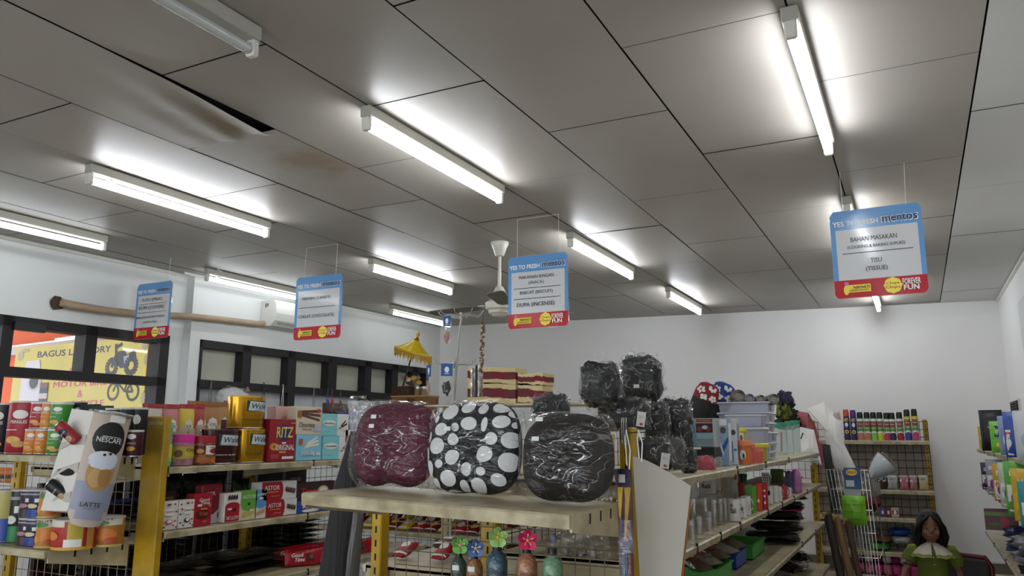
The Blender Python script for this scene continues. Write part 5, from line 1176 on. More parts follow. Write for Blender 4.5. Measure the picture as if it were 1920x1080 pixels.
# ================================================================== centre gondola: black bags heap
M_bk = mat('black_bag_fabric', '#131315', .55, bump=.9, bscale=14); M_bk2 = mat('charcoal_bag_fabric', '#1d1d20', .6, bump=.9, bscale=18)
def bagged(x0, x1, y0, y1, X, label, m=None, dfac=.8, e=.55, nz=.22, seed=0, name='wrapped_bag', grp='black bags in clear wrap', tuft=False, tagx=None, rz=None, squash=1., Y=None):
    c = atX((x0+x1)/2, (y0+y1)/2, X) if Y is None else atY((x0+x1)/2, (y0+y1)/2, Y)
    s = depth(c)/FPX; w = (x1-x0)*s; h = (y1-y0)*s*squash
    t = thing(name, label, 'bag', (c.x, c.y, c.z-h/2), face_cam(c) if rz is None else rz, grp)
    MB().ell((0, 0, h/2), (w*.48, w*.48*dfac, h*.49), m or M_bk, 28, 18, e=e, nz=nz, ns=9, seed=seed).build('bag_body', t, smooth=70)
    MB().ell((0, 0, h/2), (w*.52, w*.52*dfac, h*.52), M_filmh, 40, 26, e=e*.95, nz=nz*1.25, ns=14, seed=seed+.3).build('clear_wrap', t, smooth=80)
    if tuft:
        mb = MB()
        for k in range(5):
            a = k*1.3; mb.tube([(0, 0, h*.97), (.01*cos(a), .01*sin(a), h+.012), (.028*cos(a), .02*sin(a), h+.022+.006*k)], .0018, M_filmh, 5)
        mb.build('twisted_end', t, smooth=80)
    if tagx: MB().box(tagx[0]*w-.011, tagx[0]*w+.011, -w*.53*dfac, -w*.53*dfac+.001, tagx[1]*h-.007, tagx[1]*h+.007, M_price).build('price_tag', t)
    return t
XB = -1.02
bagged(1090, 1163, 682, 762, XB, 'upper left black bag in clear wrap on top of the heap', seed=1, tuft=True, e=.5)
bagged(1162, 1240, 668, 757, XB, 'upper right black bag in clear wrap, tallest on the heap', seed=2, tuft=True, e=.6, tagx=(-.1, .35))
bagged(1122, 1214, 748, 806, XB+.04, 'charcoal bag with a white paper tag under the two upper bags', M_bk2, seed=3, e=.4)
bagged(1208, 1254, 757, 830, XB+.10, 'upright charcoal bag in the middle of the heap', M_bk2, seed=4, e=.5)
bagged(1238, 1296, 750, 832, XB+.12, 'black bag leaning at the right of the heap', seed=5, e=.5, nz=.3)
bagged(1188, 1258, 822, 884, XB+.22, 'black bag with white wave print above the curved card', seed=6, e=.5)
bagged(1256, 1284, 822, 880, XB+.22, 'grey striped wrapped bag beside the white wave print bag', mat('grey_wrap_fabric', '#4a4a4c', .6, bump=.8, bscale=20), seed=7, e=.5)
bagged(1278, 1306, 842, 888, XB+.25, 'small black bag with a price tag on the shelf edge', seed=8, e=.6)
bagged(1276, 1300, 798, 850, XB+.18, 'black strappy bag squeezed beside the grey game box', seed=9, e=.6)
bagged(1000, 1068, 740, 790, -1.45, 'dark wrapped bag peeping up behind the brown cushion', M_bk2, seed=10, e=.6)
bagged(1306, 1340, 855, 890, -.79, 'pink red bundle in clear wrap on the shelf edge', mat('pink_red_fabric', '#b0485a', .7, bump=.8, bscale=22), seed=11, e=.7, name='wrapped_bundle', grp=None)
bagged(1337, 1354, 856, 888, -.80, 'small silvery wrapped bundle beside the pink red one', mat('silver_grey_fabric', '#8a8a88', .6, bump=.8), seed=12, e=.7, name='wrapped_bundle', grp=None)
for (px, py, w_, h_, X, lab) in ((1202, 786, .015, .026, XB+.15, 'white paper tag with a red mark on the heap of black bags'), (1247, 864, .014, .024, XB+.29, 'white leaflet in the wrap above the curved card')):
    q = atX(px, py, X); o = MB().box(-w_, w_, -.001, 0, -h_, h_, M_price).art(lambda u, v, o: ((u-.5)*2*w_, -.001-o, (v-.5)*2*h_), [('r', .4, .1, .75, .25, K('#b04040')), ('r', .15, .6, .8, .62, K('#8a8a88')), ('r', .15, .7, .7, .72, K('#8a8a88'))]).build('paper_tag', loc=q, rot=(0, .15, face_cam(q)))
    tag(o, lab, 'tag')
# floral topped sleeves
def sleeve(x0, x1, y0, y1, X, col, label, lean, seed):
    p = atX((x0+x1)/2-18, y1, X); s = depth(p)/FPX; h = (y1-y0)*s; w = 48*s
    t = thing('floral_sleeve', label, 'sleeve', (p.x, p.y, p.z), rot=(0, lean, face_cam(p)), group='sleeves with floral tops')
    prof = [(w*.30, 0), (w*.42, h*.2), (w*.48, h*.45), (w*.47, h*.62)]; top = [(w*.475, h*.62), (w*.47, h*.8), (w*.38, h*.95), (w*.2, h*1.0), (.001, h*.99)]
    MB().lathe(prof, mat('black_sleeve', '#121214', .6), 24, sy=.5).build('sleeve_body', t, smooth=50)
    mb = MB(); mb.lathe(top, mat('sleeve_'+col, '#'+col, .7, bump=.2), 24, sy=.5); wf = K('#d8d5d2', .7)
    f = lambda u, v, o: ((w*.475+o)*sin((u-.5)*3)*(1-.45*max(0, v-.45)**1.6*1.8), -(w*.475+o+.001)*cos((u-.5)*3)*.5*(1-.45*max(0, v-.45)**1.6*1.8), h*(.62+.38*v))
    for (u, v, n, r) in ((.3, .5, 5, .13), (.62, .75, 7, .12), (.72, .2, 5, .11), (.45, .15, 4, .09)):
        for k in range(n):
            a = 2*pi*k/n+seed; cu, cv = u+r*.7*cos(a), v+r*1.0*sin(a)
            if 0 < cv < .8: mb.art(f, [('o', cu, cv, .035+.02*abs(cos(a)), .07+.03*abs(sin(a)), wf)], base=k)
    mb.build('floral_top', t, smooth=50)
sleeve(1290, 1346, 713, 800, -1.12, '7d1626', 'black sleeve with a dark red and white floral top', radians(24), 1)
sleeve(1325, 1374, 713, 800, -1.10, '1f3c84', 'black sleeve with a blue and white floral top', radians(22), 2)
# rolled cloths behind the clear boxes
for k, (x0, x1, y0, y1, cc, lab) in enumerate(((1364, 1398, 732, 758, '#3a3228', 'brown and white patterned cloth roll above the clear boxes'), (1392, 1412, 740, 758, '#1c3a78', 'blue and white cloth roll above the clear boxes'), (1411, 1434, 742, 758, '#2e2a24', 'dark brown cloth roll above the clear boxes'), (1434, 1458, 740, 760, '#1c2e3c', 'dark teal cloth roll at the right corner of the clear boxes'))):
    c = atY((x0+x1)/2, (y0+y1)/2, 4.75); s = depth(c)/FPX; r = (y1-y0)*s*.5
    mb = MB(); mb.tube([(0, -.10, 0), (0, .12, .0)], r, mat('cloth_'+cc[1:], cc, .8, vary=.6, vscale=30, col2='#8a8478'), 16); mb.tube([(0, -.101, 0), (0, -.103, 0)], r*.5, K('#8a8478', .8), 12)
    tag(mb.build('cloth_roll', loc=c, rotz=.3, smooth=50), lab, 'cloth roll', 'patterned cloth rolls')
for k, (x0, x1, y0, y1, cc, lab) in enumerate(((1462, 1484, 740, 764, '#3a3058', 'dark violet folded cloth at the top of the dark pile'), (1460, 1478, 758, 780, '#8a962c', 'olive green folded cloth in the dark pile'), (1462, 1490, 768, 786, '#26221e', 'dark brown folded cloth in the dark pile'), (1466, 1496, 782, 800, '#2e2a22', 'black brown folded cloth at the foot of the dark pile'), (1460, 1485, 788, 802, '#1c4a34', 'dark green folded cloth at the foot of the dark pile'))):
    bx_ = atX((x0+x1)/2, (y0+y1)/2, -.90-.02*k); s = depth(bx_)/FPX
    o = MB().ell((0, 0, 0), ((x1-x0)*s*.62, .09, (y1-y0)*s*.66), mat('cloth_'+cc[1:], cc, .8, vary=.5, vscale=25, col2='#15130f'), 20, 14, e=.75, nz=.5, ns=10, seed=k*2).build('folded_cloth', loc=bx_, rotz=.2*k, smooth=60)
    tag(o, lab, 'cloth', 'pile of dark folded cloths')
# game box, tray, tall boxes
def boxpx(name, label, x0, x1, y0, y1, z, d, body, art=(), side=(), rz=0., group=None, cat='box', X=None, pull=0.):
    if X is None: p, w, h = spot(x0, x1, y0, y1, z)
    else: p = atX((x0+x1)/2, y1, X); s = depth(p)/FPX; w, h = (x1-x0)*s, (y1-y0)*s; p.z = z
    return carton(name, label, w, d, h, body, art, side, (p.x, p.y+d/2+pull, z), rz, group, cat), p, w, h
zt_ = ZR1
_p = spot(1294, 1340, 839, 853, atX(1316, 853, -.84).z)
o, p, w, h = boxpx('black_tray_box', 'flat black boxed tray under the grey game box', 1291, 1340, 840, 858, atX(1316, 857, -.86).z, .12, '#15161a', [('r', .1, .8, .5, 1, P_W)], X=-.86); zg = o.location.z+h
for k in range(2):
    o2, _, _, hh = boxpx('black_tray_box', 'shelf side support box under the black tray, %s' % ('lower' if k == 0 else 'upper'), 1300, 1338, 858, 874, ZR1+.001+k*.034, .10, '#3c3a3a', X=-.88)
    o2.scale = (1, 1, .034/hh*.97)
o, p, w, h = boxpx('game_box', 'grey blue game box with an orange title strip and photo', 1297, 1345, 785, 838, zg+.001, .06, '#8f9aa2',
    [('r', .22, .86, .86, .97, K('#8a3a1c')), ('t', .53, .915, .5, .06, 'WORKING', K('#d8843a'), .03), ('r', .2, .50, .85, .82, K('#2c2026')), ('o', .35, .62, .1, .08, K('#8a2a3a')), ('o', .55, .68, .12, .07, K('#c0b0a4')), ('o', .7, .60, .09, .08, K('#7a1f2c')), ('r', .22, .28, .85, .47, K('#7fa0ac')), ('r', .22, .20, .85, .21, K('#5a7a6a')), ('r', .22, .12, .85, .13, K('#5a7a6a')), ('r', 0, 0, .15, 1, K('#4a86b4')), ('r', .86, .0, 1, 1, K('#a8aca8'))], X=-.86)
zg = o.location.z
q = atX(1330, 780, -.9); tag(MB().prism([(-.07, -.02), (.05, .0), (.055, .003), (-.068, -.016)], -.05, .05, mat('olive_card', '#55503f', .6), Matrix.Rotation(pi/2, 4, 'X')).build('bent_card', loc=(q.x+.02, q.y+.05, zg+h-.002)), 'bent olive card flap sticking out above the game box', 'card')
boxpx('tall_box', 'tall white and blue box with slanted stripes beside the game box', 1350, 1368, 789, 876, ZR1, .07, '#8ea6c0', [('p', [(0, .1), (1, .5), (1, .62), (0, .3)], K('#2c5a9a')), ('r', .1, .85, .9, .98, P_W), ('o', .5, .75, .3, .07, K('#5a4a44')), ('p', [(0, .5), (.4, .2), (.5, .25), (.1, .62)], P_W)], [('r', .1, .1, .9, .9, P_W)], X=-.80)
boxpx('tall_box', 'tall white box with blue letters next to the yellow tub', 1369, 1384, 791, 876, ZR1, .07, '#b9bfc4', [('r', .1, .05, .5, .5, K('#3a6aa0')), ('o', .6, .7, .3, .06, K('#4a4a50')), ('r', .6, .3, .95, .34, K('#2a5a94'))], [('r', .2, .1, .8, .9, K('#7a8a98'))], X=-.785)
# clear lidded boxes
M_cbox = mat('clear_box_plastic', '#b3b7cb', .22, alpha=.62, spec=.6); M_clid = mat('clear_lid_plastic', '#c6c9d8', .25, alpha=.8)
def clearbox(x0, x1, y0, y1, Y, d, label, name='clear_lidded_box', body=None, lid=None, print_=True, grp='stacked clear lidded boxes', rz=0.):
    a, b = atY(x0, (y0+y1)/2, Y), atY(x1, (y0+y1)/2, Y); zt = atY((x0+x1)/2, y0, Y).z; zb = atY((x0+x1)/2, y1, Y).z
    zb = ZR1 if 'lowest' in label else zb
    w = b.x-a.x; h = zt-zb; t = thing(name, label, 'box', ((a.x+b.x)/2, Y+d/2, zb+.001), rz, grp)
    mb = MB(); k = .92
    vs = [(sx*w/2*k*q, sy*d/2*k*q, z) for z, q in ((0, .96), (h*.8, 1.0)) for sx, sy in ((-1, -1), (1, -1), (1, 1), (-1, 1))]
    mb.add(vs, [(3, 2, 1, 0), (0, 1, 5, 4), (1, 2, 6, 5), (2, 3, 7, 6), (3, 0, 4, 7)], body or M_cbox)
    if print_: mb.art(flat_right(w*k, d*k, h*.8), [('r', .3, .25, .5, .75, K('#5a5248')), ('r', .35, .35, .45, .65, K('#b8a890'))])
    mb.build('box_body', t)
    MB().bbox(-w/2, w/2, -d/2, d/2, h*.78, h*.98, lid or M_clid, .006).build('lid', t)
    return t
for k, (y0, y1, x1) in enumerate(((753, 772, 1458), (773, 791, 1458), (792, 809, 1458), (810, 828, 1462), (829, 845, 1461), (846, 863, 1460))):
    clearbox(1343, x1-14, y0, y1+2, 4.62, .26, 'wide clear lidded box, %s of the stack' % ('topmost', 'second from top', 'third from top', 'fourth from top', 'fifth from top', 'lowest')[k])
clearbox(1358, 1430, 777, 800, 4.42, .16, 'upper front clear box without print', print_=False, grp=None)
clearbox(1378, 1434, 801, 830, 4.36, .16, 'lower front clear box standing on the yellow tub', print_=False, grp=None)
M_yt = mat('clear_yellow_plastic', '#c8b83a', .25, alpha=.75); M_yl = mat('yellow_lid_plastic', '#d0c23c', .3)
def tub(x0, x1, y0, y1, Y, label, bm, lm, name='round_tub', grp=None, lid=.22, sp=None):
    q = atY((x0+x1)/2, y1, Y); r = (x1-x0)/2*depth(q)/FPX; zb = max(q.z, ZR1) if 'small yellow' in label else ZR1
    h = (y1-y0)*depth(q)/FPX; t = thing(name, label, 'tub', (q.x, q.y, zb+.001), 0, grp)
    mb = MB(); mb.lathe([(r*.78, 0), (r*.9, h*(1-lid))], bm, 24)
    if sp: mb.art(cyl_front(r*.86, h, 1.6), sp)
    mb.build('tub_body', t, smooth=50)
    MB().lathe([(r*.9, h*(1-lid)), (r*1.0, h*(1-lid)), (r*1.0, h*.95), (r*.92, h), (.001, h*.99)], lm, 24).build('lid', t, smooth=50)
    return t
tub(1386, 1443, 832, 866, 4.26, 'round yellow tub with a yellow lid under the clear box', M_yt, M_yl)
tub(1383, 1401, 803, 834, 4.20, 'small yellow tub with a white picture label', M_yt, M_yl, sp=[('r', .2, .1, .8, .7, P_W), ('o', .5, .4, .2, .2, K('#7a4a34'))])
M_ot = mat('clear_orange_plastic', '#d8743c', .3, alpha=.8)
tub(1384, 1412, 836, 880, 3.86, 'orange tub with a white picture, nearest the shelf edge', M_ot, mat('orange_lid', '#d9784a', .3), grp='orange tubs', sp=[('o', .4, .4, .3, .2, P_W), ('o', .5, .35, .1, .12, K('#3a2a24'))])
tub(1402, 1418, 838, 874, 3.97, 'narrow pink orange tub behind the one with a picture', mat('clear_coral_plastic', '#d2605a', .3, alpha=.8), mat('coral_lid', '#d4645c', .3), grp='orange tubs')
tub(1415, 1433, 848, 874, 4.08, 'small orange red tub in front of the yellow tub', mat('clear_coral_plastic', '#d2605a'), mat('coral_lid', '#d4645c'), grp='orange tubs')
M_bott = mat('clear_jug_plastic', '#a8c0b8', .15, alpha=.4, spec=.7); M_jlid = mat('green_jug_lid', '#2f8a66', .35, alpha=.9)
for k, (x0, x1, lab) in enumerate(((1452, 1478, 'left'), (1474, 1490, 'middle'), (1486, 1502, 'right'))):
    q = atX((x0+x1)/2, 855, -.86); s = depth(q)/FPX; r = (x1-x0)/2*s; h = 60*s; Y = q.y; a = b = q
    t = thing('drinks_jug', 'clear jug with a green lid beside the clear boxes, %s of three' % lab, 'jug', ((a.x+b.x)/2, Y+r, ZR1+.001), 0, 'clear jugs with green lids')
    MB().lathe([(r*.8, 0), (r*.85, h*.2), (r*.98, h*.8), (r*.98, h*.86)], M_bott, 18).build('jug_body', t, smooth=50)
    MB().lathe([(r, h*.86), (r, h*.97), (r*.9, h), (.001, h)], M_jlid, 18).build('lid', t, smooth=50)
    if k == 0: MB().tube([(0, -r*.3, h*.1), (.004, -r*.3, h*.7)], .007, K('#c25a6a'), 8).build('straw', t)
# ------------------------------------------------------------------ shelf of mugs and glasses
M_mug = mat('white_mug_glaze', '#d5d3d0', .2, coat=.3); M_mi = mat('white_mug_inside', '#c4c2be', .3)
M_gls = film('clear_drinking_glass', gloss=.07, rough=.02, bump=.08, bscale=6, haze=.0, edge=.9, epow=3.5)
def mug(x0, x1, y0, y1, z, label, glass=False, rot=-.5, art=(), m=None, grp='white souvenir mugs', z_is_shelf=True, flip=False, handle=True, X=None):
    if X is None: p, w, h = spot(x0, x1, y0, y1, z)
    else: p = atX((x0+x1)/2, y1, X); s_ = depth(p)/FPX; w, h = (x1-x0)*s_, (y1-y0)*s_; p.z = z
    r = w/2; t = thing('glass_mug' if glass else 'mug', label, 'mug', (p.x, p.y+r, z+.001), face_cam(p)+rot, grp)
    mm = m or (M_gls if glass else M_mug); th = .0035
    prof = [(.001, 0), (r*.96, 0), (r, .006), (r, h), (r-th, h), (r-th, .01), (.001, .008)] if not glass else [(.001, 0), (r*.9, 0), (r*.97, h*.3), (r, h), (r-th, h), (r*.9-th, .015), (.001, .015)]
    mb = MB(); mb.lathe(prof, mm, 22); mb.art(cyl_front(r, h, pi*.8, off=-rot*.8), art); mb.build('mug_body', t, smooth=40)
    if handle: MB().tube([(r*.92, 0, h*.82), (r*1.35, 0, h*.80), (r*1.62, 0, h*.6), (r*1.5, 0, h*.32), (r*.95, 0, h*.2)], r*.12, mm, 8).build('handle', t, smooth=60)
    return t, r, h, p
BAL = [('o', .28, .72, .07, .09, K('#b01c28')), ('t', .40, .48, .34, .22, 'Bali', K('#17171a'), .06)]
for k, (x0, x1, y0, y1, art, nm) in enumerate(((1364, 1392, 938, 978, BAL, 'white souvenir mug with black letters nearest the glass mugs'), (1379, 1404, 936, 971, BAL, 'white souvenir mug with black letters, second from the glass mugs'), (1389, 1412, 932, 966, [('t', .35, .45, .3, .2, 'i', K('#17171a'), .06)], 'white souvenir mug with its handle towards the green cup'))):
    mug(x0, x1-5, y0, y1, ZR2, nm, art=art, rot=.5)
GL = (('nearest the curved card, front row', 1285, 1306, 978, 1022), ('second in the front row', 1299, 1320, 972, 1012), ('third in the front row', 1320, 1338, 962, 1004), ('tall one at the start of the back row', 1290, 1308, 938, 985), ('second in the back row', 1308, 1330, 938, 978), ('third in the back row', 1330, 1347, 940, 990), ('fourth in the back row, by the lettered mugs', 1344, 1358, 938, 985), ('fifth in the back row, against the lettered mugs', 1354, 1366, 936, 982))
for k, (nm, x0, x1, y0, y1) in enumerate(GL):
    mug(x0, x1, y0, y1, ZR2, 'clear glass mug, '+nm, glass=True, rot=.9, grp='clear glass mugs')
# glass sheet with mugs on top
zg = atX(1330, 935, -.90).z
for k, (x0, x1, y0, y1, art, nm) in enumerate(((1292, 1306, 905, 934, [], 'white mug standing above the glass mugs, partly behind the curved card'), (1309, 1340, 902, 934, [('o', .25, .75, .06, .1, K('#b01c28')), ('t', .35, .45, .42, .26, 'Bali', K('#2a2a30'), .06)], 'large white lettered mug standing above the glass mugs'), (1341, 1351, 900, 932, [], 'narrow white mug beside the large lettered mug'), (1352, 1373, 896, 931, [], 'pale beige mug standing above the glass mugs'), (1372, 1384, 895, 930, [('o', .5, .5, .25, .2, K('#a85a3a')), ('o', .5, .7, .2, .1, K('#5a7a3a'))], 'pale mug with a coloured picture standing above the glass mugs'))):
    mug(x0, x1, y0, y1, zg, nm, art=art, rot=.6, X=-.98, handle=False, m=M_mug if k != 3 else K('#b3a898'))
o = MB().bbox(-1.15, -.80, atX(1292, 935, -.95).y-.05, atX(1384, 935, -.95).y+.2, zg-.006, zg-.001, M_gls, .001).build('glass_sheet'); tag(o, 'clear glass sheet lying across the glass mugs', 'sheet')
def cup(x0, x1, y0, y1, z, col, label, art=(), X=None, taper=.75, name='plastic_cup', grp=None, sq=False):
    if X is None: p, w, h = spot(x0, x1, y0, y1, z)
    else: p = atX((x0+x1)/2, y1, X); s_ = depth(p)/FPX; w, h = (x1-x0)*s_, (y1-y0)*s_; p.z = z
    r = w/2; o = MB().lathe([(.001, .0), (r*taper, 0), (r*taper, .004), (r, h), (r*.94, h), (r*taper*.9, .01)], K(col, .35), 5 if sq else 20).art(cyl_front(r*.9, h, 1.2), art).build(name, loc=(p.x, p.y+r, z+.001), rotz=face_cam(p), smooth=30)
    return tag(o, label, 'cup', grp)
CP = [('r', .4, .3, .75, .42, P_W)]
cup(1395, 1418, 912, 962, ZR2, '#5a9a3a', 'light green square cup beside the orange cups', sq=True, taper=.85)
cup(1383, 1396, 906, 940, ZR2+.03, '#9a2a24', 'dark red cup behind the light green cup')
cup(1411, 1430, 908, 958, ZR2, '#c8452a', 'orange red cup stack, nearer one', CP, taper=.8)
cup(1426, 1440, 907, 955, ZR2, '#a8202a', 'red cup stack with three price stickers', [('r', .4, .2, .8, .3, P_W), ('r', .4, .45, .8, .53, P_W), ('r', .4, .66, .8, .74, P_W)], taper=.9)
cup(1382, 1400, 890, 912, atX(1390, 912, -.95).z, '#1f4a34', 'dark green cup up behind the light green cup', X=-.95)
for nm, x0, x1, y0, y1, art, m in (('black dotted white mug high at the back', 1428, 1446, 885, 907, [('o', .2+.2*(k % 4), .2+.2*(k//4), .05, .06, P_K) for k in range(16)], None), ('olive green mug high at the back', 1444, 1472, 886, 908, [], K('#4f5a24'))):
    mug(x0, x1-4, y0, y1, atX(1440, 908, -.9).z, nm, art=art, m=m, X=-.9, rot=.5, grp='coloured mugs at the far end')
tag(MB().box(-1.12, -.82, atX(1430, 908, -.95).y-.05, atX(1470, 908, -.95).y+.1, atX(1440, 908, -.9).z-.008, atX(1440, 908, -.9).z-.001, K('#6a5a48')).build('riser_board'), 'thin brown board carrying the dotted and olive mugs', 'board')
for nm, x0, x1, y0, y1, m in (('white mug with black pattern beside the red cups', 1437, 1449, 912, 945, None), ('white mug with a round handle, second from the red cups', 1448, 1460, 912, 942, None), ('white mug, third from the red cups', 1455, 1466, 914, 940, None), ('red and white mug near the purple bottle', 1462, 1476, 912, 936, K('#a83a40')), ('small white mug near the pink bottle', 1474, 1484, 915, 932, None)):
    mug(x0, x1, y0, y1, ZR2, nm, m=m, rot=.5, grp='coloured mugs at the far end', art=[('o', .4, .6, .15, .15, P_K)] if 'pattern' in nm else ())
def bottle(x0, x1, y0, y1, z, m, label, name='water_bottle', cap=None, X=None):
    if X is None: p, w, h = spot(x0, x1, y0, y1, z)
    else: p = atX((x0+x1)/2, y1, X); s_ = depth(p)/FPX; w, h = (x1-x0)*s_, (y1-y0)*s_; p.z = z
    r = w/2; t = thing(name, label, 'bottle', (p.x, p.y+r, z+.001), 0, 'drinking bottles at the far end')
    MB().lathe([(.001, 0), (r*.9, 0), (r, h*.05), (r, h*.25), (r*.93, h*.3), (r, h*.35), (r, h*.6), (r*.9, h*.72)], m, 18).build('bottle_body', t, smooth=50)
    MB().lathe([(r*.9, h*.72), (r*.85, h*.85), (r*.5, h*.98), (.001, h)], cap or m, 18).build('bottle_cap', t, smooth=50)
bottle(1484, 1503, 881, 925, ZR2, K('#a86a98', .3), 'pink bottle with a rounded cap near the end post', cap=K('#b870a8', .3))
bottle(1472, 1488, 884, 925, ZR2, K('#4a4470', .3), 'dark violet bottle beside the pink one')
# ------------------------------------------------------------------ third shelf: bags pile, trays, packages, bucket
for k in range(9):
    y0 = 1032-k*8.5; p = atX(1455+3*k-(k % 2)*6, y0, -.83)
    s = depth(p)/FPX; w = (95-3*k)*s
    o = MB().ell((0, 0, 0), (w*.5, .13, .0115), mat('folded_bag_%d' % (k % 3), ('#2b231c', '#17140f', '#3c3226')[k % 3], .45, bump=.5, bscale=10, vary=.3), 26, 10, e=.6, nz=.35, ns=16, seed=k*1.7).build('folded_bag', loc=(p.x-.03, p.y+.12, ZR3+.02+k*.026), rotz=face_cam(p)+.1*(k % 3), smooth=60)
    tag(o, 'folded dark bag in the pile on the lower shelf, layer '+('one at the bottom', 'two from the bottom', 'three', 'four', 'five in the middle', 'six', 'seven', 'eight just below the top', 'nine at the top')[k], 'bag', 'pile of folded dark bags')
def tray(x0, x1, y0, y1, z, d, col, label):
    p, w, h = spot(x0, x1, y0, y1, z); t = tag(MB().build('x') if False else None, '', '') if False else None
    mb = MB(); m = K(col, .4); a = .006; hh = .075
    for (xa, xb, ya, yb) in ((-w/2, w/2, -d/2, -d/2+a), (-w/2, w/2, d/2-a, d/2), (-w/2, -w/2+a, -d/2+a, d/2-a), (w/2-a, w/2, -d/2+a, d/2-a)): mb.box(xa, xb, ya, yb, 0, hh, m)
    mb.box(-w/2, w/2, -d/2, d/2, 0, .004, m)
    mb.box(-w/2-.008, w/2+.008, -d/2-.008, -d/2, hh-.008, hh, m).box(-w/2-.008, w/2+.008, d/2, d/2+.008, hh-.008, hh, m).box(w/2, w/2+.008, -d/2, d/2, hh-.008, hh, m)
    o = mb.build('plastic_basket', loc=(p.x, p.y+d/2, z+.001), rotz=0); return tag(o, label, 'basket', 'plastic baskets on the lower shelf')
tray(1330, 1412, 1050, 1100, ZR3, .30, '#3c9a3a', 'near green plastic basket holding orange printed packages')
p = atX(1420, 1060, -.84)
_g = [x for x in bpy.data.objects if x.name == 'plastic_basket'][0]; _g.location = (-.93, 3.74, ZR3+.001)
o = tray(1375, 1450, 1045, 1078, ZR3, .26, '#1f3c96', 'blue plastic basket between the two green ones'); o.location = (-.95, 4.22, ZR3+.001)
o = tray(1380, 1465, 1022, 1050, ZR3, .36, '#3c9a3a', 'far green plastic basket behind the blue one'); o.location = (-.96, 4.62, ZR3+.001)
for k in range(5):
    p = atX(1325+14*k, 1062-4*k, -.86)
    o = pouch('printed_package', 'long clear package with orange print in the green basket, %s' % ('first from the curved card', 'second from the curved card', 'third', 'fourth, lying on top', 'fifth, silver ended')[k], .26, .075, .045, mat('clear_grey_pack', '#a8a09a', .2, metal=.3, bump=.5) if k % 2 else P_SFOIL, [('r', .2, .25, .7, .8, K('#b8492c')), ('t', .45, .5, .4, .3, 'JUMBO', K('#d88a5a'), .04)], (-.985+.02*k, 3.60+.075*k, ZR3+.085+.016*k), 0, 'packages with orange print', seed=30+k, rot=(-pi/2+.1, .10, -.75+.06*k))
p, w, h = spot(1500, 1534, 958, 985, ZR3)
p = atX(1516, 985, -.80); s = depth(p)/FPX
t = thing('small_bucket', 'white bucket with a bright pink rim on the lower shelf', 'bucket', (-.90, p.y-.1, ZR3+.001)); r = 18*s
MB().lathe([(.001, 0), (r*.75, 0), (r*.95, r*1.3), (r*.9, r*1.3), (r*.7, .006)], K('#b8a8a4'), 22).build('bucket_body', t, smooth=40)
MB().lathe([(r*.93, r*1.26), (r*1.04, r*1.26), (r*1.04, r*1.42), (r*.93, r*1.42)], K('#c82a6c', .3), 22).build('rim', t, smooth=40)
# fourth shelf: clear crinkled bags
for k in range(7):
    p = atX(1475+14*k, 1075-6*k, -.80)
    o = MB().ell((0, 0, 0), (.12, .1, .035), (P_SFOIL, mat('crinkled_clear_pack', '#8a8580', .15, metal=.4, bump=1.0, bscale=24), P_FOIL)[k % 3], 20, 12, e=.7, nz=.4, ns=14, seed=k+50).build('crinkled_pack', loc=(-.92, min(6.4, p.y-.1), ZR4+.035+.02*(k % 3)), rotz=k, smooth=60)
    tag(o, ('silver', 'grey clear', 'dark brown')[k % 3]+' crinkled pack on the lowest centre shelf, %s' % ('nearest the baskets', 'second', 'third', 'fourth, midway', 'fifth', 'sixth', 'farthest, by the end post')[k], 'packet', 'crinkled packs on the lowest shelf')
# ------------------------------------------------------------------ packets on the aisle side and back racks (seen through the bay)
PKC = [(K('#a51c28'), 'red'), (K('#c8a42a'), 'yellow'), (K('#24408c'), 'blue'), (K('#5b2a1c'), 'brown')]
COLN = {}
def packrow(x0, x1, n, y, z, cols, lab, grp, w=.118, h=.16, rx=-.9, txt='MIE', names=None):
    base = {}
    for k in range(n):
        m = cols[k % len(cols)]; key = id(m); lab_ = lab.replace('{c}', ('first', 'second', 'third')[k % len(cols)] if not names else names[k % len(cols)])
        loc = (x0+(x1-x0)*k/max(1, n-1), y+random.uniform(-.01, .01), z+.012)
        if key not in base: base[key] = pouch('snack_packet', lab_, w, h, .035, m, [('o', .5, .55, .3, .2, P_Y if k % 2 else P_W), ('t', .5, .8, .6, .12, txt, P_W, .05), ('r', 0, .05, 1, .12, P_W)], loc, 0, grp.replace('{c}', names[k % len(cols)] if names else ''), seed=k, rot=(rx, 0, 0)); continue
        dup(base[key], loc, rot=(rx+random.uniform(-.08, .08), 0, random.uniform(-.02, .02)), label=lab_)
packrow(-4.6, -2.1, 19, SY+.05, sz[0], [P_FOIL, K('#3a2018'), K('#6b4a34')], '{c} flat packet on the lowest level of the rack behind the cushions bay', '{c} packets low on the back rack', rx=-1.45, names=('dark foil', 'dark brown', 'tan brown'))
packrow(-4.6, -2.1, 20, SY+.06, sz[1], [PKC[0][0], K('#6a1420'), PKC[1][0]], '{c} snack packet on the middle level of the rack behind the cushions bay', '{c} packets in the middle of the back rack', rx=-1.1, names=('bright red', 'dark red', 'yellow'))
packrow(-4.6, -2.1, 20, SY+.06, sz[2], [PKC[1][0], PKC[2][0], K('#d8cc7a')], '{c} snack packet on the upper level of the rack behind the cushions bay', '{c} packets high on the back rack', rx=-1.1, names=('golden yellow', 'blue', 'pale yellow'))
packrow(-1.72, -1.40, 3, 2.45, CZ-.45, [PKC[0][0]], 'red cracker packet leaning just behind the end bay mesh', 'cracker packets behind the mesh', rx=-1.2, txt='CRACK', w=.06, h=.10)
packrow(-1.72, -1.36, 5, 2.72, CZ-.45, [PKC[3][0]], 'brown packet lying behind the red cracker packets and the end bay mesh', 'brown packets behind the mesh', rx=-1.45, txt='TEH', w=.07, h=.12)

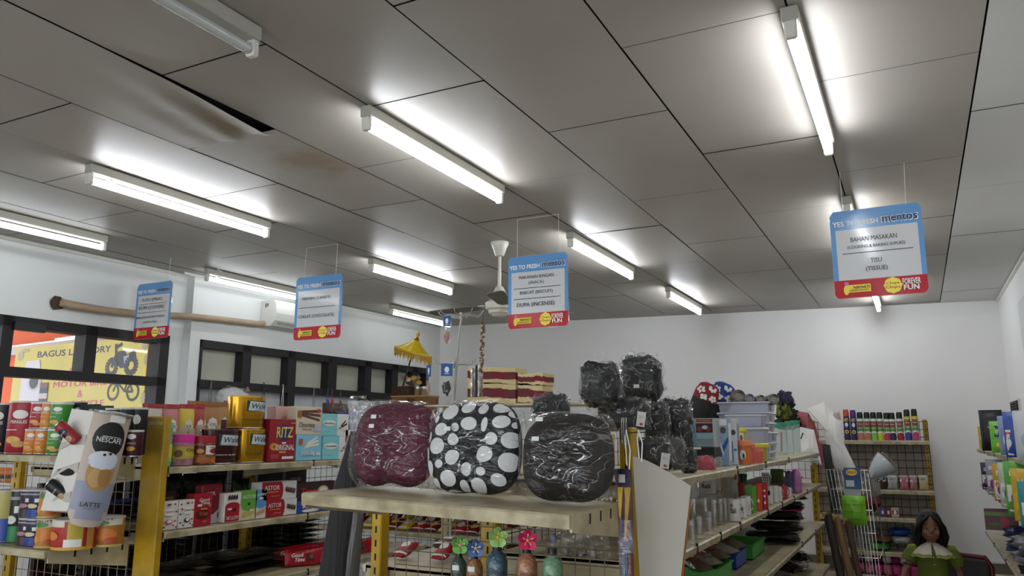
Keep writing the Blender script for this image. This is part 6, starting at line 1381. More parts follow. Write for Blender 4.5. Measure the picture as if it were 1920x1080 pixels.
# ================================================================== quilts, hook stand, bead string, shrine
M_q1 = mat('quilt_red_floral', '#7c1830', .85, vary=.55, vscale=16, col2='#4a3a30'); M_q2 = mat('quilt_cream', '#c8b587', .85, bump=.4, bscale=30)
QX = 4.3
def quilt(x0, x1, y0, y1, Y, label, seed, flip=False):
    a, b = atY(x0, (y0+y1)/2, Y), atY(x1, (y0+y1)/2, Y); zt = atY((x0+x1)/2, y0, Y).z; zb = atY((x0+x1)/2, y1, Y).z; w = b.x-a.x; h = zt-zb
    t = thing('folded_quilt', label, 'quilt', ((a.x+b.x)/2, Y+.085, zb), .0, 'folded red and cream quilts')
    def slab(nm, z0, z1, m, k):
        mb = MB(); n = 16; vs = []
        for z_ in (z0, z1):
            for j in range(5):
                for i in range(n+1):
                    u = i/n-.5; yy = (j/4-.5)*.16
                    vs.append((u*w*(1-.04*abs(j-2)), yy, z_+.008*noise.noise(Vector((u*5, yy*6, seed+z_*4)))+(-.02 if not flip else .0)*u+.006*noise.noise(Vector((u*22, yy*20, seed)))))
        nn = 5*(n+1); fs = []
        for j in range(4):
            for i in range(n): q = j*(n+1)+i; fs += [(q, q+n+1, q+n+2, q+1), (nn+q, nn+q+1, nn+q+n+2, nn+q+n+1)]
        for i in range(n): fs += [(i, i+1, nn+i+1, nn+i), (4*(n+1)+i+1, 4*(n+1)+i, nn+4*(n+1)+i, nn+4*(n+1)+i+1)]
        for j in range(4): q = j*(n+1); fs += [(q+n+1, q, nn+q, nn+q+n+1), (q+n, q+2*n+1, nn+q+2*n+1, nn+q+n)]
        mb.add(vs, fs, m); return mb.build(nm, t, smooth=60)
    slab('cream_underside', 0, h*.28, M_q2, 0); slab('floral_side', h*.29, h*.72, M_q1, 1); slab('cream_top', h*.73, h, M_q2, 2)
quilt(872, 970, 718, 756, QX, 'lower left folded red and cream quilt behind the cushions', 1)
quilt(968, 1018, 721, 756, QX, 'lower right folded red and cream quilt behind the cushions', 2)
quilt(872, 970, 688, 719, QX, 'upper left folded red and cream quilt behind the cushions', 3)
quilt(968, 1020, 700, 722, QX, 'upper right folded red and cream quilt behind the cushions', 4, True)
zq = atY(930, 756, QX).z
o = thing('quilt_shelf', 'cream shelf top carrying the quilts on the centre shelving', 'shelf', (0, 0, 0))
MB().box(HS-1.55, HS-.05, QX-.02, QX+.36, zq-.016, zq-.004, M_cream).build('deck', o)
for xx in (HS-1.5, HS-.1): MB().box(xx, xx+.03, QX+.1, QX+.13, 0 if xx < HS-.6 else ZR1, zq-.016, M_cream).build('support', o)
# hook stand
SYd = 4.0
st0 = atY(852, 745, SYd); st1 = atY(890, 592, SYd)
s_ = thing('hook_stand', 'thin grey wire stand with rings of hooks behind the spotted cushion', 'stand', (st0.x, SYd, 0))
M_grey = mat('grey_wire_enamel', '#9b9a92', .4, metal=.2)
def L_(px, py): q = atY(px, py, SYd); return Vector((q.x-st0.x, 0, q.z))
MB().tube([L_(850, 760)-Vector((0.01, 0, .9)), L_(851, 745), L_(861, 620), L_(866, 592)], [.009, .009, .007, .006], M_grey, 10).build('pole', s_, smooth=50)
MB().lathe([(.16, 0), (.16, .012), (.02, .03)], M_grey, 20, c=(-.02, 0, 0)).build('stand_foot', s_, smooth=40)
def hookring(cpt, r, n, nm, tip=.03, off=0.):
    mb = MB()
    for k in range(n):
        a = 2*pi*k/n+off; d = Vector((cos(a), sin(a), 0))
        mb.tube([cpt, cpt+d*r*.5+Vector((0, 0, .004)), cpt+d*r*.85, cpt+d*r+Vector((0, 0, tip*.5)), cpt+d*r*1.06+Vector((0, 0, tip))], .0026, M_grey, 6)
    mb.tube([cpt+Vector((0, 0, -.02)), cpt+Vector((0, 0, .02))], .009, M_grey, 8)
    mb.build(nm, s_)
hookring(L_(864, 592), .135, 8, 'upper_hook_ring', off=.25)
hookring(L_(852, 684), .130, 6, 'lower_hook_ring', off=.1)
def hangcard(px, py, w, h, Y, label, paper, blob, hz=.06):
    q = atY(px, py, Y); t = thing('jewellery_card', label, 'card', (q.x, Y, q.z-h), face_cam(q), 'blue headed cards of trinkets')
    MB().box(-w/2, w/2, -.001, .001, h*.62, h, K('#24508e')).art(flat_front(w, .002, h), [('o', .5, .82, .2, .09, P_W), ('r', .3, .68, .7, .72, K('#8ab0d8'))]).build('header_card', t)
    MB().lathe([(.001, 0), (w*.5, .004), (w*.55, h*.4), (w*.42, h*.62)], M_filmh, 14, sy=.35).build('clear_packet', t, smooth=60)
    MB().ell((0, 0, h*.25), (w*.36, .008, h*.2), K(blob, .7), 14, 10, nz=.5, seed=px).build('trinket', t, smooth=60)
hangcard(838, 592, .045, .17, SYd-.06, 'blue headed packet with a brown trinket on the upper hooks', 0, '#9a7262')
hangcard(838, 682, .068, .19, SYd-.10, 'blue headed packet with a small black figure on the lower hooks', 0, '#1d1d20')
hangcard(804, 684, .028, .19, SYd-.02, 'narrow blue headed packet at the left of the lower hooks', 0, '#a88a86')
q = atY(894, 690, SYd-.02)
t = thing('hanging_packet', 'stack of clear hanging packets at the right of the lower hooks', 'packet', (q.x, SYd-.02, q.z-.17))
for k in range(4): MB().box(-.03+k*.016, -.018+k*.016, -.02, .02, -.0, .17+.008*k, (P_SFOIL, M_film, P_K, P_SFOIL)[k]).build('packet', t)
# bead string
qa, qb = atY(906, 597, SYd-.05), atY(902, 700, SYd-.05)
t = thing('bead_garland', 'string of bronze bells and beads hanging from the hook stand', 'garland', (qb.x, SYd-.05, qb.z)); L = qa.z-qb.z
MB().tube([(0, 0, 0), ((qa.x-qb.x)*.4, 0, L*.5), (qa.x-qb.x, 0, L+.02)], .0016, M_dark, 6).build('cord', t)
mb = MB(); M_brz = mat('bronze_bead', '#7c5a3a', .3, metal=.8)
for k in range(60):
    z = L*.94*k/60; a = random.random()*6.28; mb.ell(((qa.x-qb.x)*z/L+.009*cos(a), .009*sin(a), z+.005), (.0065, .0065, .0075), M_brz if k % 3 else mat('pale_bead', '#b9a898', .3, metal=.5), 8, 6)
mb.build('bells', t, smooth=60); t.children[-1]['kind'] = 'stuff'
# shrine with its parasol, fixed to the left wall
SHY = 7.15
a, b = atY(734, 752, SHY), atY(800, 752, SHY); z0 = atY(766, 756, SHY).z; z1 = atY(766, 722, SHY).z; z2 = atY(766, 690, SHY).z
M_sw = mat('carved_wood', '#8a6238', .6, vary=.4, vscale=20, bump=.4, bscale=40)
t = thing('house_shrine', 'small carved wooden house shrine in the far left corner', 'shrine', ((a.x+b.x)/2, SHY+.12, z0-.02)); w = b.x-a.x; hh = z1-z0
mb = MB().box(-w/2, w/2, -.12, .12, 0, hh*.45, M_sw).box(-w/2-.008, w/2+.008, -.128, .128, hh*.45, hh*.53, K('#b08a58')).box(-w/2, -w*.02, -.118, .1, hh*.53, hh*1.05, mat('dark_carving', '#4a3420', .7, vary=.5, vscale=30))
mb.art(flat_front(w, .24, hh), [('o', .55, .25, .12, .15, K('#5a3a20'), .1), ('r', .05, .05, .35, .08, K('#5a3a20')), ('r', .7, .05, .95, .08, K('#5a3a20'))]); mb.build('shrine_box', t)
MB().box(-w/2+.005, w/2-.005, -.1, .1, -.10, 0, M_sw).box(lx(SHY)+STEP-(a.x+b.x)/2, -w/2+.02, -.05, .05, -.03, 0, M_sw).box(-.02, .02, .1, .16, -.2, .02, M_sw).build('wall_bracket', t)
mb = MB(); 
for k in range(16): a_ = k*2.4; mb.ell((-w*.1+w*.3*cos(a_)*.9*(k/16), .05*sin(a_), hh*1.05+.05+.05*sin(k*1.7)), (.035, .03, .028), K(('#8a7a60', '#b89a3a', '#4a3a2a', '#c8bca8')[k % 4], .8), 8, 6, nz=.5, seed=k)
mb.build('offerings', t, smooth=60); t.children[-1]['kind'] = 'stuff'
for k in range(2): MB().cyl(.035, hh*.53, hh*.9, K('#8a6a44'), 14, c=(w*.12+k*.085, -.04)).cyl(.037, hh*.9, hh*1.02, P_SIL, 14, c=(w*.12+k*.085, -.04)).build('offering_tin', t, smooth=40)
pa_, pb_ = atY(752, 728, SHY), atY(782, 627, SHY)
u = thing('shrine_parasol', 'yellow fringed ceremonial parasol above the house shrine', 'parasol', (pa_.x, SHY+.02, pa_.z)); D = Vector((pb_.x-pa_.x, 0, pb_.z-pa_.z)); Ld = D.length; ang = math.atan2(D.x, D.z)
R = Matrix.Rotation(ang, 4, 'Y')
M_ys = mat('yellow_satin', '#d9b81c', .3, bump=.3, bscale=18); M_yf = mat('gold_fringe', '#c2921e', .6)
MB().tube([(0, 0, 0), tuple(D*.5), tuple(D*.97)], .009, mat('dark_pole_wood', '#33201a', .5), 8).build('parasol_pole', u)
cr = (atY(800, 680, SHY).x-atY(742, 650, SHY).x)*.5; Lc = .70*Ld
mb = MB(); n = 32; vs = []
for i in range(5):
    s = i/4
    for j in range(n):
        a_ = 2*pi*j/n; rr = (.025+(cr*1.02-.025)*s)*(1-.03*(j % 2)); vs.append((rr*cos(a_), rr*sin(a_), Ld*.90-(.20*Ld)*s**.85*1.15-.006*(j % 2)*s))
mb.add(vs, [(i*n+j, (i+1)*n+j, (i+1)*n+(j+1) % n, i*n+(j+1) % n) for i in range(4) for j in range(n)], M_ys, R)
mb.build('parasol_canopy', u, smooth=25)
mb = MB(); zf = Ld*.90-.23*Ld
for j in range(72):
    a_ = 2*pi*j/72; x, y = cr*1.0*cos(a_), cr*1.0*sin(a_); pp_ = R @ Vector((x, y, zf+.012)); L2 = .085+.02*sin(j*2.3)
    mb.tube([pp_, pp_+Vector((.002*sin(j), 0, -L2*.5)), pp_+Vector((.003*cos(j), .002*sin(j), -L2))], [.006, .0075, .004], M_yf, 5)
mb.lathe([(cr*1.0, zf), (cr*1.03, zf+.004), (cr*1.0, zf+.02)], M_ys, 32, R); mb.build('fringe', u)
MB().lathe([(.03, Ld*.89), (.035, Ld*.92), (.02, Ld*.94), (.012, Ld*.97), (.02, Ld*1.0), (.008, Ld*1.04), (.001, Ld*1.07)], P_GOLD, 12, R).build('finial', u, smooth=50)

# keyrings and straps hanging from the window rail
def hangline(px, y0, y1, label, col='#6a6660', blob=None, br=4):
    p0 = fwall(px, y0); p1 = fwall(px+2, y1); t = thing('hanging_strap' if not blob else 'hanging_trinket', label, 'strap' if not blob else 'trinket', (p0.x+.03, p0.y, p1.z)); h = p0.z-p1.z
    MB().tube([(-.015, 0, h), (.0, 0, h+.005), (.004, .004, h*.5), (.0, .01, 0)], .004 if not blob else .002, K(col), 6).tube([(0, 0, h), (.006, -.02, h*.5), (.004, -.02, 0)], .003, K(col), 6).build('strap', t)
    if blob: MB().ell((.002, 0, .0), (.016, .02*br/4, .035), K(blob), 12, 8).build('charm', t, smooth=60)
hangline(392, 714, 757, 'thin wire loop on the window rail above the tan pouches')
hangline(491, 718, 750, 'black strap on the window rail above the gold tin', '#1d1d1f')
hangline(527, 722, 775, 'white strap on the window rail above the red cracker box', '#c8c8c6')
hangline(585, 728, 765, 'grey strap on the window rail above the cream wafer box', '#7a7874')
hangline(611, 730, 755, 'blue tassel hanging from the window rail', '#2a4aa0', '#22449c')
hangline(619, 730, 755, 'red tassel hanging from the window rail', '#a83a34', '#b0302c')
hangline(635, 734, 757, 'small orange and green charm hanging from the window rail', '#6a6660', '#8a5a24')
q = fwall(430, 748); t = bagged(405, 465, 727, 768, -5.47, 'crumpled white cloth bag hung at the window behind the tan pouches', mat('white_cloth', '#c4c4c2', .8, bump=.4, bscale=12), name='cloth_bag', grp=None, e=.9, seed=21, rz=1.5, dfac=.8)
q = fwall(455, 735); tag(MB().tube([(0, 0, -.03), (.01, 0, .0), (.03, 0, .02), (.02, 0, .05)], [.02, .028, .02, .012], mat('pink_candy', '#c88a94', .5, vary=.5, vscale=40), 10).build('pink_stick', loc=(q.x+.035, q.y, q.z-.01), smooth=60), 'pink striped stick leaning beside the upper gold tin', 'stick')

# ================================================================== far end: carrier bags, wire stand, back rack stock
M_pl = mat('white_carrier_plastic', '#f0ece8', .35, alpha=1., bump=.5, bscale=9); M_pp = mat('pink_carrier_plastic', '#b8626c', .35, alpha=.95, bump=.5, bscale=9); M_ppl = mat('pale_pink_plastic', '#c9aaa6', .35, alpha=.85, bump=.5, bscale=9)
def sheetbag(pts, Y, m, label, th=.03, seed=0, name='carrier_bag', grp='bundles of carrier bags'):
    """bundle of hanging plastic bags: outline given on the picture, soft folded volume"""
    P = [atY(x, y, Y) for x, y in pts]; c = sum((Vector(p) for p in P), Vector())/len(P)
    n = 8; ring = []
    for k in range(len(P)):
        a, b = P[k], P[(k+1) % len(P)]
        for i in range(n): ring.append(a.lerp(b, i/n))
    N = len(ring); vs = []; S = 6
    for sgn in (-1, 1):
        for s in range(S+1):
            f = s/S
            for q in ring:
                d = (Vector(q)-c)*f; vs.append((d.x, sgn*th*(1-f**3)*(1+.8*noise.noise(Vector((d.x*14, d.z*5, seed+sgn)))+.3*noise.noise(Vector((d.x*40, d.z*12, seed)))), d.z))
    fs = []
    for h in (0, 1):
        b0 = h*(S+1)*N
        for s in range(S):
            for j in range(N):
                q = (b0+s*N+j, b0+s*N+(j+1) % N, b0+(s+1)*N+(j+1) % N, b0+(s+1)*N+j); fs.append(q if h == 0 else q[::-1])
    return tag(MB().add(vs, fs, m).build(name, loc=c, smooth=60), label, 'bag', grp)
YC_ = 6.9
sheetbag([(1513, 766), (1545, 754), (1556, 768), (1580, 790), (1582, 830), (1606, 880), (1596, 884), (1566, 878), (1552, 850), (1542, 800), (1520, 776)], YC_, M_pl, 'large bundle of white carrier bags hanging at the end post', .05, 1)
sheetbag([(1500, 800), (1526, 806), (1534, 840), (1541, 872), (1524, 866), (1500, 850)], YC_-.12, M_pl, 'smaller bundle of white carrier bags at the end of the shelf', .03, 2)
sheetbag([(1492, 770), (1516, 774), (1530, 800), (1536, 826), (1548, 838), (1542, 880), (1528, 850), (1504, 802)], YC_+.08, M_pp, 'pink carrier bags hanging behind the white ones', .03, 3)
sheetbag([(1536, 780), (1574, 772), (1580, 800), (1548, 812)], YC_+.0, M_ppl, 'pale pink carrier bag at the top of the bundle', .02, 4)
sheetbag([(1541, 832), (1556, 834), (1566, 900), (1572, 962), (1558, 962), (1548, 890)], YC_-.03, mat('dark_green_plastic', '#232b26', .4, bump=.6, bscale=10), 'dark green plastic bag below the pink carrier bags', .02, 5)
q = atY(1545, 790, YC_+.05)
tag(MB().tube([(-.835, YE+.0, CZ-.03), (-.835, YC_+.25, q.z+.03), (-.80, YC_+.05, q.z+.05)], .006, M_wired, 6).build('bag_hook'), 'dark hook arm holding the carrier bags', 'hook')
# wire stand
YW = 6.2; a, b = atY(1550, 880, YW), atY(1642, 880, YW)
t = thing('wire_rack', 'leaning white wire grid stand with hanging packets at the aisle end', 'rack', (a.x, YW, 0)); zt = a.z
mb = MB(); W_ = atY(1628, 880, YW).x-a.x; B_ = atY(1655, 1080, YW).x-a.x; A_ = atY(1604, 1080, YW).x-a.x
def G(u, v): x0 = (A_)*(1-v); x1 = B_*(1-v)+W_*v; zz = zt*(.12+.88*v) if True else 0; return Vector((x0+(x1-x0)*u, -.04*v, zz))
for i in range(12): mb.tube([G(i/11, 0), G(i/11, .5), G(i/11, 1)], .0022, M_chrome, 5)
for v in (1, .885, .77, .64, .5, .36, .2, .05): mb.tube([G(0, v), G(1, v)], .0026, M_chrome, 5)
mb.tube([G(0, 1), G(0, 0)], .005, M_chrome, 6).tube([G(1, 1), G(1.15, .75), G(1.2, .5), G(1.3, .2)], .004, M_chrome, 6).tube([G(1, .77), G(1.25, .6), G(1.05, .5)], .003, M_chrome, 5)
mb.build('wire_grid', t)
for k, x in enumerate((A_, B_)): MB().tube([(x, 0, zt*.14), (x, .12, .0)], .006, M_chrome, 6).build('leg', t)
def fl(px0, px1, y0, y1, Y, col, label, art=(), name='hanging_card', cat='card', d=.01, rz=0):
    a, b = atY(px0, y1, Y), atY(px1, y1, Y); zt = atY((px0+px1)/2, y0, Y).z
    return carton(name, label, b.x-a.x, d, zt-a.z, col, art, (), ((a.x+b.x)/2, Y, a.z), rz, None, cat)
fl(1584, 1615, 877, 916, YW-.08, '#1d4a7c', 'blue card with a yellow oval hung on the wire stand', [('o', .48, .78, .34, .16, P_Y), ('t', .48, .78, .55, .12, 'WADATA', K('#8a2a20'), .05), ('r', .05, .52, .95, .6, K('#2a2a5a')), ('r', .1, .1, .6, .4, K('#b8bcc0'))])
fl(1584, 1616, 893, 942, YW-.065, '#b8b8b4', 'white paper packet under the blue oval card', (), 'paper_packet', 'packet')
pouch('green_packet', 'bright lime green folded packet on the wire stand', .155, .20, .06, mat('lime_green_plastic', '#7ab82c', .35, bump=.3), [('r', .1, .45, .9, .47, K('#5a9420')), ('r', .05, .7, .9, .72, K('#5a9420')), ('r', .1, .2, .85, .22, K('#5a9420'))], (atY(1604, 986, YW-.1).x, YW-.10, atY(1604, 985, YW-.1).z), 0, seed=2)
for k, (x0, x1, cc) in enumerate(((1545, 1572, '#2c241c'), (1562, 1590, '#7a5c3a'), (1582, 1606, '#4a3428'))):
    q0 = atY(x0+6, 962+6*k, 6.0); q1 = atY(x1+8, 1095, 5.9)
    t2 = thing('leaning_roll', ('dark roll', 'tan cardboard roll', 'brown roll')[k]+' leaning in front of the wire stand', 'roll', (q1.x+.12, 5.85, 0)); 
    MB().tube([(0, 0, .005), (q1.x-q1.x-.12, .05, q1.z), (q0.x-q1.x-.12, .15, q0.z)], .028-.004*k, K(cc, .6), 12).build('tube', t2, smooth=50)
    MB().tube([(q0.x-q1.x-.124, .152, q0.z-.03), (q0.x-q1.x-.12, .15, q0.z+.002)], .030-.004*k, K('#b09a5a', .5), 12).build('tube_cap', t2, smooth=50)
q = atY(1647, 880, 6.9)
t2 = thing('white_bowl_stack', 'stack of white bowls tied in clear film sticking out sideways', 'bowls', q, rot=(0, radians(50), .2))
MB().lathe([(.02, -.10), (.045, -.05), (.085, .04), (.095, .09), (.088, .09), (.04, -.03)], mat('white_bowl', '#c2c6ca', .3), 22).build('bowl', t2, smooth=50)
MB().lathe([(.006, -.19), (.02, -.12), (.09, .02), (.105, .095), (.07, .12), (.001, .11)], M_filmh, 24).build('clear_film', t2, smooth=80)
tag(MB().tube([atY(1618, 905, YW-.02), atY(1632, 896, 6.7), q], .004, M_chrome, 6).build('bowl_hook'), 'wire hook from the stand to the tied bowls', 'hook')
sheetbag([(1624, 900), (1650, 905), (1652, 925), (1640, 945), (1622, 935)], 6.75, mat('grey_clear_plastic', '#8d8984', .25, alpha=.7, bump=.8), 'grey clear bag under the tied bowls', .03, 8, grp=None)
sheetbag([(1620, 936), (1648, 930), (1654, 945), (1640, 960), (1622, 955)], 6.72, mat('dark_pink_plastic', '#6d1f2c', .3, alpha=.9, bump=.8), 'dark red bag hanging on the wire stand', .03, 9, grp=None)
# spray cans on the back rack
SP = [(1585, 768, '#20265c', '#c24a24'), (1598, 769, '#20265c', '#4a2a7c'), (1611, 773, '#b87a5a', '#141416'), (1624, 773, '#b87a5a', '#141416'), (1636, 773, '#7ab85a', '#141416'), (1648, 773, '#c8c22c', '#141416'), (1661, 774, '#b83a5a', '#141416'), (1671, 774, '#2a2a5a', '#141416'), (1685, 773, '#a0283a', '#141416'), (1699, 768, '#3a3a8c', '#141416'), (1713, 767, '#b84068', '#141416')]
NMS = ('dark blue spray can with an orange cap', 'dark blue spray can with a purple cap', 'salmon based spray can beside the purple capped one', 'salmon based spray can beside the lime green one', 'lime green based spray can', 'yellow based spray can', 'magenta based spray can beside the yellow one', 'navy based spray can half hidden in the row', 'dark red based spray can', 'tall violet based spray can with a yellow collar', 'tall pink based spray can with a yellow collar')
for (px, yt, cb, cc), nm in zip(SP, NMS):
    Y = RY+.05; a = atY(px-6, yt, Y); b = atY(px+6, yt, Y); r = (b.x-a.x)/2; h = a.z-ZB[0]
    t = thing('spray_can', nm+' on the back rack', 'spray can', ((a.x+b.x)/2, Y+r, ZB[0]+.001), .0, 'insect spray cans on the back rack')
    first = cc != '#141416'; mb = MB()
    if first: mb.lathe([(r, 0), (r, h*.72), (r*.9, h*.78)], K(cb), 20).art(cyl_front(r, h, 2.6), [('t', .5, .66, .6, .1, 'HIT', P_Y, .1), ('o', .5, .5, .2, .07, P_W), ('o', .5, .27, .25, .06, P_Y), ('o', .5, .27, .12, .03, K('#6a3a1c')), ('r', 0, .04, 1, .12, K('#3a1c3c'))])
    else: mb.lathe([(r, 0), (r, h*.74), (r*.88, h*.80)], K('#5a8a4a'), 20).art(cyl_front(r, h, 2.8), [('r', 0, 0, 1, .22, K(cb)), ('o', .5, .22, .5, .1, P_W), ('o', .5, .18, .46, .09, K(cb)), ('r', 0, .68, 1, .76, P_W if yt > 770 else P_Y), ('o', .5, .56, .36, .08, K('#a8283c')), ('t', .5, .575, .5, .04, 'Mortein', P_W, .05), ('r', .25, .42, .75, .44, K('#c8d8b0'))])
    mb.build('can_body', t, smooth=40)
    MB().lathe([(r*.92, h*.78), (r*.95, h*.9), (r*.8, h), (.001, h)], K(cc, .35), 18).box(-r*.3, r*.3, -r*1.0, -r*.6, h*.88, h*.96, K(cc, .35)).build('spray_cap', t, smooth=40)
# hanging packs and pouches on the back rack
YM = by(0)-.14
HP = [(1688, 1706, 833, 862, '#1a2040', 'navy hanging packet on the back rack mesh'), (1712, 1730, 834, 858, '#4a4a4c', 'grey hanging packet on the back rack mesh'), (1666, 1686, 858, 888, '#5a3a70', 'purple hanging packet with a white ring'), (1688, 1706, 862, 890, '#6a7e94', 'pale blue hanging packet with a white ring'), (1604, 1614, 845, 862, '#8a8680', 'pale hanging packet near the carrier bags')]
for x0, x1, y0, y1, cc, nm in HP: fl(x0, x1, y0, y1, YM, cc, nm, [('o', .5, .35, .32, .2, P_W), ('o', .5, .35, .22, .13, K(cc)), ('r', .1, .75, .9, .85, K('#8a90b0'))], 'hanging_packet', 'packet', .015)
for k, (x0, x1, c1, nm) in enumerate(((1645, 1662, '#4a2c20', 'brown pouch half behind the wire stand'), (1663, 1684, '#a8a4a0', 'white pouch with dark print, first on the back rack'), (1686, 1704, '#b86a7a', 'pink and white pouch, second on the back rack'), (1705, 1721, '#a87a70', 'salmon and white pouch, third on the back rack'), (1722, 1741, '#b8aa84', 'cream and yellow pouch, fourth on the back rack'))):
    a, b = atY(x0, 915, RY+.06), atY(x1, 915, RY+.06); zt = atY(x0, 891, RY+.06).z
    pouch('soap_pouch', nm, b.x-a.x, zt-ZB[1], .06, c1, [('r', 0, .55, 1, .95, P_W), ('o', .5, .45, .3, .2, K(c1)), ('o', .5, .75, .25, .08, K('#7a8a9a')), ('r', 0, .0, .12, 1, P_K)], ((a.x+b.x)/2, RY+.08, ZB[1]+.001), 0, 'pouches on the back rack', seed=k+60)
for k, (x0, x1, cc, nm) in enumerate(((1650, 1661, '#2a4a8a', 'small blue carton on the third level of the back rack'), (1662, 1671, '#6a2a24', 'small dark red carton on the third level of the back rack'), (1672, 1686, '#b8a8a4', 'small white and red carton on the third level of the back rack'))):
    a, b = atY(x0, 968, RY+.05), atY(x1, 968, RY+.05); carton('small_carton', nm, b.x-a.x, .05, atY(x0, 952, RY+.05).z-ZB[2], cc, [('r', .1, .3, .9, .7, K('#8a2a34')), ('o', .5, .5, .2, .2, P_W)], loc=((a.x+b.x)/2, RY+.08, ZB[2]+.001))
for k, (x0, x1, y, cc, nm) in enumerate(((1668, 1706, 1000, '#1c3a8a', 'blue shiny bag on the fourth level of the back rack'), (1670, 1704, 1008, '#a8a8a8', 'silver shiny bag on the fourth level of the back rack'), (1632, 1672, 996, '#6a4a30', 'brown folded cloth bag on the fourth level of the back rack'), (1628, 1665, 1006, '#3a7a2c', 'green folded bag on the fourth level of the back rack'))):
    q = atY((x0+x1)/2, y, RY+.05); s = depth(q)/FPX
    tag(MB().ell((0, 0, 0), ((x1-x0)*s*.5, .12, .035), mat('bag_'+cc[1:], cc, .3, bump=.6, bscale=14, metal=.3 if k < 2 else 0), 20, 12, e=.7, nz=.3, seed=k).build('folded_bag', loc=(q.x, RY+.16, ZB[3]+(.19, .115, .115, .04)[k]), rotz=0, smooth=60), nm, 'bag', 'folded bags on the back rack')
for k in range(14):
    x = atY(1612+17*(k//2), 1066, RY-.1).x; cc = ('#a83a6a', '#6a1f4a', '#b8607a', '#b8aab0')[k % 4]
    tag(MB().ell((0, 0, 0), (.045, .10, .054), mat('pinkpack_%d' % (k % 4), cc, .25, bump=.6, bscale=14), 16, 10, e=.6, nz=.25, seed=k).build('pink_packet', loc=(x, RY+.12, ZB[4]+.056+.112*(k % 2)), smooth=60), ('bright pink', 'dark purple', 'pale pink', 'whitish pink')[k % 4]+' packet on the bottom level of the back rack, '+('lower layer' if k % 2 == 0 else 'upper layer')+(', left half' if k < 7 else ', right half'), 'packet', 'pink packets at the bottom of the back rack')

# ================================================================== right wall shelving stock
def rbox(x0, x1, y0, y1, X, z, d, body, lab, art=(), name='nappy_pack', cat='packet', soft=True, seed=0, grp=None):
    a = atX(x0, (y0+y1)/2, X).y; b = atX(x1, (y0+y1)/2, X).y; h = atX((x0+x1)/2, y0, X).z-z; w = min(abs(a-b), .42); yc = (a+b)/2
    if soft: return pouch(name, lab, w, h, d, body, art, (X+d/2, yc, z+.001), -R90, grp, cat, seed=seed)
    return carton(name, lab, w, d, h, body, art, (), (X+d/2, yc, z+.001), -R90, grp, cat)
def rpk(px, Y, y0, y1, z, w, d, body, lab, art=(), name='nappy_pack', cat='packet', seed=0, rz=-.35, grp=None, soft=True):
    """stock on the right shelving placed by depth Y, front turned to the aisle"""
    c = atY(px, y1, Y); h = atY(px, y0, Y).z-z
    x = min(max(c.x, RX+.02), .80)
    if soft: return pouch(name, lab, w, h, d, body, art, (x, Y+d/2, z+.002), rz, grp, cat, seed=seed)
    return carton(name, lab, w, d, h, body, art, (), (x, Y+d/2, z+.002), rz, grp, cat)
GB = lambda: 'packets on the right wall shelving'
rpk(1851, 6.6, 769, 842, ZW[0], .15, .08, '#17171c', 'black packet with a yellow crescent at the end of the right shelving', [('o', .6, .62, .2, .1, P_Y), ('o', .55, .65, .17, .08, K('#17171c'))], seed=1, grp=GB())
rpk(1858, 5.9, 790, 838, ZW[0], .13, .07, '#6ab03a', 'lime green packet with a dark blue label on the right shelving', [('r', .25, .5, .9, .85, K('#14204a')), ('t', .57, .68, .5, .12, 'mitu', P_W, .06), ('o', .4, .25, .1, .07, P_Y), ('r', .3, .45, .8, .48, K('#1f8a8a'))], seed=2, grp=GB())
rpk(1842, 7.3, 800, 840, ZW[0], .10, .06, '#b8a42c', 'small yellow and white packet farthest along the right shelving', [('o', .5, .5, .3, .2, P_W)], seed=3, grp=GB())
rpk(1878, 5.2, 780, 838, ZW[0], .14, .09, '#7d8cae', 'pale blue clear nappy packet beside the lime green packet', [('o', .5, .4, .3, .2, P_W)], seed=4, grp=GB())
rpk(1893, 4.7, 772, 842, ZW[0], .17, .11, '#2f4f9c', 'large blue and white nappy pack on the right shelving', [('p', [(.3, .05), (.95, .05), (.98, .6), (.7, .75)], K('#8fc2d8')), ('r', .08, .05, .25, .6, P_W), ('o', .6, .75, .15, .1, K('#8a9ad0')), ('r', .08, .5, .25, .55, K('#b83a44'))], seed=5, grp=GB())
rpk(1914, 4.2, 770, 842, ZW[0], .17, .11, '#b9bcc0', 'white crinkled nappy pack at the right edge of the view', [('o', .5, .4, .3, .2, K('#8fa8c0'))], seed=6, grp=GB())
LWR = [(1843, 7.0, 868, 925, '#23284a', 'dark blue packet at the far end of the middle right shelf'), (1850, 6.4, 862, 930, '#8a8a90', 'grey printed packet on the middle right shelf'), (1858, 5.8, 870, 940, '#b88a24', 'amber packet on the middle right shelf'), (1872, 5.3, 868, 945, '#a8b8a0', 'white packet with a green band on the middle right shelf'), (1886, 4.9, 865, 955, '#5aa03a', 'bright green topped nappy packet on the middle right shelf'), (1904, 4.5, 880, 965, '#c8a024', 'big yellow nappy packet on the middle right shelf'), (1916, 4.2, 905, 975, '#2a8a94', 'teal and white packet near the right edge on the middle shelf')]
for k, (px, Y, y0, y1, cc, nm) in enumerate(LWR): rpk(px, Y, y0, y1, ZW[1], .15+.008*k, .10, cc, nm, [('r', .08, .05, .92, .55, P_W if k != 5 else K('#d8b42c')), ('o', .3, .3, .12, .12, K('#8a3a8a')), ('o', .65, .35, .15, .12, K(cc)), ('t', .5, .75, .6, .12, ('SUN', 'Baby', 'MIX', 'Soft', 'Dry', 'Happy', 'Care')[k], P_W, .05)], seed=k+10, grp=GB())
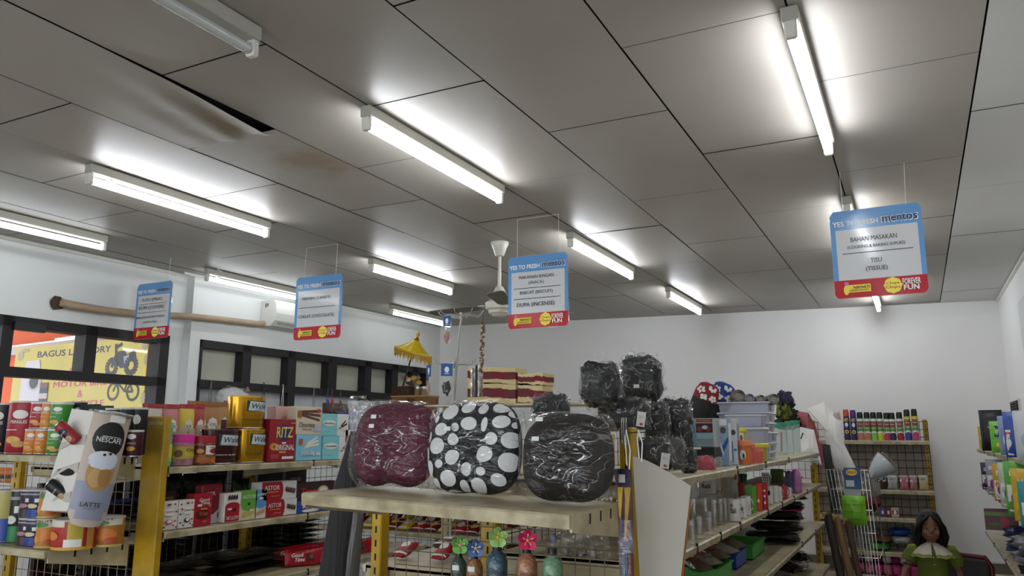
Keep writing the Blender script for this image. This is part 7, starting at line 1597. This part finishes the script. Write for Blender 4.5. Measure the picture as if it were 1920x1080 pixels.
for k, (px, Y, cc, nm) in enumerate(((1880, 5.0, '#c8b83a', 'small yellow and clear sachet hanging over the middle right shelf edge'), (1892, 4.7, '#2a9a9a', 'small teal sachet at the middle right shelf edge'), (1906, 4.4, '#c8c03a', 'yellow sachet at the middle right shelf edge'))):
    c = atY(px, 950, Y); pouch('sachet', nm, .08, .07, .02, cc, [('r', .2, .3, .8, .7, P_W)], (RX+.03+.03*k, Y, ZW[1]+.002), -.4, 'sachets on the right shelf edge', seed=k)
rpk(1852, 6.6, 956, 985, ZW[2]+.14, .20, .12, '#5a2a28', 'red and green picture carton on the lower right shelf', [('o', .6, .4, .15, .3, K('#9a1f2c')), ('r', 0, .7, 1, .9, K('#5a7a3a')), ('o', .3, .3, .2, .1, K('#3a5a2c'))], 'picture_carton', 'box', soft=False, rz=-.1)
for k, (px, Y, cc, nm) in enumerate(((1850, 6.5, '#2c3458', 'navy bag lying at the end of the lower right shelf'), (1862, 6.0, '#8a8a92', 'grey crinkled bag on the lower right shelf'), (1876, 5.5, '#2a2a34', 'black bag on the lower right shelf'), (1888, 5.1, '#9a8a90', 'pinkish clear bag on the lower right shelf'), (1900, 4.7, '#3a4a6a', 'slate blue bag on the lower right shelf'))):
    for j in range(2):
        tag(MB().ell((0, 0, 0), (.14, .13, .045), mat('rbag_'+cc[1:], cc, .25, bump=.8, bscale=16, metal=.2), 20, 12, e=.65, nz=.3, seed=k*3+j).build('crinkled_bag', loc=(RX+.16, Y+.0, ZW[2]+.05+.092*j), rotz=.3*k, smooth=60), nm+(', upper' if j else ', lower'), 'bag', 'crinkled bags on the lower right shelf')
c = atY(1912, 1075, 4.0)
carton('toothpaste_carton', 'white carton with red and blue stripes at the lower right corner', .12, .06, atY(1905, 1000, 4.0).z-ZW[3]*1-.0, '#c8c6c6', [('p', [(0, .2), (.5, .75), (.5, .9), (0, .5)], K('#a81c4a')), ('p', [(.5, .5), (1, .0), (1, .25), (.5, .7)], K('#1f4a9a')), ('r', .0, .9, 1, 1, K('#a81c3a')), ('t', .5, .45, .25, .3, 'BM', K('#1f2a6a'), .1, 90)], loc=(RX+.08, 4.0, ZW[3]+.002), rz=-.25)
for k in range(6):
    y = 6.4-.35*k; tag(MB().ell((0, 0, 0), (.11, .12, .06), mat('mixpack_%d' % (k % 3), ('#c8a82a', '#b0aaa4', '#2a4a8a')[k % 3], .25, bump=.8, bscale=16), 18, 12, e=.7, nz=.3, seed=k+80).build('mixed_packet', loc=(RX+.13, y, ZW[3]+.07), smooth=60), ('yellow', 'white', 'blue')[k % 3]+' crinkled packet on the bottom right shelf, %s' % ('far' if k < 3 else 'near')+' group', 'packet', 'crinkled packets on the bottom right shelf')

# ================================================================== chair
p = atY(1800, 1047, 6.9); t = thing('chair', 'dark chair with a dark red frame behind the girl', 'chair', (p.x+.02, 7.1, 0), -.5)
zc = p.z; M_rf = mat('dark_red_frame', '#5a0f1c', .35); M_ch = mat('dark_grey_cushion', '#3a3436', .7)
MB().bbox(-.19, .19, -.02, .02, zc-.34, zc-.02, M_ch, .01).build('backrest', t)
MB().bbox(-.21, .21, -.44, -.02, .40, .45, M_ch, .01).build('seat', t)
mb = MB(); mb.tube([(-.21, .0, .42), (-.21, .0, zc-.06), (-.17, .0, zc), (.17, .0, zc), (.21, .0, zc-.06), (.21, .0, .42)], .018, M_rf, 8); mb.build('back_frame', t, smooth=50)
for x in (-.2, .2):
    for y in (-.42, .0): MB().tube([(x, y, 0), (x, y, .42)], .013, M_rf, 8).build('leg', t)

# ================================================================== the girl
GY = 6.45
gp = atY(1740, 957, GY); H = gp.z
S_ = H/1.035
t = thing('person', 'small girl with dark bob hair in an olive green dress with a white collar', 'person', (gp.x, GY, 0), radians(6))
M_sk = mat('girl_skin', '#8a5f4a', .55); M_hair = mat('black_hair', '#0c0a0a', .4, stretch=(30, 30, 3), bump=.4, bscale=6); M_dr = mat('olive_dress', '#667028', .8, bump=.2, bscale=40); M_dl = mat('light_olive_trim', '#8a9446', .8); M_cl = mat('white_collar', '#c9c0b4', .8)
mb = MB(); hz = 1.04
mb.ell((0, -.005, .935), (.068, .076, .088), M_sk, 28, 20)                      # skull
mb.ell((0, -.018, .885), (.058, .058, .050), M_sk, 20, 14)                      # jaw
mb.ell((0, -.082, .905), (.011, .012, .013), M_sk, 10, 8); mb.ell((-.006, -.079, .897), (.008, .007, .006), M_sk, 8, 6); mb.ell((.006, -.079, .897), (.008, .007, .006), M_sk, 8, 6)
for sx in (-1, 1):
    mb.ell((sx*.034, -.058, .896), (.022, .018, .02), M_sk, 10, 8)              # cheeks
    mb.ell((sx*.067, .0, .915), (.008, .014, .02), M_sk, 8, 8)                  # ears
mb.ell((0, -.073, .875), (.018, .008, .006), M_sk, 10, 6)
mb.tube([(0, .005, .78), (0, 0, .87)], [.035, .030], M_sk, 14)
mb.tube([(0, .012, .42), (0, .012, .55), (0, .012, .68), (0, .014, .765), (0, .012, .80)], [.055, .050, .054, .048, .03], M_sk, 20, flat=1.35)
def arm(sx, sh, el, wr, fing):
    mb.tube([(sx*.055, .01, .775), sh, tuple((Vector(sh)+Vector(el))/2), el, tuple((Vector(el)+Vector(wr))/2), wr], [.03, .03, .026, .022, .021, .015], M_sk, 12)
    d = (Vector(wr)-Vector(el)).normalized(); w = Vector(wr); s = d.cross(Vector((0, -1, 0))).normalized() if abs(d.y) < .9 else Vector((1, 0, 0)); nrm = d.cross(s)
    mb.ell(tuple(w+d*.028), (.02, .014, .026), M_sk, 12, 8)
    mb.tube([w, w+d*.045], [.014, .02], M_sk, 10)
    for k, (o_, L_f) in enumerate(((-.016, .034), (-.0055, .040), (.005, .038), (.015, .030))):
        b0 = w+d*.042+s*o_; mb.tube([b0, b0+d*L_f*.5+nrm*.004, b0+d*L_f*.8+nrm*.012, b0+d*L_f+nrm*.022], [.0058, .0056, .0052, .0045], M_sk, 8)
    b0 = w+d*.012+s*(.016*sx*-1); mb.tube([b0, b0+s*(-.014*sx)+d*.016, b0+s*(-.018*sx)+d*.036], [.0068, .0062, .005], M_sk, 8)
arm(-1, (-.105, .01, .765), (-.165, .0, .655), (-.205, -.09, .60), 0)
arm(1, (.105, .01, .765), (.165, .03, .64), (.155, -.075, .575), 0)
for sx in (-1, 1):
    mb.tube([(sx*.04, .01, .47), (sx*.045, .0, .27), (sx*.045, .01, .07)], [.05, .038, .026], M_sk, 14)
    mb.ell((sx*.045, -.035, .025), (.027, .065, .024), M_sk, 14, 8)
body = mb.build('body', t, smooth=60)
rm = body.modifiers.new('r', 'REMESH'); rm.mode = 'VOXEL'; rm.voxel_size = .0042; rm.use_smooth_shade = True
sm_ = body.modifiers.new('s', 'SMOOTH'); sm_.factor = .5; sm_.iterations = 3
for sx in (-1, 1):
    MB().ell((sx*.026, -.068, .922), (.0115, .0065, .005), K('#a89c90'), 12, 8).ell((sx*.026, -.0735, .922), (.0058, .003, .0058), P_K, 10, 8).build('eye', t, smooth=60)
    MB().tube([(sx*.014, -.075, .942), (sx*.027, -.074, .947), (sx*.040, -.066, .943)], [.0018, .0028, .0016], M_hair, 6).build('eyebrow', t)
MB().tube([(-.018, -.076, .877), (-.008, -.0815, .8745), (.008, -.0815, .8745), (.018, -.076, .877)], [.002, .004, .004, .002], mat('lip_colour', '#7a3c38', .5), 8).build('mouth', t, smooth=60)
# hair: cap, fringe and the long sides of the bob
mb = MB(); n = 40; vs = []; rows = 16
for i in range(rows+1):
    s = i/rows
    for j in range(n):
        a = 2*pi*j/n; front = max(0, -sin(a)); f3 = front**1.3
        ph = s*pi*.5
        gF = min(1, max(0, (front-.45)/.35)); gF = gF*gF*(3-2*gF)
        if s < .62: q = s/.62; ph = q*pi/2*(1-.36*gF*(1+.25*cos(a+pi/2+.25))); r = sin(ph); z = .945+.098*cos(ph)
        else: q = (s-.62)/.38; r = 1+.10*q; z = .945-.135*q*(1-.97*(front > .62)-.0)
        x = .083*r*cos(a); y = .092*r*sin(a)+.008
        if gF > .02 and s >= .62: ph = pi/2*(1-.36*gF*(1+.25*cos(a+pi/2+.25))); z2 = .945+.098*cos(ph)-.004*q; r2 = sin(ph)*(1-.06*q); z = z2*gF+z*(1-gF); x = (.083*r2*cos(a))*gF+x*(1-gF); y = (.092*r2*sin(a)+.008)*gF+y*(1-gF)
        x *= 1+.02*noise.noise(Vector((a*3, z*8, 0)))
        vs.append((x, y, z))
mb.add(vs, [(i*n+j, (i+1)*n+j, (i+1)*n+(j+1) % n, i*n+(j+1) % n) for i in range(rows) for j in range(n)], M_hair)
for sx in (-1, 1): mb.tube([(sx*.012, -.078, 1.005), (sx*.05, -.080, .975), (sx*.074, -.055, .93), (sx*.086, -.022, .875), (sx*.085, -.01, .80)], [.012, .020, .022, .026, .012], M_hair, 12, flat=.9)
for k in range(7): a = pi*(k+.5)/7; mb.tube([(.085*cos(a), .085*sin(a)*.9, .93), (.098*cos(a), .095*sin(a), .86), (.090*cos(a), .085*sin(a), .80)], [.022, .026, .012], M_hair, 10)
mb.build('hair', t, smooth=70)
# dress
mb = MB(); n = 48; vs = []; prof = [(.045, .815), (.095, .785), (.102, .72), (.098, .66), (.100, .60), (.115, .50), (.140, .40), (.165, .30)]
for r, z in prof:
    for j in range(n):
        a = 2*pi*j/n; k = 1+(.06*sin(a*9)*max(0, (.62-z))/.3); vs.append((r*cos(a)*k, r*sin(a)*k*.78+.01, z))
mb.add(vs, [(i*n+j, i*n+(j+1) % n, (i+1)*n+(j+1) % n, (i+1)*n+j) for i in range(len(prof)-1) for j in range(n)], M_dr); mb.build('dress', t, smooth=60)
for sx in (-1, 1):
    MB().tube([(sx*.075, .01, .775), (sx*.115, .01, .765), (sx*.150, .01, .705), (sx*.158, .008, .675)], [.035, .048, .050, .038], M_dr, 16).build('puffed_sleeve', t, smooth=60)
    MB().tube([(sx*.10, -.02, .80), (sx*.135, -.01, .793), (sx*.15, 0, .765)], [.014, .018, .012], M_dl, 12).build('shoulder_ruffle', t, smooth=60)
def collar(sx, r0, r1, drop, m, nm, lift):
    mb = MB(); vs = []; n = 18
    for s in (0, .5, 1):
        for j in range(n+1):
            a = -pi/2+sx*(.10+j/n*2.3); r = r0+(r1-r0)*s*(1-.25*(j/n)**2)
            vs.append((r*cos(a), r*sin(a)*.80+.004-lift, .822-drop*s**1.3+.004*sin(j*1.6)*s+lift*.3))
    q = len(vs); vs += [(x, y+.002, z-.003) for x, y, z in vs]
    fs = [(i*(n+1)+j, i*(n+1)+j+1, (i+1)*(n+1)+j+1, (i+1)*(n+1)+j) for i in range(2) for j in range(n)]
    mb.add(vs, fs+[tuple(k+q for k in f[::-1]) for f in fs]+[(2*(n+1)+j, 2*(n+1)+j+1, q+2*(n+1)+j+1, q+2*(n+1)+j) for j in range(n)], m); mb.build(nm, t, smooth=60)
for sx in (-1, 1):
    collar(sx, .036, .160, .085, M_dl, 'collar_frill', .0); collar(sx, .034, .138, .068, M_cl, 'white_collar_half', .006)
    MB().prism([(sx*.035, .602), (sx*.085, .608), (sx*.088, .592), (sx*.055, .594), (sx*.040, .585)], .083, .088, M_cl, Matrix.Rotation(pi/2, 4, 'X')).build('pocket_trim', t)
for z in (.735, .69): MB().ell((0, -.077, z), (.005, .003, .005), M_cl, 8, 6).build('button', t)
for c_ in t.children: c_.scale = (S_*.98, S_*.98, S_)

packrow(-4.6, -2.1, 20, SY+.24, sz[1], [K('#6a1420'), PKC[1][0], K('#5b2a1c')], '{c} packet, rear row, middle level of the rack behind the cushions', '{c} packets in the rear of the middle level', rx=-.9, names=('dark red', 'golden', 'brown'))
packrow(-4.6, -2.1, 20, SY+.24, sz[2], [PKC[2][0], K('#1c2c5a'), PKC[1][0]], '{c} packet, rear row, upper level of the rack behind the cushions', '{c} packets in the rear of the upper level', rx=-.9, names=('blue', 'navy', 'golden'))
packrow(-4.6, -2.1, 19, SY+.24, sz[0], [K('#3a2018'), P_FOIL], '{c} packet, rear row, lowest level of the rack behind the cushions', '{c} packets in the rear of the lowest level', rx=-1.3, names=('brown', 'dark foil'))
